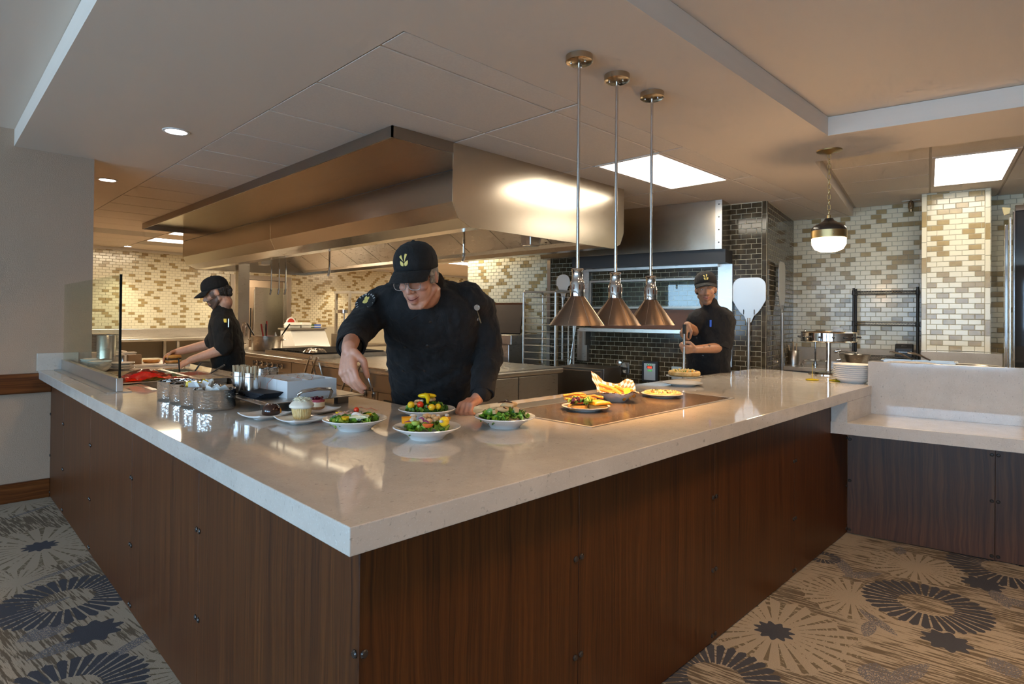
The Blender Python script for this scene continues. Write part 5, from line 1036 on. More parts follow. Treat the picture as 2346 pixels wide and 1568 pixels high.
p = P(691, 962, ZT); t = thing('cupcake', 'vanilla cupcake with pale frosting and white shavings on top', 'cupcake', (p.x, p.y, ZT + 0.0065)); n = 36
MB().lathe([(0, 0), (0.034, 0), (0.042, 0.046), (0.0, 0.046)], n * 2, squash=lambda a: 1 + 0.022 * math.cos(n * a)).build('wrapper', 'cake_pale', t)
MB().lathe([(0.042, 0.044), (0.051, 0.05), (0.052, 0.06), (0.042, 0.072), (0.02, 0.082), (0, 0.084)], 28, squash=lambda a: 1 + 0.04 * math.sin(4 * a + 1) + 0.02 * math.sin(9 * a)).build('frosting', 'frosting', t); r = random.Random(5)
for k in range(70):
    a = r.uniform(0, 6.28); q = 0.04 * math.sqrt(r.random()); bit('shaving', bitmesh('strip2', strip, 'shaving_white'), t, T(q * math.cos(a), q * math.sin(a), 0.087 - 9 * q * q + r.uniform(0, 0.006)) @ rot(r) @ SCL(0.008, 0.012, 0.012))
p = P(727, 940, ZT); t = thing('cheesecake', 'small round cheesecake topped with dark red berries', 'cake', (p.x, p.y, ZT + 0.0065)); MB().lathe([(0, 0), (0.034, 0), (0.034, 0.012), (0, 0.012)], 28).build('biscuit_base', 'crust_brown', t); MB().lathe([(0, 0.012), (0.0335, 0.012), (0.0335, 0.042), (0, 0.042)], 28).build('filling', 'cheesecake', t); MB().lathe([(0.0337, 0.034), (0.0345, 0.043), (0.031, 0.046), (0, 0.046)], 28, squash=lambda a: 1 + 0.01 * math.sin(6 * a)).build('glaze', 'berry_glaze', t)
for k in range(22): a = r.uniform(0, 6.28); q = 0.027 * math.sqrt(r.random()); bit('berry', bitmesh('ball', ballf, 'berry'), t, T(q * math.cos(a), q * math.sin(a), 0.050 + r.uniform(0, 0.005)) @ SCL(0.0055, 0.0055, 0.0055))
# ------------------------------------------------------------------ hammered bowls with packets
HB = [(0, 0), (0.084, 0), (0.090, 0.006), (0.092, 0.012), (0.092, 0.092), (0.094, 0.096), (0.092, 0.098), (0.088, 0.096), (0.087, 0.010), (0, 0.006)]
packet = MB().box((-0.020, -0.0012, -0.030), (0.020, 0.0012, 0.030)).mesh('sachet', None)
for k, (px, py, lab) in enumerate(((491, 937, 'hammered steel bowl nearest the camera, with pale green sachets'), (459, 928, 'hammered steel bowl second in the row, full of white and yellow sachets'), (433, 920, 'hammered steel bowl third in the row'), (405, 913, 'hammered steel bowl at the far end of the row'))):
    p = P(px, py, ZT); t = lathe_thing('hammered_bowl', lab, 'bowl', (p.x, p.y, ZT), HB, 'hammered_steel', 'row of hammered steel bowls', 48); r = random.Random(20 + k)
    for j in range((4, 16, 0, 0)[k]):
        me = packet.copy(); me.materials.append(MATS[('paper', 'white_plain', 'yellow_plain')[j % 3 if k else 0]]); o = bpy.data.objects.new('sachet', me); C.objects.link(o); o.matrix_basis = T(p.x + r.uniform(-0.05, 0.05), p.y + r.uniform(-0.05, 0.05), ZT + 0.078 + (r.uniform(0, 0.016) if k else 0.004)) @ RZ(-PI / 4 + r.uniform(-0.6, 0.6)) @ RX(r.uniform(-0.5, 0.5)) @ RY(r.uniform(-0.6, 0.6) + (1.3 if k == 0 else 0))
        tag(o, ('pale sachet lying in the nearest hammered bowl', 'sachet standing in the second hammered bowl')[k], 'sachet', ('sachets in the nearest bowl', 'sachets in the second bowl')[k])
# ------------------------------------------------------------------ tray with white bins
tr = thing('serving_tray', 'steel serving tray with curved handles carrying the white bins', 'tray', (1.3, 2.98, ZT))
MB().box((1.13, 2.74, 1.030), (1.60, 3.46, 1.042)).build('deck', 'stainless', tr, world=True, smooth=None, bevel=0.006); MB().box((1.10, 2.71, 1.036), (1.63, 3.49, 1.040)).build('rim', 'stainless', tr, world=True, smooth=None, bevel=0.001)
for x, y in ((1.17, 2.80), (1.55, 2.80), (1.17, 3.38), (1.55, 3.38)): MB().box((x - 0.03, y - 0.02, ZT), (x + 0.03, y + 0.02, 1.030)).build('foot', 'stainless_dark', tr, world=True, smooth=None)
for y, s in ((2.705, -1), (3.495, 1)):
    MB().tube([(1.27, y, 1.042), (1.265, y + s * 0.02, 1.075), (1.28, y + s * 0.03, 1.088), (1.35, y + s * 0.034, 1.094), (1.42, y + s * 0.03, 1.088), (1.435, y + s * 0.02, 1.075), (1.43, y, 1.042)], 0.008, 10).build('handle', 'chrome_soft', tr, world=True)
for k in range(3):
    y0 = 2.80 + k * 0.122; t = thing('white_bin', 'open white plastic bin on the serving tray, %s' % ('nearest of three', 'middle of three', 'farthest of three')[k], 'bin', (1.395, y0 + 0.06, 1.042), 0, 'white bins on the serving tray')
    for a, c in (((1.262, y0, 1.0421), (1.522, y0 + 0.004, 1.125)), ((1.262, y0 + 0.116, 1.0421), (1.522, y0 + 0.12, 1.125)), ((1.262, y0 + 0.004, 1.0421), (1.266, y0 + 0.116, 1.125)), ((1.518, y0 + 0.004, 1.0421), (1.522, y0 + 0.116, 1.125))): MB().box(a, c).build('side', 'plastic_white', t, world=True, smooth=None)
    MB().box((1.266, y0 + 0.004, 1.0421), (1.518, y0 + 0.116, 1.05)).build('bottom', 'plastic_white', t, world=True, smooth=None); MB().box((1.39, y0 + 0.004, 1.05), (1.394, y0 + 0.116, 1.12)).build('divider', 'plastic_white', t, world=True, smooth=None)
r = random.Random(6)
for k in range(9):
    x, y = r.uniform(1.23, 1.46), r.choice((2.86, 2.98, 3.10)) + r.uniform(-0.03, 0.03); a = r.uniform(0, 3); t = thing('sauce_twist', 'thin dried garnish twist sticking out of the white bins', 'garnish', (x, y, 1.051), a, 'garnish twists in the white bins'); MB().tube([(-0.02, 0, 0.0), (-0.01, 0.01, 0.05), (0.01, -0.005, 0.078), (0.03, 0.01, 0.085)], 0.0012, 5).build('stem', ('bacon', 'birch_wood')[k % 2], t)
nk = thing('napkin_stack', 'fanned stack of folded black napkins on the tray', 'napkins', (1.195, 2.98, 1.042))
for k in range(8): MB().box((-0.055 + 0.0, -0.12, 0), (0.055, 0.10, 0.0035), T(r.uniform(-0.004, 0.004) + 0.0, -0.008 * k + 0.03, 0.0036 * k) @ RZ(0.02 * k)).build('napkin', 'napkin_black', nk, smooth=None)
# canisters with stir sticks
def canister(loc, lab, sticks=0, h_=0.115, rad=0.035, seed=1):
    t = thing('steel_canister', lab, 'canister', loc, 0, 'small steel canisters on the tray'); MB().lathe([(0, 0), (rad, 0), (rad, h_), (rad - 0.002, h_), (rad - 0.002, 0.004), (0, 0.004)], 24).build('body', 'chrome_soft', t)
    for z in (0.006, h_ - 0.02, h_ - 0.012, h_ - 0.004): MB().lathe([(rad, z - 0.002), (rad + 0.002, z), (rad, z + 0.002)], 24).build('rim_ring', 'chrome', t)
    r = random.Random(seed)
    for k in range(sticks):
        a = r.uniform(0, 6.28); q = 0.026 * math.sqrt(r.random()); s = thing('stir_stick', 'pale wooden stir stick in the %s steel canister' % lab.split()[0], 'stir stick', (loc[0] + q * math.cos(a), loc[1] + q * math.sin(a), loc[2] + 0.006), a, 'stir sticks in the canisters'); MB(RX(r.uniform(-0.12, 0.12)) @ RY(r.uniform(0.0, 0.14))).box((-0.0012, -0.004, 0), (0.0012, 0.004, 0.142)).build('stick', 'birch_wood', s, smooth=None)
for px, py, lab, n, sd in ((549, 903, 'left steel canister with wooden stir sticks', 26, 1), (574, 907, 'right steel canister with wooden stir sticks', 26, 2), (603, 893, 'rear steel canister behind the white bins', 0, 3), (622, 890, 'hindmost steel canister behind the white bins', 0, 4)):
    p = P(px, py, 1.042); canister((p.x, p.y, 1.042) if p.y < 3.36 and p.x < 1.55 else (p.x, p.y, 1.042), lab, n, seed=sd)
# ------------------------------------------------------------------ cold well with pans
cw = thing('cold_well', 'stainless cold well sunk in the counter behind the glass guard', 'cold well', (1.27, 4.84, ZT))
x0, x1, y0, y1 = WELL
plate('rim', rect(x0 - 0.02, x1 + 0.02, y0 - 0.02, y1 + 0.02), [rect(x0 + 0.012, x1 - 0.012, y0 + 0.012, y1 - 0.012)], ZT, ZT + 0.003, 'stainless_flat', cw)
for a, c in (((x0, y0), (x0 + 0.01, y1)), ((x1 - 0.01, y0), (x1, y1)), ((x0, y0), (x1, y0 + 0.01)), ((x0, y1 - 0.01), (x1, y1))): MB().box((*a, ZT - 0.13), (*c, ZT)).build('side', 'stainless', cw, world=True, smooth=None)
MB().box((x0, y0, ZT - 0.14), (x1, y1, ZT - 0.13)).build('bottom', 'stainless', cw, world=True, smooth=None)
FILL = ['leaf_dark', 'shred_red', 'feta', 'onion_purple', 'leaf_green', 'tomato_flesh', 'cheese_pale', 'patty', 'herb', 'chicken', 'pepper_orange', 'leaf_pale']
NAMES = ['dark leaves', 'red shreds', 'white cheese', 'purple onion', 'green leaves', 'chopped tomato', 'pale cheese', 'brown mince', 'green herbs', 'chicken', 'orange pepper', 'pale lettuce']
k = 0
for j in range(3):
    for i in range(3):
        a = x0 + 0.014 + i * 0.181; b_ = y0 + 0.38 + j * 0.32; t = thing('food_pan', 'small steel pan of %s in the cold well' % NAMES[k], 'food pan', (a + 0.09, b_ + 0.155, ZT - 0.1), 0, 'food pans in the cold well')
        plate('rim', rect(a, a + 0.178, b_, b_ + 0.31), [rect(a + 0.012, a + 0.166, b_ + 0.012, b_ + 0.298)], ZT + 0.0035, ZT + 0.007, 'stainless_flat', t)
        for q0, q1 in (((a + 0.01, b_ + 0.01), (a + 0.013, b_ + 0.30)), ((a + 0.165, b_ + 0.01), (a + 0.168, b_ + 0.30)), ((a + 0.01, b_ + 0.01), (a + 0.168, b_ + 0.013)), ((a + 0.01, b_ + 0.297), (a + 0.168, b_ + 0.30))): MB().box((*q0, ZT - 0.1), (*q1, ZT + 0.004)).build('side', 'stainless', t, world=True, smooth=None)
        rr = random.Random(k); MB(T(a + 0.089, b_ + 0.155, ZT - 0.035)).grid(lambda u, v: ((u - .5) * 0.15, (v - .5) * 0.28, rr.uniform(0, 0.014)), 10, 16).build('filling', FILL[k], t, world=True, smooth=20); k += 1
for px, py, tip, lab in ((412, 850, (-0.01, 0.0, 0.13), 'black serving spoon standing in the middle pans'), (455, 852, (0.06, -0.02, 0.10), 'black serving spoon leaning in the right-hand pans'), (470, 858, (0.13, -0.08, 0.10), 'dark blue serving spoon leaning far right in the pans')):
    p = P(px, py, ZT); utensil('serving_spoon', lab, (min(p.x, 1.5), max(p.y, 4.5), ZT - 0.03), tip, 0.006, 'plastic_black', group='serving spoons in the pans')
# red shred bag on a lid
p = P(325, 862, ZT); ld = tag(MB().box((-0.15, -0.13, 0), (0.15, 0.13, 0.006), T(1.06, 4.5, ZT + 0.0072)).build('pan_lid', 'stainless_flat', smooth=None, bevel=0.003), 'flat steel pan lid under the bag of red shreds', 'pan lid')
t = thing('shred_bag', 'clear bag of bright red shreds on a steel lid beside the glass', 'bag', (1.06, 4.52, ZT + 0.0135)); rr = random.Random(3)
MB().grid(lambda u, v: ((u - .5) * 0.24, (v - .5) * 0.2, 0.003 + 0.05 * math.sin(PI * u) * math.sin(PI * v) * rr.uniform(0.85, 1.1)), 18, 14).build('shreds', 'shred_red', t, smooth=30); MB().grid(lambda u, v: ((u - .5) * 0.32, (v - .5) * 0.26, 0.006 + 0.056 * max(0, math.sin(PI * u) * math.sin(PI * v)) + 0.012 * rr.random() * (1 if min(u, v, 1 - u, 1 - v) > 0 else 2)), 18, 14).build('film', 'film_red', t, smooth=30)
MB().grid(lambda u, v: (0.04 + (u - .5) * 0.16, -0.105 + (v - .5) * 0.06, 0.004 + 0.016 * math.sin(PI * u) * math.sin(PI * v) * rr.uniform(0.7, 1.2)), 14, 8).build('herbs', 'herb', t, smooth=30)
# boards, buns, containers around the cook on the left
tag(MB().box((1.02, 5.74, ZT), (1.70, 6.25, ZT + 0.018)).build('cutting_board', 'plastic_white', smooth=None, bevel=0.004), 'white cutting board with the halved buns on the far counter', 'cutting board')
def bun_half(px, py, lab, top=True):
    p = P(px, py, ZT + 0.02); t = thing('burger_bun', lab, 'bun', (p.x, p.y, ZT + 0.0185), 0, 'halved burger buns'); MB().lathe([(0, 0), (0.055, 0), (0.068, 0.012), (0.066, 0.026), (0.0, 0.034)] if top else BUN, 24).build('crumb', 'bun_crust', t); MB().lathe([(0, 0.030), (0.060, 0.0295), (0.064, 0.027)], 24).build('cut_face', 'bread_inside', t)
    return p
bun_half(347, 831, 'open bun half lying cut side up on the white board')
p = bun_half(397, 832, 'burger bun half between the cook\'s hands on the white board')
t = thing('burger_patty', 'stacked burger with pale bun top under the cook\'s fingers', 'burger', (p.x, p.y, ZT + 0.053)); MB().lathe([(0, 0), (0.06, 0), (0.062, 0.008), (0, 0.012)], 22).build('patty', 'patty', t); MB().lathe([(0, 0.012), (0.062, 0.012), (0.066, 0.022), (0.055, 0.038), (0, 0.045)], 22).build('bun_top', 'bun_crust', t)
ORD = ['lowest', 'second lowest', 'third from below', 'fourth from below', 'fifth from below', 'sixth from below', 'seventh from below', 'eighth from below', 'sixth from the top', 'fifth from the top', 'fourth from the top', 'third from the top', 'second from the top', 'topmost']
def stack(px, py, z, n, prof, mt, dz, lab, cat, group, nm, plane=None):
    p = Vector((*px, z))
    for k in range(n): lathe_thing(nm, '%s, %s' % (lab, 'topmost' if k == n - 1 else ORD[k]), cat, (p.x, p.y, z + k * dz), prof, mt, group, 28)
CUP = [(0, 0), (0.04, 0), (0.045, 0.004), (0.078, 0.045), (0.08, 0.05), (0.076, 0.05), (0.042, 0.01), (0, 0.008)]
stack((0.965, 5.66), None, ZT, 4, CUP, 'porcelain', 0.014, 'white bowl in the rear stack behind the glass guard', 'bowl', 'bowls behind the glass guard', 'small_bowl')
stack((0.985, 5.49), None, ZT, 3, CUP, 'porcelain', 0.016, 'white bowl in the front stack behind the glass guard', 'bowl', 'bowls behind the glass guard', 'small_bowl')
stack((1.14, 5.56), None, ZT, 3, [(r_ * 0.8, z_) for r_, z_ in FLAT_PLATE], 'porcelain', 0.02, 'white plate in the pair below the bowls behind the glass', 'plate', 'plates behind the glass guard', 'small_plate')
p = P(243, 846, ZT); lathe_thing('tall_canister', 'tall brushed steel canister behind the glass guard', 'canister', (p.x, p.y, ZT), [(0, 0), (0.065, 0), (0.065, 0.27), (0.061, 0.275), (0.061, 0.02), (0, 0.02)], 'stainless', None, 28)
p = P(282, 806, ZT); bx_ = thing('plate_crate', 'white tub under the stack of tan plates', 'tub', (1.16, 6.55, ZT)); MB().box((1.03, 6.40, ZT), (1.36, 6.70, ZT + 0.105)).build('body', 'plastic_white', bx_, world=True, smooth=None, bevel=0.01)
for k in range(14): lathe_thing('tan_plate', 'tan plate in the tall stack beyond the glass guard, %s' % ORD[k], 'plate', (1.19, 6.55, ZT + 0.1055 + k * 0.011), [(0, 0), (0.09, 0), (0.135, 0.010), (0.135, 0.013), (0.09, 0.004), (0, 0.004)], 'porcelain_grey', 'stack of tan plates', 28)
for px, py, lab, mt_ in ((268, 842, 'clear plastic tub with lid beside the steel canister', 'film_clear'), (296, 836, 'white lidded tub right of the glass guard end', 'cream_poly')):
    p = P(px, py, ZT); t = thing('lidded_tub', lab, 'tub', (p.x, p.y, ZT)); MB().lathe([(0, 0), (0.055, 0), (0.065, 0.10), (0, 0.10)], 4, RZ(PI / 4)).build('body', mt_, t, bevel=0.01); MB().lathe([(0, 0.10), (0.07, 0.10), (0.07, 0.112), (0, 0.114)], 4, RZ(PI / 4)).build('lid', 'cream_poly', t, bevel=0.004)
p = P(307, 836, ZT); t = thing('paper_carton', 'small brown folded carton beside the red bag', 'carton', (1.30, 5.88, ZT)); MB().prism([(-0.05, -0.03), (0.05, -0.03), (0.05, 0.03), (-0.05, 0.03)], 0, 0.08, T(0, 0, 0.018)).build('body', 'cardboard', t, smooth=None)
# deli container behind the tray
p = P(640, 866, ZT); t = thing('deli_container', 'clear lidded deli container behind the white bins', 'container', (1.66, 3.55, ZT)); MB().lathe([(0, 0), (0.05, 0), (0.058, 0.06), (0, 0.06)], 24).build('body', 'film_clear', t); MB().lathe([(0, 0.06), (0.062, 0.06), (0.062, 0.072), (0, 0.074)], 24).build('lid', 'film_clear', t)
# ------------------------------------------------------------------ right end of the counter
plate('slab', [xy(uv(4.862, -2.4)), xy(uv(5.45, -2.4)), xy(uv(5.45, 0.295)), xy(uv(4.862, 0.295))], [], ZB, ZT, 'quartz', top, 0.0025)
pp = P(1898, 858, ZT)
t = thing('order_wheel', 'chrome round order wheel on a tall pedestal at the counter end', 'order wheel', (pp.x, pp.y, ZT))
dpx = (pp - CAM_P).dot(C_F); k = dpx / CAM_F
MB().lathe([(0, 0), (42 * k, 0), (42 * k, 0.006), (36 * k, 0.016), (20 * k, 0.026), (6.5 * k, 0.03), (6.5 * k, 0.036), (0, 0.036)], 40).build('base', 'chrome', t)
z0, z1 = PD(1898, 782, dpx).z - ZT, PD(1898, 762, dpx).z - ZT; MB().lathe([(5 * k, 0.03), (5 * k, z0)], 20).build('pedestal', 'chrome', t)
R = 57 * k; wl = MB(); wl.lathe([(R * 0.96, z0), (R, z0 + 0.004), (R, z1 - 0.004), (R * 0.96, z1), (R * 0.9, z1), (R * 0.9, z0), (R * 0.96, z0)], 48); wl.build('rim', 'chrome', t); MB().lathe([(0, z0 + 0.006), (R * 0.92, z0 + 0.006), (R * 0.92, z0 + 0.012), (0, z0 + 0.012)], 40).build('disc', 'chrome_soft', t)
for z in (z0, z1): MB().lathe([(R, z - 0.004), (R + 0.005, z), (R, z + 0.004)], 48).build('rim_band', 'bronze', t)
for a in range(14):
    A = a * 2 * PI / 14; q = MB().tube([((R - 0.004) * math.cos(A), (R - 0.004) * math.sin(A), (z0 + z1) / 2), ((R + 0.018) * math.cos(A), (R + 0.018) * math.sin(A), (z0 + z1) / 2)], 0.006, 8); q.ell(((R + 0.02) * math.cos(A), (R + 0.02) * math.sin(A), (z0 + z1) / 2), 0.009, None, 10, 7); q.build('clip', 'iron_black', t)
MB().tube(arc((0, R * 0.9, z1), 0.02, 0, PI, 8), 0.004, 6).build('hook', 'chrome', t)
for px, py, lab in ((1861, 872, 'yellow check spindle with upright spike, left of the pedestal'), (1915, 874, 'yellow check spindle with upright spike, right of the pedestal')):
    p = P(px, py, ZT); t = thing('check_spindle', lab, 'check spindle', (p.x, p.y, ZT), 0, 'yellow check spindles'); MB().lathe([(0, 0), (0.040, 0), (0.046, 0.006), (0.040, 0.010), (0.02, 0.014), (0, 0.015)], 40, squash=lambda a: 1 + 0.06 * math.cos(10 * a)).build('base', 'yellow_clear', t); MB().tube([(0, 0, 0.012), (0, 0, 0.135)], [0.0022, 0.0010], 8).build('spike', 'yellow_plain', t)
SQB = [(0, 0), (0.082, 0), (0.086, 0.004), (0.128, 0.034), (0.131, 0.038), (0.127, 0.038), (0.084, 0.009), (0, 0.007)]
p = P(1980, 880, ZT)
for k in range(8): lathe_thing('stacked_plate', 'off-white deep plate in the stack against the stone upstand, %s' % ('topmost' if k == 7 else ORD[k]), 'plate', (p.x + 0.06, p.y + 0.09, ZT + 0.0135 * k), SQB, 'porcelain', 'deep plates stacked by the upstand', 32)
# things on the pass behind the upstand
p = PU(2050, 838, 5.08)
for k in range(7): lathe_thing('oval_plate', 'white plate peeping over the upstand, %s' % ('topmost' if k == 6 else ORD[k]), 'plate', (*uv(5.10, 0.09)[:2], ZT + k * 0.022), [(r_ * 1.25, z_) for r_, z_ in FLAT_PLATE], 'porcelain', 'plates behind the upstand', 30)
def hotel_pan(loc, lab, w, d, h_, rz=KA):
    t = thing('hotel_pan', lab, 'pan', loc, rz, 'steel pans behind the upstand')
    for a, c in (((-w, -d), (-w + 0.004, d)), ((w - 0.004, -d), (w, d)), ((-w, -d), (w, -d + 0.004)), ((-w, d - 0.004), (w, d))): MB().box((*a, 0.0), (*c, h_)).build('side', 'stainless', t, smooth=None)
    MB().box((-w, -d, 0), (w, d, 0.004)).build('bottom', 'stainless', t, smooth=None); f = MB()
    for a, c in (((-w - 0.015, -d - 0.015), (-w, d + 0.015)), ((w, -d - 0.015), (w + 0.015, d + 0.015)), ((-w, -d - 0.015), (w, -d)), ((-w, d), (w, d + 0.015))): f.box((*a, h_ - 0.003), (*c, h_))
    f.build('rim', 'stainless_flat', t, smooth=None); return t
hotel_pan(tuple(uv(5.36, 0.05, ZT)), 'long steel pan with tongs behind the stone upstand', 0.07, 0.22, 0.155)
for a, lab in ((0.09, 'first pair of tongs resting in the long steel pan'), (-0.02, 'second pair of tongs resting in the long steel pan')):
    o = uv(5.36, a, ZT + 0.16); t = thing('serving_tongs', lab, 'tongs', tuple(o), 0, 'tongs on the steel pan')
    for s in (-1, 1): MB().tube([(0, 0, 0), (0.02 * s - 0.05, 0.06, 0.04), (0.03 * s - 0.08, 0.12, 0.055)], 0.006, 6).build('arm', 'chrome_soft', t)
lathe_thing('steel_bowl', 'shallow steel bowl at the right behind the stone upstand', 'bowl', tuple(uv(6.1, -0.30, 0.90)), [(0, 0), (0.07, 0), (0.15, 0.10), (0.175, 0.185), (0.19, 0.19), (0.17, 0.185), (0.14, 0.10), (0.06, 0.01), (0, 0.01)], 'stainless', None, 32)
sh = thing('pass_shelf', 'steel work table behind the stone upstand', 'table', tuple(uv(6.1, -0.4, 0))); MB(MUV).box((5.75, -2.0, 0.86), (6.5, 0.2, 0.90)).build('top', 'stainless', sh, world=True, smooth=None)
for u in (5.8, 6.45):
    for v in (-1.9, 0.15): MB(MUV).box((u - 0.02, v - 0.02, 0), (u + 0.02, v + 0.02, 0.86)).build('leg', 'stainless', sh, world=True, smooth=None)
# ------------------------------------------------------------------ back counter on the right
bc = thing('back_counter', 'pale stone back counter with upstand along the cream tiled wall', 'counter', tuple(uv(7.9, 0.7, 0)))
MB(MUV).box((7.60, 0.052, 0.845), (8.275, 1.40, 0.89)).build('slab', 'quartz', bc, world=True, smooth=None, bevel=0.003); MB(MUV).box((8.255, 0.052, 0.89), (8.279, 1.40, 1.10)).build('upstand', 'quartz', bc, world=True, smooth=None)
MB(MUV).box((7.66, 0.06, 0.0), (8.27, 1.39, 0.845)).build('cabinet', 'stainless_dark', bc, world=True, smooth=None); MB(MUV).box((7.40, -0.6, 0.0), (7.745, 0.05, 1.13)).build('column_upstand', 'quartz', bc, world=True, smooth=None)
for v0 in (0.08, 0.52, 0.96): MB(MUV).box((7.64, v0, 0.08), (7.66, v0 + 0.42, 0.80)).build('door', 'stainless_dark', bc, world=True, smooth=None, bevel=0.003)
t = thing('bin_liner', 'crumpled black bin liner hanging along the back counter front', 'bin liner', tuple(uv(7.56, 0.95, 0.0))); r = random.Random(4)
MB().box((-0.06, -0.36, 0.0), (0.03, 0.36, 0.62), RZ(KA)).build('bin', 'plastic_black', t, smooth=None, bevel=0.01); MB(RZ(KA)).grid(lambda u, v: (-0.075 + 0.05 * r.random(), (u - .5) * 0.78, 0.60 + v * 0.2 + 0.02 * r.random()), 40, 6).build('liner', 'enamel_black', t, smooth=15)
def faucet(loc, lab):
    t = thing('faucet', lab, 'faucet', loc, KA); MB().lathe([(0, 0), (0.028, 0), (0.028, 0.012), (0.016, 0.02), (0.016, 0.07), (0, 0.07)], 20).build('body', 'chrome', t); MB().tube([(0, -0.09, 0.055), (0, 0.09, 0.055)], 0.013, 10).build('valve_body', 'chrome', t)
    for s in (-1, 1): MB().tube([(0, s * 0.09, 0.055), (-0.01, s * 0.125, 0.05), (-0.02, s * 0.14, 0.0)], [0.014, 0.010, 0.007], 8).build('lever', 'chrome', t)
    MB().tube([(0, 0, 0.07), (0, 0, 0.36)] + arc((-0.055, 0, 0.36), 0.055, 0, PI, 8, ((1, 0, 0), (0, 0, 1))), 0.010, 10).build('spout', 'chrome', t); return t
p = PU(1868, 826, 8.12); faucet((p.x, p.y, 0.89), 'chrome gooseneck faucet behind the order wheel')
p = PU(1958, 834, 7.72); t = thing('mixing_bowl', 'round steel mixing bowl on the back counter edge', 'bowl', (p.x, p.y, 0.89)); MB().lathe([(0, 0), (0.07, 0), (0.125, 0.06), (0.158, 0.165), (0.166, 0.17), (0.155, 0.168), (0.12, 0.065), (0.06, 0.006), (0, 0.006)], 40).build('shell', 'stainless', t)
q = tongs('serving_tongs', 'steel tongs lying across the mixing bowl', (p.x, p.y, 1.062), 0.4, 0.2, 0.05, 'tongs on the mixing bowl'); q.matrix_basis = T(p.x, p.y - 0.02, 1.068) @ RZ(0.3) @ RX(1.4)
p = PU(1818, 822, 8.0); t = lathe_thing('utensil_canister', 'black and steel canister holding wooden spoons on the back counter', 'canister', (p.x, p.y, 0.89), [(0, 0), (0.072, 0), (0.072, 0.17), (0.068, 0.175), (0.066, 0.17), (0.066, 0.01), (0, 0.01)], 'stainless', None, 30)
for k, (dx, dy, h_) in enumerate(((0.02, 0.01, 0.27), (-0.01, -0.02, 0.25), (-0.02, 0.02, 0.23))): utensil('wooden_spoon', 'wooden spoon in the back-counter canister, %s' % ('tallest', 'middle', 'shortest')[k], (p.x + dx, p.y + dy, 0.901), (dx * 1.2, dy * 1.2, h_), 0.008, 'birch_wood', group='spoons in the canister')
# black wire shelf
ws = thing('wire_shelf', 'black wire shelf unit standing on the back counter before the tiles', 'shelf', tuple(uv(8.1, 0.4, 0.89)))
V0, V1, U0, U1 = 0.70, 0.085, 7.93, 8.20
for u in (U0, U1):
    for v in (V0, V1): MB().tube([uv(u, v, 0.89), uv(u, v, 1.82)], 0.013, 10).build('post', 'iron_black', ws, world=True)
for z in (1.78, 1.42, 1.03):
    for dz in (0.0, -0.03):
        for a, c in (((U0, V0), (U0, V1)), ((U1, V0), (U1, V1)), ((U0, V0), (U1, V0)), ((U0, V1), (U1, V1))): MB().tube([uv(*a, z + dz), uv(*c, z + dz)], 0.0045, 6).build('frame_wire', 'iron_black', ws, world=True)
    zz = []; n = 44
    for i in range(n + 1): zz.append(uv(U0, V0 + (V1 - V0) * i / n, z + (-0.03 if i % 2 else 0.0)))
    MB().tube(zz, 0.0028, 5).build('truss_wire', 'iron_black', ws, world=True)
    for i in range(1, 24): v = V0 + (V1 - V0) * i / 24; MB().tube([uv(U0, v, z), uv(U1, v, z)], 0.0022, 4).build('deck_wire', 'iron_black', ws, world=True)
    for u in (U0, U1):
        for v in (V0, V1): MB().lathe([(0.013, z - 0.045), (0.019, z - 0.04), (0.017, z + 0.012), (0.013, z + 0.014)], 10, T(*uv(u, v, 0))).build('collar', 'iron_black', ws, world=True)
# receipt printer on the shelf
o = uv(8.04, 0.21, 1.034); t = thing('receipt_printer', 'black receipt printer on the lowest wire shelf', 'printer', tuple(o), KA)
MB().prism([(-0.10, 0.0), (0.10, 0.0), (0.10, 0.145), (-0.03, 0.145), (-0.10, 0.10)], -0.085, 0.085, frame((0, 0, 0), (1, 0, 0), (0, 0, 1), (0, -1, 0))).build('case', 'plastic_black', t, smooth=None, bevel=0.008)
MB().box((-0.104, -0.05, 0.055), (-0.098, 0.05, 0.062)).build('paper_slot', 'chrome_soft', t, smooth=None); MB().box((-0.104, -0.075, 0.05), (-0.099, -0.06, 0.068)).build('button', 'white_plain', t, smooth=None)
text_mesh('EPSON', 0.016, sign_frame(Vector((-0.068, 0.0, 0.1255)), (-0.55, 0, 0.83)), 'aluminium', t)
# wall outlet, sprinkler, glass door at the right edge
p = PU(1920, 758, 8.275); t = thing('wall_outlet', 'white outlet plate on the cream tiles behind the order wheel', 'outlet', tuple(p)); MB(face_frame(p, -UU)).box((-0.055, -0.003, -0.04), (0.055, 0.008, 0.04)).build('plate', 'white_plain', t, world=True, smooth=None, bevel=0.003); MB(face_frame(p, -UU)).box((-0.02, 0.008, -0.015), (0.02, 0.012, 0.015)).build('socket', 'porcelain_grey', t, world=True, smooth=None)
p = PU(2087, 470, 8.1); t = thing('pipe_stub', 'brass pipe stub under the ceiling beside the tiled column', 'pipe', (p.x, p.y, TZ - 0.012)); MB().lathe([(0, -0.13), (0.02, -0.13), (0.02, -0.10), (0.03, -0.09), (0.03, -0.03), (0.022, -0.02), (0.022, 0)], 14).build('body', 'bronze', t); MB(RZ(KA)).box((-0.02, -0.085, -0.006), (0.02, 0.085, 0.0)).build('bracket', 'stainless_dark', t, smooth=None)
gd = thing('glass_door', 'glass door with polished steel frame at the right edge', 'door', tuple(PU(2330, 840, 7.0)))
def strip_uv(px0, px1, u, z0, z1, d=0.03): 
    a = PU(px0, 700, u).dot(VV); c = PU(px1, 700, u).dot(VV); return MB(MUV).box((u, min(a, c), z0), (u + d, max(a, c), z1))
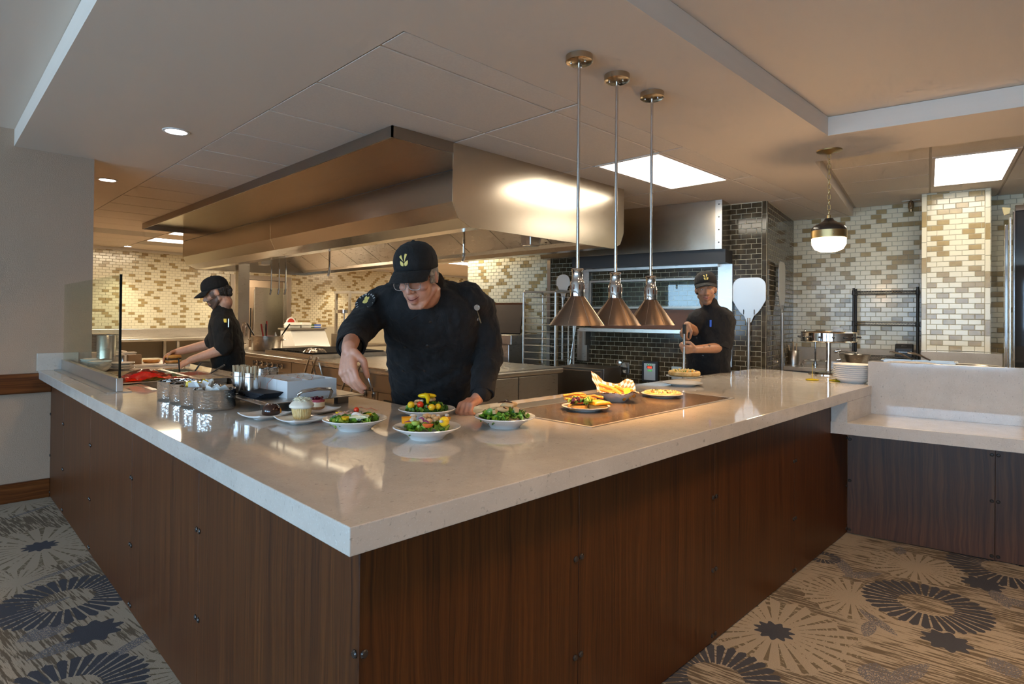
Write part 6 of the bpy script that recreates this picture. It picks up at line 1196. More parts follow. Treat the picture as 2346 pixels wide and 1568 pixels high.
strip_uv(2302, 2309, 7.0, 0.02, 2.33, 0.05).build('frame', 'chrome', gd, world=True, smooth=None, bevel=0.004); strip_uv(2312, 2317, 7.02, 0.02, 2.40, 0.05).build('frame', 'stainless', gd, world=True, smooth=None, bevel=0.004); strip_uv(2321, 2326, 6.98, 0.02, 2.45, 0.05).build('frame', 'chrome', gd, world=True, smooth=None, bevel=0.004)
strip_uv(2326, 2480, 7.0, 0.9, 2.45, 0.012).build('pane', 'glass_dark', gd, world=True, smooth=None); strip_uv(2326, 2480, 6.99, 0.02, 0.9, 0.04).build('kick_panel', 'stainless', gd, world=True, smooth=None); strip_uv(2326, 2480, 6.985, 2.45, 2.50, 0.05).build('frame', 'chrome', gd, world=True, smooth=None)
p = PU(2305, 478, 6.97); MB().prism([(-0.03, 0), (0.03, 0.012), (0.012, -0.06), (-0.022, -0.05)], -0.02, 0.02, face_frame(p, -UU) @ RX(PI / 2)).build('hinge_cover', 'brass', gd, world=True, smooth=None)
# ------------------------------------------------------------------ far left kitchen furniture
Bw = frame(K0, W6, -N6, (0, 0, 1))
st = thing('steel_table', 'long steel work table with upstand along the far cream wall', 'table', tuple(K0)); MB(Bw).box((-1.6, -0.80, 0.92), (2.5, -0.002, 0.97)).build('top', 'stainless', st, world=True, smooth=None, bevel=0.008); MB(Bw).box((-1.6, -0.05, 0.97), (2.5, -0.006, 1.145)).build('upstand', 'stainless', st, world=True, smooth=None, bevel=0.008); MB(Bw).box((-1.5, -0.75, 0.25), (2.4, -0.05, 0.29)).build('under_shelf', 'stainless_dark', st, world=True, smooth=None)
for s in (-1.5, 0.2, 1.2, 2.4):
    for d in (-0.74, -0.1): MB(Bw).box((s - 0.025, d - 0.025, 0), (s + 0.025, d + 0.025, 0.92)).build('leg', 'stainless', st, world=True, smooth=None)
for s, lab in ((-0.3, 'left'), (0.7, 'middle'), (1.8, 'right')):
    t = thing('stock_pan', 'dark pan on the under-shelf of the far steel table, %s one' % lab, 'pan', tuple(Bw @ Vector((s, -0.4, 0.29))), 0, 'pans under the far table'); MB().lathe([(0, 0), (0.18, 0), (0.2, 0.16), (0.19, 0.16), (0.17, 0.01), (0, 0.01)], 24).build('body', 'iron_black', t); MB().tube([(0.2, 0, 0.13), (0.36, 0, 0.16)], 0.012, 6).build('handle', 'iron_black', t)
fr = thing('tall_refrigerator', 'tall steel refrigerator standing in the doorway passage', 'refrigerator', tuple(Bw @ Vector((3.6, 1.0, 0)))); MB(Bw).box((3.45, 0.6, 0), (4.2, 1.4, 2.1)).build('body', 'stainless', fr, world=True, smooth=None); MB(Bw).box((3.43, 0.62, 0.1), (3.45, 1.38, 2.05)).build('door', 'stainless_flat', fr, world=True, smooth=None); MB(Bw).tube([(3.40, 0.7, 0.9), (3.40, 0.7, 1.6)], 0.015, 8).build('handle', 'iron_black', fr, world=True)
# pot filler beside the pot
t = thing('pot_filler', 'chrome swan-neck pot filler beside the stock pot', 'faucet', (3.35, 8.95, RZT)); MB().tube([(0, 0, 0), (0, 0, 0.34)] + arc((-0.0, -0.06, 0.34), 0.06, 0, PI, 8, ((0, 1, 0), (0, 0, 1))) + [(0, -0.12, 0.2)], 0.011, 8).build('spout', 'chrome', t); MB().lathe([(0, 0), (0.035, 0), (0.035, 0.02), (0.018, 0.03)], 16).build('flange', 'chrome', t); MB().tube([(-0.05, 0, 0.08), (0.05, 0, 0.08)], 0.012, 8).build('valve', 'chrome', t)
# white prep unit on the far wall, right of the doorway
dq = 11.2; a = PD(684, 800, dq); k = dq / CAM_F; w = 98 * k
pu = thing('prep_unit', 'white-fronted refrigerated prep unit against the far cream wall', 'prep unit', (a.x, a.y, 0), A6)
MB().box((0, 0, 0.0), (w, 0.7, 0.62)).build('cabinet', 'stainless_dark', pu, smooth=None); MB().box((0.02, -0.01, 0.1), (w * 0.5, 0.0, 0.6)).build('door', 'stainless_dark', pu, smooth=None); MB().box((w * 0.52, -0.01, 0.1), (w - 0.02, 0.0, 0.6)).build('door', 'stainless_dark', pu, smooth=None)
zt2 = PD(700, 757, dq).z; MB().prism([(0.05, 0.66), (0.35, zt2), (0.7, zt2), (0.7, 0.62), (0.0, 0.62)], 0.03, w - 0.02, frame((0, 0, 0), (0, 1, 0), (0, 0, 1), (1, 0, 0))).build('sloped_front', 'porcelain_grey', pu, smooth=None); MB().box((0, 0.3, zt2), (w, 0.75, zt2 + 0.03)).build('top', 'stainless', pu, smooth=None)
for k_, (dx, wd_, lab) in enumerate(((0.04, 0.24, 'left pale takeaway box on the prep unit'), (0.30, 0.22, 'right pale takeaway box on the prep unit'))): t = thing('takeaway_box', lab, 'box', tuple(pu.matrix_basis @ Vector((dx + wd_ / 2, 0.5, zt2 + 0.03))), A6, 'takeaway boxes'); MB().prism([(-wd_ / 2, -0.1), (wd_ / 2, -0.1), (wd_ / 2, 0.1), (-wd_ / 2, 0.1)], 0, 0.06).build('base', 'cream_poly', t, smooth=None, bevel=0.01); MB().lathe([(wd_ * 0.7, 0.0601), (wd_ * 0.55, 0.11), (0, 0.11)], 4, RZ(PI / 4) @ T(0, 0, 0.0)).build('lid', 'cream_poly', t, smooth=None)
t = thing('round_sign', 'small round red and white sign behind the takeaway boxes', 'sign', tuple(pu.matrix_basis @ Vector((0.22, 0.66, zt2 + 0.03)))); MB().lathe([(0, 0), (0.10, 0), (0.10, 0.012), (0, 0.012)], 28, RZ(A6) @ T(0, 0, 0.11) @ RX(PI / 2)).build('disc', 'white_plain', t); MB().lathe([(0, 0), (0.075, 0), (0.075, 0.002), (0, 0.002)], 28, RZ(A6) @ T(0, -0.0122, 0.11) @ RX(PI / 2)).build('print', 'red_plain', t)
for dx, wd_, mt_, lab in ((0.56, 0.1, 'herb', 'green carton on the prep unit'), (0.68, 0.16, 'blue_plain', 'blue carton on the prep unit')): t = thing('carton', lab, 'carton', tuple(pu.matrix_basis @ Vector((dx, 0.5, zt2 + 0.03))), A6); MB().box((-wd_ / 2, -0.06, 0), (wd_ / 2, 0.06, 0.07)).build('body', mt_, t, smooth=None); MB().box((-wd_ / 2, -0.0605, 0.02), (wd_ / 2, -0.06, 0.04)).build('print', 'white_plain', t, smooth=None)
# second order wheel and steel frame near the far wall
a = PD(788, 765, 10.6); z1_ = PD(788, 718, 10.6).z; t = thing('order_wheel', 'distant chrome order wheel on a thin stand behind the head chef\'s arm', 'order wheel', (a.x, a.y, a.z)); hgt = z1_ - a.z; MB().lathe([(0.013, 0.02), (0.013, hgt)], 10).build('pedestal', 'chrome_soft', t); MB().lathe([(0, 0), (0.12, 0), (0.10, 0.02), (0, 0.025)], 24).build('base', 'chrome_soft', t); MB().lathe([(0.13, hgt), (0.14, hgt), (0.14, hgt + 0.06), (0.13, hgt + 0.06), (0.13, hgt)], 28).build('rim', 'chrome', t); MB().lathe([(0, hgt), (0.13, hgt), (0.13, hgt + 0.006), (0, hgt + 0.006)], 24).build('disc', 'chrome_soft', t)
a = PD(800, 800, 10.4); zf = PD(800, 672, 10.4).z; t = thing('steel_shelf_frame', 'steel pass shelf frame partly hidden by the head chef\'s sleeve', 'shelf', (a.x, a.y, 0), A6)
for x, y in ((0, 0), (1.5, 0), (0, 0.4), (1.5, 0.4)): MB().box((x - 0.02, y - 0.02, 0), (x + 0.02, y + 0.02, zf)).build('post', 'stainless', t, smooth=None)
MB().box((-0.03, -0.03, zf), (1.53, 0.43, zf + 0.04)).build('top_shelf', 'stainless', t, smooth=None); MB().box((-0.03, -0.03, 0.88), (1.53, 0.43, 0.92)).build('worktop', 'stainless', t, smooth=None)
o_ = t; st2 = thing('stand_table', 'small steel stand under the distant order wheel', 'stand', (*PD(788, 765, 10.6)[:2], 0)); MB().box((-0.16, -0.16, 0), (0.16, 0.16, PD(788, 765, 10.6).z)).build('body', 'stainless_dark', st2, smooth=None)
# trees outside the dining windows
tag_n = ('bushy green tree outside the first dining window', 'bushy green tree outside the middle dining window', 'bushy green tree outside the third dining window')
for k, y in enumerate((-4.2, -1.5, 1.6)):
    t = thing('garden_tree', tag_n[k], 'tree', (-9.0, y, 0), 0, 'trees outside the dining room'); MB().tube([(0, 0, 0), (0.05, 0, 1.2), (0, 0.1, 2.2)], [0.12, 0.1, 0.06], 8).build('trunk', 'peel_wood', t); r = random.Random(k); cr = MB()
    for j in range(60): cr.ell((r.uniform(-0.9, 0.9), r.uniform(-1.0, 1.0), r.uniform(1.3, 3.2)), (r.uniform(0.12, 0.3), r.uniform(0.12, 0.3), r.uniform(0.1, 0.22)), None, 7, 5)
    cr.build('crown', 'tree_leaf', t)
tag(MB().box((-30, -30, -0.25), (-5.3, 30, -0.15)).build('lawn', 'tree_leaf', smooth=None), 'green lawn outside the dining windows', 'lawn'); bpy.data.objects['lawn']['kind'] = 'structure'
# ------------------------------------------------------------------ people
from mathutils.bvhtree import BVHTree
class Blob:
    """closed overlapping shapes that are welded into one skin"""
    def __init__(s): s.mb = MB()
    def cap(s, a, b, ra, rb=None, n=12):
        a, b = Vector(a), Vector(b); rb = ra if rb is None else rb; d = b - a; L_ = max(d.length, 1e-5); z = d / L_; x = z.orthogonal().normalized(); y = z.cross(x); M = frame(a, x, y, z); pr = [(0, -ra)]
        pr += [(ra * math.sin(t), -ra * math.cos(t)) for t in (0.4, 0.8, 1.2)] + [(ra, 0), (ra + (rb - ra) * 0.5, L_ * 0.5), (rb, L_)] + [(rb * math.cos(t), L_ + rb * math.sin(t)) for t in (0.4, 0.8, 1.2)] + [(0, L_ + rb)]
        s.mb.lathe(pr, n, M); return s
    def chain(s, pts, rs):
        for i in range(len(pts) - 1): s.cap(pts[i], pts[i + 1], rs[i], rs[i + 1])
        return s
    def ell(s, c, r, M=None, seg=20, rings=12): s.mb.ell(c, r, M, seg, rings); return s
    def loft(s, rings, n=28, power=2.4):
        """rings of (centre, x axis half, y axis half) - axes are vectors"""
        vs = []; fs = []
        for c, ax, ay in rings:
            for k in range(n):
                t = 2 * PI * k / n; ct, st_ = math.cos(t), math.sin(t); e = 2 / power
                vs.append(tuple(Vector(c) + Vector(ax) * (abs(ct) ** e * (1 if ct >= 0 else -1)) + Vector(ay) * (abs(st_) ** e * (1 if st_ >= 0 else -1))))
        m_ = len(rings)
        for i in range(m_ - 1):
            for k in range(n): fs.append((i * n + k, i * n + (k + 1) % n, (i + 1) * n + (k + 1) % n, (i + 1) * n + k))
        fs.append(tuple(range(n))[::-1]); fs.append(tuple(range((m_ - 1) * n, m_ * n))); s.mb._add(vs, fs); return s
    def weld(s, name, mt, parent, voxel=0.008, smooth=4, tint=None, fold=0.0, seed=0):
        me = s.mb.mesh(name, None); o = bpy.data.objects.new(name, me); C.objects.link(o)
        r = o.modifiers.new('weld', 'REMESH'); r.mode = 'VOXEL'; r.voxel_size = voxel; r.use_smooth_shade = True
        if smooth: q = o.modifiers.new('soft', 'SMOOTH'); q.factor = 0.5; q.iterations = smooth
        if fold:
            tx = bpy.data.textures.new(name + '_fold', 'CLOUDS'); tx.noise_scale = 0.075; tx.noise_depth = 2; q = o.modifiers.new('fold', 'DISPLACE'); q.texture = tx; q.strength = fold; q.mid_level = 0.5; q.texture_coords = 'GLOBAL'
        bpy.context.view_layer.update(); m2 = bpy.data.meshes.new_from_object(o.evaluated_get(bpy.context.evaluated_depsgraph_get())); bpy.data.objects.remove(o); m2.name = name
        if tint is not None:
            n = len(m2.vertices); co = np.empty(n * 3, 'f'); m2.vertices.foreach_get('co', co); ca = m2.color_attributes.new('tint', 'FLOAT_COLOR', 'POINT'); cl = np.ones((n, 4), 'f'); cl[:, :3] = tint(co.reshape(-1, 3)); ca.data.foreach_set('color', cl.ravel())
        m2.transform(parent.matrix_basis.inverted()); m2.materials.clear(); m2.polygons.foreach_set('use_smooth', [True] * len(m2.polygons))
        return link(name, m2, mt, parent)
def hand_into(bl, wrist, fwd, pal, side, curls, size=1.0, thumb=(0.5, 0.6), spread=0.10, wrist_r=0.026):
    """wrist point, direction of the fingers, palm normal (towards what is held), side = +1 thumb on cross(fwd, pal) side; curls per finger; returns fingertips"""
    f = Vector(fwd).normalized(); p = Vector(pal); p = (p - f * p.dot(f)).normalized(); sd = f.cross(p) * side; w = Vector(wrist); k = size
    # palm: a flattened block between wrist and knuckles
    for t_, x in ((0.022, 0.026), (0.022, 0.008), (0.022, -0.010), (0.020, -0.027)):
        bl.cap(w + sd * x * 0.55 * k + f * 0.012 * k, w + sd * x * 1.0 * k + f * 0.078 * k, 0.0165 * k, 0.0135 * k, 10)
    tips = []; lens = (0.072, 0.080, 0.075, 0.058)
    for i, (x, cu) in enumerate(zip((0.029, 0.010, -0.010, -0.029), curls)):
        b0 = w + sd * x * k + f * (0.082 - 0.004 * abs(i - 1)) * k; d = (f + sd * x * spread * 18 * 0.4).normalized(); pts = [b0]; rs = [0.0108 * k]; a = 0.0
        for seg, (fr, rad) in enumerate(((0.45, 0.0098), (0.31, 0.0090), (0.24, 0.0078))):
            a += cu[seg] if isinstance(cu, (tuple, list)) else cu; dd = (d * math.cos(a) + p * math.sin(a)).normalized(); pts.append(pts[-1] + dd * lens[i] * fr * k * 1.08); rs.append(rad * k)
        bl.chain(pts, rs); tips.append(pts[-1])
    b0 = w + sd * 0.026 * k + f * 0.020 * k; o1, o2 = thumb; d1 = (f * 0.72 + sd * math.cos(o1) * 0.8 + p * math.sin(o1) * 0.9).normalized(); p1 = b0 + d1 * 0.042 * k; d2 = (f * 0.9 + sd * (0.35 - o2) + p * o2).normalized(); p2 = p1 + d2 * 0.032 * k; p3 = p2 + (d2 + p * 0.15).normalized() * 0.024 * k
    bl.chain([b0, p1, p2, p3], [0.0165 * k, 0.0125 * k, 0.0112 * k, 0.0092 * k]); tips.append(p3); return tips
def nails(parent, tips, dirs, mt='nail'):
    pass
mat('nail', (0.72, 0.46, 0.38), 0.3); mat('glasses_frame', (0.30, 0.24, 0.20), 0.25); glassy('lens_glass', (0.93, 0.93, 0.93))

def head_blob(bl, H, neck_base, neck_r=0.055, k=1.0, jaw=1.0):
    """H: frame with x to the person's left, y forward, z up, origin between the ears"""
    def q(x, y, z): return H @ Vector((x * k, y * k, z * k))
    bl.ell((0, -0.012, 0.045), (0.076 * k, 0.096 * k, 0.082 * k), H); bl.ell((0, 0.012, 0.005), (0.070 * k, 0.082 * k, 0.080 * k), H); bl.ell((0, 0.030, -0.048), (0.056 * k * jaw, 0.060 * k, 0.066 * k), H); bl.ell((0, 0.066, -0.106), (0.025 * k * jaw, 0.024 * k, 0.022 * k), H)
    for s in (-1, 1):
        bl.ell((s * 0.042, 0.058, -0.022), (0.024 * k, 0.026 * k, 0.020 * k), H); bl.cap(q(s * 0.054 * jaw, -0.005, -0.055), q(s * 0.016 * jaw, 0.064, -0.105), 0.019 * k, 0.019 * k); bl.cap(q(s * 0.012, 0.089, 0.034), q(s * 0.045, 0.073, 0.034), 0.0115 * k, 0.0105 * k)
        bl.ell((0, 0, 0), (0.010 * k, 0.020 * k, 0.031 * k), H @ T(s * 0.079 * k, -0.012 * k, -0.004 * k) @ RZ(-s * 0.35)); bl.ell((s * 0.013, 0.100, -0.030), (0.0095 * k, 0.011 * k, 0.0085 * k), H); bl.cap(q(s * 0.004, 0.093, -0.058), q(s * 0.021, 0.083, -0.057), 0.0062 * k, 0.0045 * k); bl.cap(q(s * 0.004, 0.092, -0.069), q(s * 0.018, 0.083, -0.067), 0.0068 * k, 0.005 * k)
    bl.chain([q(0, 0.088, 0.028), q(0, 0.100, 0.0), q(0, 0.112, -0.024)], [0.0095 * k, 0.0105 * k, 0.0125 * k]); bl.cap(q(0, 0.079, -0.045), q(0, 0.083, -0.074), 0.022 * k, 0.020 * k)
    bl.chain([q(0, -0.028, -0.04), q(0, -0.035, -0.10), Vector(neck_base)], [neck_r * k * 0.98, neck_r * k, neck_r * 1.12 * k])
def head_tint(H, base, k=1.0, beard=0.0, moust=0.0, pink=0.25):
    Hi = np.array(H.inverted()); base = np.array(base)
    def f(co):
        l = (co @ Hi[:3, :3].T + Hi[:3, 3]) / k; x, y, z = l[:, 0], l[:, 1], l[:, 2]; out = np.tile(base, (len(co), 1)); near = (np.abs(x) < 0.10) & (np.abs(z) < 0.16) & (np.abs(y) < 0.16)
        lip = near & (np.abs(x) < 0.024) & (y > 0.078) & (z > -0.077) & (z < -0.052); out[lip] = out[lip] * 0.45 + np.array((0.38, 0.12, 0.10)) * 0.55
        w = np.clip(1 - np.hypot((np.abs(x) - 0.042) / 0.03, (z + 0.025) / 0.03), 0, 1) * near * (y > 0.03); out = out * (1 - pink * w[:, None]) + np.array((0.62, 0.22, 0.16)) * pink * w[:, None]
        w = np.clip(1 - np.hypot(x / 0.018, (z + 0.025) / 0.02), 0, 1) * near * (y > 0.09); out = out * (1 - pink * w[:, None]) + np.array((0.62, 0.20, 0.14)) * pink * w[:, None]
        if beard:
            b1 = near & (z < -0.028 - 0.25 * np.maximum(y - 0.02, 0)) & (z > -0.125) & (y > 0.004) & (np.hypot(np.abs(x) - 0.0, y) > 0.045); b1 |= near & (np.abs(x) > 0.058) & (y > 0.014) & (y < 0.05) & (z < 0.02) & (z > -0.12); b1 |= near & (y > 0.07) & (np.abs(x) < 0.032) & (z < -0.036) & (z > -0.052); b1 &= ~lip; out[b1] = out[b1] * (1 - beard) + np.array((0.035, 0.022, 0.016)) * beard
        # shaved chin and darker sockets stay as skin
        return out
    return f
def mouth(ob, parent, H, k=1.0, wid=0.025, smile=0.008, z0=-0.066):
    me = ob.data; t = BVHTree.FromPolygons([v.co for v in me.vertices], [p.vertices for p in me.polygons]); I = parent.matrix_basis.inverted() @ H; d = (I.to_3x3() @ Vector((0, -1, 0))).normalized(); pts = []
    for i in range(9):
        x = (i / 4 - 1) * wid; z = z0 + smile * (x / wid) ** 2; h = t.ray_cast(I @ Vector((x * k, 0.22 * k, z * k)), d)[0]
        if h is not None: pts.append(h + d * 0.0008)
    if len(pts) > 3: n = len(pts); MB().tube(pts, [0.0012 + 0.0020 * math.sin(PI * i / (n - 1)) for i in range(n)], 6).build('mouth', 'mouth_line', parent)
    for s in (-1, 1):
        fold = []
        for i in range(6):
            u = i / 5; h = t.ray_cast(I @ (Vector((s * (0.019 + 0.015 * u), 0.22, -0.034 - 0.030 * u)) * k), d)[0]
            if h is not None: fold.append(h + d * 0.0010)
        if len(fold) > 3 and smile > 0.006: MB().tube(fold, [0.0006, 0.0013, 0.0015, 0.0014, 0.0010, 0.0005][:len(fold)], 5).build('smile_fold', 'fold_shade', parent)  # thin darker line paints the shade in the smile crease
mat('mouth_line', (0.16, 0.035, 0.03), 0.5); mat('fold_shade', (0.34, 0.16, 0.10), 0.6)
def eyes(parent, H, k=1.0, closed=0.5):
    for s in (-1, 1):
        e = MB().ell((0, 0, 0), 0.0118 * k, H @ T(s * 0.032 * k, 0.0745 * k, 0.012 * k), 14, 10).build('eye', 'eye_white', parent, world=True); MB().ell((0, 0, 0), 0.0060 * k, H @ T(s * 0.031 * k, 0.0815 * k, 0.0105 * k), 10, 8).build('iris', 'iris', parent, world=True)
        MB().lathe([(0.0128 * k, 0.0), (0.0118 * k, 0.0048 * k), (0.008 * k, 0.0095 * k), (0, 0.0125 * k)], 14, H @ T(s * 0.032 * k, 0.0748 * k, (0.012 + 0.004 * (1 - closed)) * k) @ RX(-0.35)).build('eyelid', 'skin_plain', parent, world=True)
        MB().tube([H @ (Vector((s * 0.014, 0.0975, 0.034)) * k), H @ (Vector((s * 0.032, 0.094, 0.040)) * k), H @ (Vector((s * 0.050, 0.078, 0.034)) * k)], [0.0035 * k, 0.0048 * k, 0.0025 * k], 7).build('eyebrow', 'hair_now', parent, world=True)
def cap_on(parent, H, k=1.0, tilt=-0.05, emblem=1.0, drop=0.0):
    Hc = H @ T(0, -0.010 * k, (0.048 - drop) * k) @ RX(tilt); rx, ry, rz_ = 0.089 * k, 0.109 * k, 0.088 * k
    prof = [(1.0, -0.34), (1.015, -0.1), (1.0, 0.15), (0.93, 0.42), (0.80, 0.65), (0.58, 0.85), (0.3, 0.965), (0, 1.0)]
    c_ = MB().lathe([(r_ , z_) for r_, z_ in prof], 36, Hc @ SCL(rx, ry, rz_)).build('cap', 'cap_black', parent, world=True, thick=0.003)
    PM = parent.matrix_basis.inverted()
    def sb(mb, nm, mt_, thick=0.0): mb.v = [tuple(PM @ Vector(p)) for p in mb.v]; return mb.build(nm, mt_, c_, thick=thick)
    def br(u, v):
        a = (u - 0.5) * 2.5; w = math.cos(a * 0.62) ** 0.8; ext = 0.074 * k * v * w; x = rx * 1.01 * math.sin(a) * (1 - 0.02 * v); y = ry * 1.01 * math.cos(a) + ext; z = rz_ * -0.26 - 0.034 * k * (v * 0.6 + v * v * 0.4) * w - 0.026 * k * (math.sin(a) ** 2) * (0.35 + 0.5 * v); return (x, y, z)
    mb = MB(Hc).grid(br, 20, 6); sb(mb, 'brim', 'cap_black', 0.004)
    mb = MB(Hc).lathe([(0.008 * k, rz_ * 0.985), (0.008 * k, rz_ * 1.03), (0.004 * k, rz_ * 1.06), (0, rz_ * 1.065)], 12); sb(mb, 'top_button', 'cap_black')
    for j in range(6):
        A = j * PI / 3 + PI / 6; pts = [Hc @ Vector((rx * r_ * 1.005 * math.cos(A), ry * r_ * 1.005 * math.sin(A), rz_ * z_ * 1.005)) for r_, z_ in prof[1:]]; sb(MB().tube(pts, 0.0011 * k, 5), 'panel_seam', 'cap_black')
    # leaf emblem: four golden leaves standing on the cap front
    def on(a, z):            # a = angle from the front, z = height 0..1 of the dome
        for (r0_, z0_), (r1_, z1_) in zip(prof, prof[1:]):
            if z0_ <= z <= z1_: t_ = (z - z0_) / (z1_ - z0_); r_ = r0_ + (r1_ - r0_) * t_; break
        return Vector((rx * r_ * 1.02 * math.sin(a), ry * r_ * 1.02 * math.cos(a), rz_ * z * 1.01))
    S = 0.025 * k * emblem
    for (bx_, bz_, ang, L_, Wd, fl) in ((-0.14, -0.25, 0.55, 1.1, 0.30, 0), (0.14, -0.25, -0.62, 1.05, 0.30, 0), (-0.06, 0.45, 0.20, 1.25, 0.32, 1), (0.16, 0.55, -0.68, 1.1, 0.30, 1)):
        def lf(u, v, bx_=bx_, bz_=bz_, ang=ang, L_=L_, Wd=Wd, fl=fl):
            w = (Wd * math.sin(PI * u ** 0.8) if not fl else Wd * (0.12 + 0.88 * u ** 1.4) * (1.0 if u < 0.9 else 0.75)) * (v - 0.5) * 2; lx, lz = w, u * L_; X = bx_ + lx * math.cos(ang) - lz * math.sin(ang); Z = bz_ + lx * math.sin(ang) + lz * math.cos(ang); return tuple(on(X * S / (0.85 * ry), 0.02 + Z * S / rz_ + 0.05))
        sb(MB(Hc).grid(lf, 10, 4), 'emblem_leaf', 'emblem_gold', 0.0012)
    return c_
def hair_band(parent, H, mt_, k=1.0, low=-0.045, thick=0.006, front=0.35, back=1.0):
    """hair below the cap: sides and back of the head"""
    def f(u, v):
        a = PI * 0.5 + front + (2 * PI - 2 * front) * u; z = 0.055 + (low * (0.55 + 0.45 * math.sin(PI * u)) - 0.055) * v; r_ = 1.0 + 0.03 * math.sin(40 * u) * v; sh_ = math.sqrt(max(0.05, 1 - ((z - 0.03) / 0.105) ** 2)); return (0.080 * r_ * math.cos(a) * (0.4 + 0.6 * sh_) * 1.02, -0.012 + 0.099 * r_ * math.sin(a) * (0.35 + 0.65 * sh_), z)
    MB(H @ SCL(k, k, k)).grid(f, 40, 8).build('hair', mt_, parent, world=True, thick=thick)
def glasses(parent, H, k=1.0):
    M = H @ SCL(k, k, k); fr_ = MB(M)
    for s in (-1, 1):
        pts = [Vector((s * 0.034 + 0.027 * math.copysign(abs(math.cos(t)) ** 0.75, math.cos(t)), 0.112 - 0.10 * (abs(s * 0.034 + 0.027 * math.cos(t)) ** 2) * 3.0, 0.004 + 0.0195 * math.copysign(abs(math.sin(t)) ** 0.8, math.sin(t)))) for t in [2 * PI * i / 22 for i in range(22)]]
        fr_.tube(pts, 0.0016, 6, closed=True); fr_.tube([(s * 0.060, 0.104, 0.012), (s * 0.078, 0.085, 0.014), (s * 0.083, 0.0, 0.010), (s * 0.080, -0.03, 0.0)], 0.0018, 6)
        n_ = len(pts); c0 = sum(pts, Vector()) / n_; MB(M)._add([tuple(c0)] + [tuple(p) for p in pts], [(0, 1 + i, 1 + (i + 1) % n_) for i in range(n_)]).build('lens', 'lens_glass', parent, world=True)
    fr_.tube([(-0.008, 0.112, 0.008), (0, 0.115, 0.011), (0.008, 0.112, 0.008)], 0.0016, 6); fr_.build('glasses_frame', 'glasses_frame', parent, world=True)
def look(origin, fwd, up=(0, 0, 1), roll=0.0):
    y = Vector(fwd).normalized(); z = Vector(up); z = (z - y * z.dot(y)).normalized(); x = y.cross(z); M = frame(origin, x, y, z); return M @ RY(roll)
def legs(parent, hipL, hipR, footL, footR, mt='trousers_black'):
    bl = Blob()
    for h_, f_ in ((hipL, footL), (hipR, footR)):
        h_, f_ = Vector(h_), Vector(f_); k_ = (h_ + f_) / 2 + Vector((0, 0, 0.02)); bl.chain([h_, k_, f_ + Vector((0, 0, 0.10))], [0.095, 0.072, 0.058])
    bl.cap(hipL, hipR, 0.11, 0.11); bl.weld('trousers', mt, parent, 0.014, 4)
def shoe(parent, foot, d):
    d = Vector(d); d.z = 0; d.normalize(); Mf = face_frame(foot, d); MB(Mf).ell((0, 0.05, 0.045), (0.048, 0.13, 0.044)).build('shoe', 'rubber_black', parent, world=True)
def button(parent, p, n, r_=0.007): MB(sign_frame(p, n)).lathe([(r_ * 0.9, 0), (r_, 0.0015), (r_ * 0.7, 0.0025), (0, 0.002)], 12).build('button', 'enamel_black', parent, world=True)
mat('skin_plain', (0.45, 0.26, 0.18), 0.5); mat('hair_now', (0.05, 0.035, 0.025), 0.6)

R_, U_, F_ = Vector(C_R), Vector((0, 0, 1)), Vector((C_F.x, C_F.y, 0)).normalized()      # right, up, away from the camera

# ---- head chef bending over the counter corner
ch_w = PD(988, 930, 3.30)
chef = thing('person', 'older cook in black jacket, cap and glasses bending over the counter to garnish', 'person', (ch_w.x, ch_w.y, 0))
Hd = look(PD(957, 636, 2.66), -F_ * 0.86 - R_ * 0.24 - U_ * 0.40, roll=0.03); kH = 1.04
nb = PD(985, 672, 2.83); shR, shL = PD(872, 700, 2.92), PD(1090, 706, 2.98)
elR, wrR = PD(812, 762, 2.68), PD(800, 796, 2.40); elL, wrL = PD(1122, 812, 3.02), PD(1092, 918, 2.80)
body = Blob(); head_blob(body, Hd, nb, 0.060, kH, 1.14)
SK1 = (0.60, 0.30, 0.20)
dR = Vector((0, 0, -1)) * 0.80 - F_ * 0.45 + R_ * 0.08
hand_into(body, wrR + Vector((0, 0, -0.01)), dR, F_ * 0.8 + R_ * 0.45, 1, ((0.45, 0.45, 0.25), (0.45, 0.5, 0.3), (0.5, 0.6, 0.35), (0.6, 0.7, 0.4)), 1.2, thumb=(1.0, 0.8), spread=0.02)
body.chain([elR, wrR, wrR + dR * 0.02], [0.042, 0.031, 0.029])
hl = P(1066, 948, ZT); wl_ = Vector((hl.x, hl.y, 0)) + F_ * 0.055 + R_ * 0.045 + Vector((0, 0, ZT + 0.055))
hand_into(body, wl_, -F_ * 0.85 - R_ * 0.45 - U_ * 0.12, -U_ - F_ * 0.15, -1, ((0.75, 1.25, 0.8), (0.75, 1.3, 0.8), (0.75, 1.3, 0.8), (0.75, 1.3, 0.8)), 1.12, thumb=(0.9, 0.6))
body.chain([elL, wl_ + R_ * 0.02 + F_ * 0.04 + U_ * 0.02, wl_], [0.044, 0.033, 0.030])
body.chain([nb, PD(985, 800, 3.06), ch_w], [0.055, 0.06, 0.06]); body.chain([shR, elR], [0.04, 0.042]); body.chain([shL, elL], [0.04, 0.044]); body.cap(shR, shL, 0.04, 0.04)
bd_ = body.weld('body', 'skin', chef, 0.0042, 3, head_tint(Hd, SK1, kH, 0.0, pink=0.4))
jk = Blob(); hip = Vector((ch_w.x, ch_w.y, 0.86))
fw = -F_
def ring(c, hw, hd, nrm_f=fw, rt=R_): return (c, rt * hw, Vector(nrm_f) * hd)
jk.loft([ring(hip, 0.205, 0.155), ring(PD(988, 900, 3.22), 0.215, 0.165), ring(PD(990, 840, 3.10), 0.225, 0.17), ring(PD(990, 770, 2.98), 0.235, 0.165), ring(PD(986, 718, 2.90), 0.24, 0.14), ring(PD(984, 690, 2.87), 0.20, 0.11), ring(PD(984, 664, 2.85), 0.10, 0.085)])
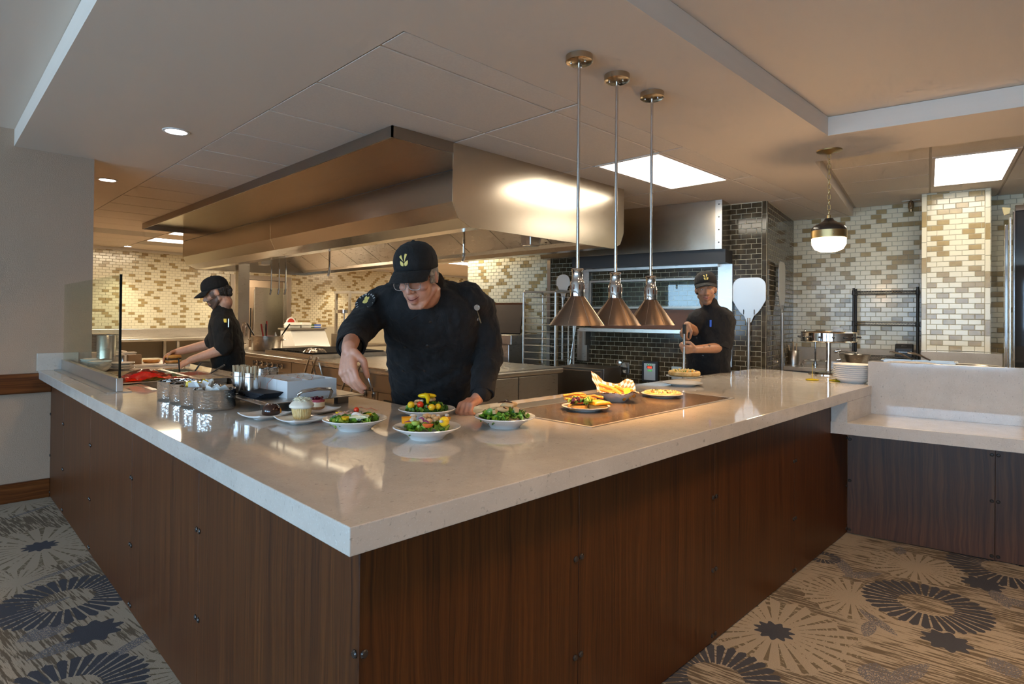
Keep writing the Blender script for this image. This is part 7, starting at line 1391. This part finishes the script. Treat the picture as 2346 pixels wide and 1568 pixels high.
jk.chain([nb + F_ * 0.03, shR], [0.085, 0.088]); jk.chain([nb + F_ * 0.03, shL], [0.085, 0.090]); jk.ell(shR, 0.085); jk.ell(shL, 0.088); jk.chain([PD(900, 690, 2.90), shR, PD(838, 735, 2.80), elR, PD(805, 790, 2.55)], [0.095, 0.092, 0.080, 0.074, 0.060]); jk.chain([PD(1070, 690, 2.93), shL, PD(1112, 760, 3.0), elL, PD(1108, 868, 2.92), wl_ + R_ * 0.028 + F_ * 0.05 + U_ * 0.035], [0.098, 0.094, 0.080, 0.074, 0.066, 0.058])
jk.cap(PD(984, 672, 2.85), PD(983, 655, 2.83), 0.082, 0.078)
jko = jk.weld('jacket', 'jacket_black', chef, 0.009, 5, fold=0.030)
cu = Blob(); a = wl_ + R_ * 0.03 + F_ * 0.055 + U_ * 0.04; d_ = (PD(1108, 868, 2.92) - a).normalized()
MB().lathe([(0.052, 0.0), (0.058, 0.0), (0.062, 0.085), (0.056, 0.085), (0.052, 0.0)], 24, look(a - d_ * 0.02, d_.orthogonal(), d_)).build('cuff', 'jacket_black', chef, world=True, thick=0.004)
d_ = (elR - PD(805, 790, 2.55)).normalized(); MB().lathe([(0.055, 0.0), (0.061, 0.0), (0.066, 0.07), (0.060, 0.07), (0.055, 0.0)], 24, look(PD(804, 795, 2.52), d_.orthogonal(), d_)).build('cuff', 'jacket_black', chef, world=True, thick=0.004)
mouth(bd_, chef, Hd, kH, 0.028, 0.009); eyes(chef, Hd, kH, 0.8); cap_on(chef, Hd, kH, 0.17, drop=-0.020); hair_band(chef, Hd, 'hair_grey', kH, -0.035, 0.008, front=1.12); glasses(chef, Hd, kH)
legs(chef, hip + R_ * 0.09 - U_ * 0.04, hip - R_ * 0.09 - U_ * 0.04, Vector((ch_w.x, ch_w.y, 0)) + R_ * 0.12, Vector((ch_w.x, ch_w.y, 0)) - R_ * 0.12)
for s in (-1, 1): shoe(chef, Vector((ch_w.x, ch_w.y, 0)) + R_ * 0.12 * s, -F_)
from mathutils.bvhtree import BVHTree
def on_cloth(ob, parent, px, py):
    """where the line through a pixel of the photograph meets a garment: point and outward normal"""
    me = ob.data; t = BVHTree.FromPolygons([v.co for v in me.vertices], [p.vertices for p in me.polygons]); I = parent.matrix_basis.inverted(); d = ray(px, py).normalized()
    h, n, i, q = t.ray_cast(I @ CAM_P, d)
    if h is None: return None
    n = n if n.dot(d) < 0 else -n; return parent.matrix_basis @ h, n
def buttons(ob, parent, spots, r_=0.007):
    for px, py in spots:
        h = on_cloth(ob, parent, px, py)
        if h: button(parent, h[0] + h[1] * 0.001, h[1], r_)
buttons(jko, chef, ((928, 795), (986, 738), (979, 793), (924, 850), (973, 850), (924, 903), (973, 906)), 0.0075)
h = on_cloth(jko, chef, 838, 693)
if h:
    Fp_ = sign_frame(h[0] + h[1] * 0.004, (h[1] - F_ * 0.25).normalized(), U_); pa = MB(Fp_).lathe([(0, 0), (0.052, 0), (0.052, 0.001), (0, 0.001)], 28).build('sleeve_patch', 'jacket_black', chef, world=True); I_ = chef.matrix_basis.inverted()
    for j, c_ in enumerate('SENIORS \u2022 GREATLY '):
        if c_ != ' ': A = 2.6 - j * 2 * PI / 18; text_mesh(c_, 0.014, I_ @ Fp_ @ T(0.044 * math.cos(A), 0.044 * math.sin(A), 0.0018) @ RZ(A - PI / 2), 'white_plain', pa)
    for ang, L_, b_ in ((0.5, 0.024, -0.012), (-0.5, 0.024, -0.012), (0.25, 0.034, 0.002), (-0.35, 0.03, 0.002)):
        mb = MB(Fp_ @ T(0, b_, 0.0018) @ RZ(ang)).grid(lambda u, v: ((v - .5) * 0.016 * math.sin(PI * u), u * L_, 0), 8, 3); mb.v = [tuple(I_ @ Vector(p)) for p in mb.v]; mb.build('patch_leaf', 'emblem_gold', pa)
h = on_cloth(jko, chef, 1092, 704)
if h:
    o_ = h[0] + h[1] * 0.006; MB(sign_frame(o_, (h[1] + U_ * 0.6).normalized())).lathe([(0, -0.012), (0.013, -0.010), (0.0145, 0), (0.0145, 0.003), (0.011, 0.003), (0.011, 0.001), (0, 0.001)], 20).build('pocket_thermometer', 'chrome', chef, world=True); MB().tube([o_ - U_ * 0.012, o_ - U_ * 0.075 + R_ * 0.02], 0.0028, 7).build('thermometer_stem', 'bronze', chef, world=True)
h = on_cloth(jko, chef, 1094, 732)
if h: MB(sign_frame(h[0] + h[1] * 0.002, h[1])).lathe([(0.006, 0), (0.0095, 0), (0.0095, 0.002), (0.006, 0.002), (0.006, 0)], 16).build('snap_ring', 'aluminium', chef, world=True)
pts_ = [on_cloth(jko, chef, x, y) for x, y in ((988, 676), (978, 700), (958, 722), (932, 738))]
if all(pts_): MB().tube([p + n * 0.001 for p, n in pts_], 0.0022, 6).build('lapel_seam', 'jacket_black', chef, world=True)
# ---- cook on the left, seen from the side, building a burger
lw = PD(524, 842, 5.22)
ck = thing('person', 'bearded cook in black at the left, in profile, assembling a burger', 'person', (lw.x, lw.y, 0))
fc = (-R_ * 0.93 - F_ * 0.36).normalized(); sdv = U_.cross(fc).normalized()          # sdv = the cook's left hand side
Hd2 = look(PD(496, 672, 5.14), fc * 0.90 - U_ * 0.40, roll=0.0); nb2 = PD(510, 712, 5.20); k2 = 1.0
body = Blob(); head_blob(body, Hd2, nb2, 0.056, k2)
shA, shB = PD(512, 742, 5.20) + sdv * 0.17, PD(512, 742, 5.20) - sdv * 0.17
elA, elB = PD(513, 800, 5.02), PD(484, 788, 5.34); wrA, wrB = PD(438, 825, 4.98), PD(408, 806, 5.24)
near, far_, nel, fel, nsh, fsh = wrA, wrB, elA, elB, (shA if (shA - CAM_P).length < (shB - CAM_P).length else shB), (shB if (shA - CAM_P).length < (shB - CAM_P).length else shA)
body.chain([nsh, nel, near], [0.05, 0.050, 0.032]); body.chain([fsh, fel, far_], [0.05, 0.050, 0.032])
dn = (near - nel).normalized(); df = (far_ - fel).normalized()
hand_into(body, near, dn * 0.9 - U_ * 0.12, -U_ * 0.7 + F_ * 0.5, 1 if (dn.cross(-U_ + F_)).dot(F_) > 0 else -1, ((0.3, 0.5, 0.3), (0.35, 0.55, 0.3), (0.4, 0.6, 0.4), (0.5, 0.7, 0.4)), 1.0, thumb=(0.6, 0.6))
hand_into(body, far_, df * 0.9 - U_ * 0.25, -U_ * 0.7 - F_ * 0.5, 1 if (df.cross(-U_ - F_)).dot(-F_) > 0 else -1, ((0.4, 0.6, 0.3), (0.4, 0.6, 0.3), (0.5, 0.7, 0.4), (0.6, 0.8, 0.4)), 1.0, thumb=(0.6, 0.6))
body.chain([nb2, PD(520, 790, 5.2), lw], [0.055, 0.06, 0.06]); body.cap(shA, shB, 0.04, 0.04)
bd_ = body.weld('body', 'skin', ck, 0.006, 3, head_tint(Hd2, (0.62, 0.34, 0.24), k2, 0.85, pink=0.2))
jk = Blob(); hip = Vector((lw.x, lw.y, 0.86))
def ring2(c, hw, hd): return (c, sdv * hw, fc * hd)
jk.loft([ring2(hip, 0.18, 0.125), ring2(PD(524, 850, 5.22), 0.185, 0.13), ring2(PD(522, 810, 5.22), 0.19, 0.135), ring2(PD(517, 770, 5.22), 0.20, 0.135), ring2(PD(513, 742, 5.21), 0.205, 0.12), ring2(PD(511, 724, 5.20), 0.17, 0.09), ring2(PD(510, 708, 5.20), 0.085, 0.075)])
for s_, e_, in ((nsh, nel), (fsh, fel)): jk.ell(s_, 0.078); jk.chain([s_ + (PD(511, 740, 5.2) - s_) * 0.3, s_, s_ + (e_ - s_) * 0.55, s_ + (e_ - s_) * 0.92], [0.085, 0.082, 0.076, 0.072])
jk.cap(PD(509, 712, 5.19), PD(506, 703, 5.18), 0.070, 0.066)
jko2 = jk.weld('jacket', 'jacket_black', ck, 0.010, 4, fold=0.024)
cap_on(ck, Hd2, k2, 0.12, drop=-0.014); hair_band(ck, Hd2, 'hair_dark', k2, -0.065, 0.012, front=1.75); eyes(ck, Hd2, k2, 0.9); mouth(bd_, ck, Hd2, k2, 0.022, 0.002)
nape = Blob()
for j in range(9): r_ = random.Random(j); nape.ell((r_.uniform(-0.05, 0.05), -0.098 + r_.uniform(-0.012, 0.008), r_.uniform(-0.05, 0.03)), 0.024, Hd2)
nape.weld('hair_curls', 'hair_dark', ck, 0.006, 2)
pk = (on_cloth(jko2, ck, 517, 736) or (PD(517, 736, 5.02),))[0] - F_ * 0.008; MB(look(pk, -F_)).box((-0.012, -0.004, -0.012), (0.012, 0.004, 0.02)).build('pocket_note', 'yellow_plain', ck, world=True, smooth=None); MB(look(pk + R_ * 0.03, -F_)).box((-0.003, -0.004, -0.05), (0.003, 0.006, 0.02)).build('pocket_pen', 'chrome_soft', ck, world=True, smooth=None)
legs(ck, hip + sdv * 0.08 - U_ * 0.04, hip - sdv * 0.08 - U_ * 0.04, Vector((lw.x, lw.y, 0)) + sdv * 0.11, Vector((lw.x, lw.y, 0)) - sdv * 0.11)
for s in (-1, 1): shoe(ck, Vector((lw.x, lw.y, 0)) + sdv * 0.11 * s, fc)
# ---- cook on the right holding a pizza on a peel
rw = PD(1622, 852, 5.10)
cr_ = thing('person', 'smiling cook in black at the right, holding a pizza on a round peel', 'person', (rw.x, rw.y, 0))
fc = (-F_ * 0.86 - R_ * 0.52).normalized(); sdv = U_.cross(fc).normalized()
D0 = 5.0
Hd3 = look(PD(1617, 664, D0), -F_ * 0.93 - R_ * 0.24 - U_ * 0.10, roll=0.05); nb3 = PD(1630, 712, D0 + 0.03); k3 = 1.0
body = Blob(); head_blob(body, Hd3, nb3, 0.056, k3)
shL_, shR_ = PD(1660, 730, D0 + 0.04), PD(1596, 734, D0 + 0.02)
elL_, wrL_ = PD(1650, 797, D0 - 0.02), PD(1592, 801, D0 - 0.24); elR_, wrR_ = PD(1597, 762, D0 + 0.06), PD(1575, 745, D0 - 0.14)
body.chain([shL_, elL_, wrL_], [0.05, 0.048, 0.031]); body.chain([shR_, elR_, wrR_], [0.05, 0.045, 0.031])
hand_into(body, wrL_, -R_ * 0.9 - F_ * 0.35, -F_ * 0.3 + U_ * 0.25 + F_ * 0.9, -1, ((0.6, 0.9, 0.5), (0.6, 1.0, 0.5), (0.7, 1.0, 0.6), (0.8, 1.0, 0.6)), 1.0, thumb=(0.6, 0.6))
hand_into(body, wrR_, -R_ * 0.45 - U_ * 0.75 - F_ * 0.3, R_ * 0.4 - F_ * 0.2 - U_ * 0.1 + F_ * 0.5, 1, ((0.5, 0.9, 0.5), (0.55, 1.0, 0.5), (0.6, 1.0, 0.6), (0.7, 1.0, 0.6)), 1.0, thumb=(0.7, 0.6))
body.chain([nb3, PD(1626, 790, 5.07), rw], [0.055, 0.06, 0.06]); body.cap(shL_, shR_, 0.04, 0.04)
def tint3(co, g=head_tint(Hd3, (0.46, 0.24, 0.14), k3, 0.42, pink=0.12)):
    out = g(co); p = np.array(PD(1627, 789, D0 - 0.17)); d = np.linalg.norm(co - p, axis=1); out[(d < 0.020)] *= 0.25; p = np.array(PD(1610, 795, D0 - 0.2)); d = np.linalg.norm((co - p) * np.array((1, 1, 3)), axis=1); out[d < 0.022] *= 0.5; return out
bd_ = body.weld('body', 'skin', cr_, 0.006, 3, tint3)
jk = Blob(); hip = Vector((rw.x, rw.y, 0.86))
def ring3(c, hw, hd): return (c, sdv * hw, fc * hd)
jk.loft([ring3(hip, 0.175, 0.125), ring3(PD(1622, 850, 5.10), 0.18, 0.13), ring3(PD(1624, 800, 5.08), 0.185, 0.135), ring3(PD(1628, 760, 5.06), 0.195, 0.135), ring3(PD(1629, 732, 5.04), 0.20, 0.115), ring3(PD(1630, 718, 5.03), 0.16, 0.09), ring3(PD(1630, 704, 5.02), 0.08, 0.072)])
jk.ell(shL_, 0.078); jk.chain([shL_ + (nb3 - shL_) * 0.3, shL_, shL_ + (elL_ - shL_) * 0.5, shL_ + (elL_ - shL_) * 0.9], [0.085, 0.082, 0.077, 0.070]); jk.ell(shR_, 0.076); jk.chain([shR_ + (nb3 - shR_) * 0.3, shR_, shR_ + (elR_ - shR_) * 0.5, elR_], [0.085, 0.08, 0.075, 0.066])
jk.cap(PD(1630, 708, 5.02), PD(1627, 698, 5.01), 0.070, 0.066)
jko3 = jk.weld('jacket', 'jacket_black', cr_, 0.010, 4, fold=0.024); buttons(jko3, cr_, ((1597, 747), (1596, 775), (1610, 815)), 0.008)
d_ = (shL_ - elL_).normalized(); MB().lathe([(0.062, -0.02), (0.074, -0.02), (0.078, 0.02), (0.070, 0.03), (0.062, -0.02)], 22, look(elL_ + d_ * 0.02, d_.orthogonal(), d_)).build('rolled_cuff', 'jacket_black', cr_, world=True, thick=0.006)
cap_on(cr_, Hd3, k3, 0.17, drop=-0.020); hair_band(cr_, Hd3, 'hair_dark', k3, -0.06, 0.010, front=1.55); eyes(cr_, Hd3, k3, 0.6); mouth(bd_, cr_, Hd3, k3, 0.028, 0.010)
pk = (on_cloth(jko3, cr_, 1627, 741) or (PD(1627, 741, D0 - 0.16),))[0] - F_ * 0.008; MB(look(pk, -F_)).box((-0.007, -0.004, -0.03), (0.007, 0.006, 0.028)).build('pocket_pen', 'blue_plain', cr_, world=True, smooth=None)
legs(cr_, hip + sdv * 0.08 - U_ * 0.04, hip - sdv * 0.08 - U_ * 0.04, Vector((rw.x, rw.y, 0)) + sdv * 0.11, Vector((rw.x, rw.y, 0)) - sdv * 0.11)
for s in (-1, 1): shoe(cr_, Vector((rw.x, rw.y, 0)) + sdv * 0.11 * s, fc)
# the peel in his hands and the pizza on it
pp = PD(1567, 862, 4.62); hd_top = PD(1568, 748, D0 - 0.28)
pl = thing('pizza_peel', 'round aluminium peel held in the right cook\'s hands', 'pizza peel', tuple(pp)); MB().lathe([(0, 0), (0.135, 0), (0.137, 0.003), (0, 0.004)], 36).build('blade', 'porcelain_grey', pl); MB().tube([pp + F_ * 0.10 + U_ * 0.006, PD(1567, 845, 4.74), hd_top], 0.011, 10).build('handle', 'chrome_soft', pl, world=True); MB().tube([hd_top - (hd_top - pp).normalized() * 0.06, hd_top + U_ * 0.012], 0.015, 10).build('grip', 'rubber_black', pl, world=True)
pizza((pp.x, pp.y, pp.z + 0.0045), 'yellow-topped pizza lying on the peel the right cook holds', 7, 0.122, TOPS2, 1.7)
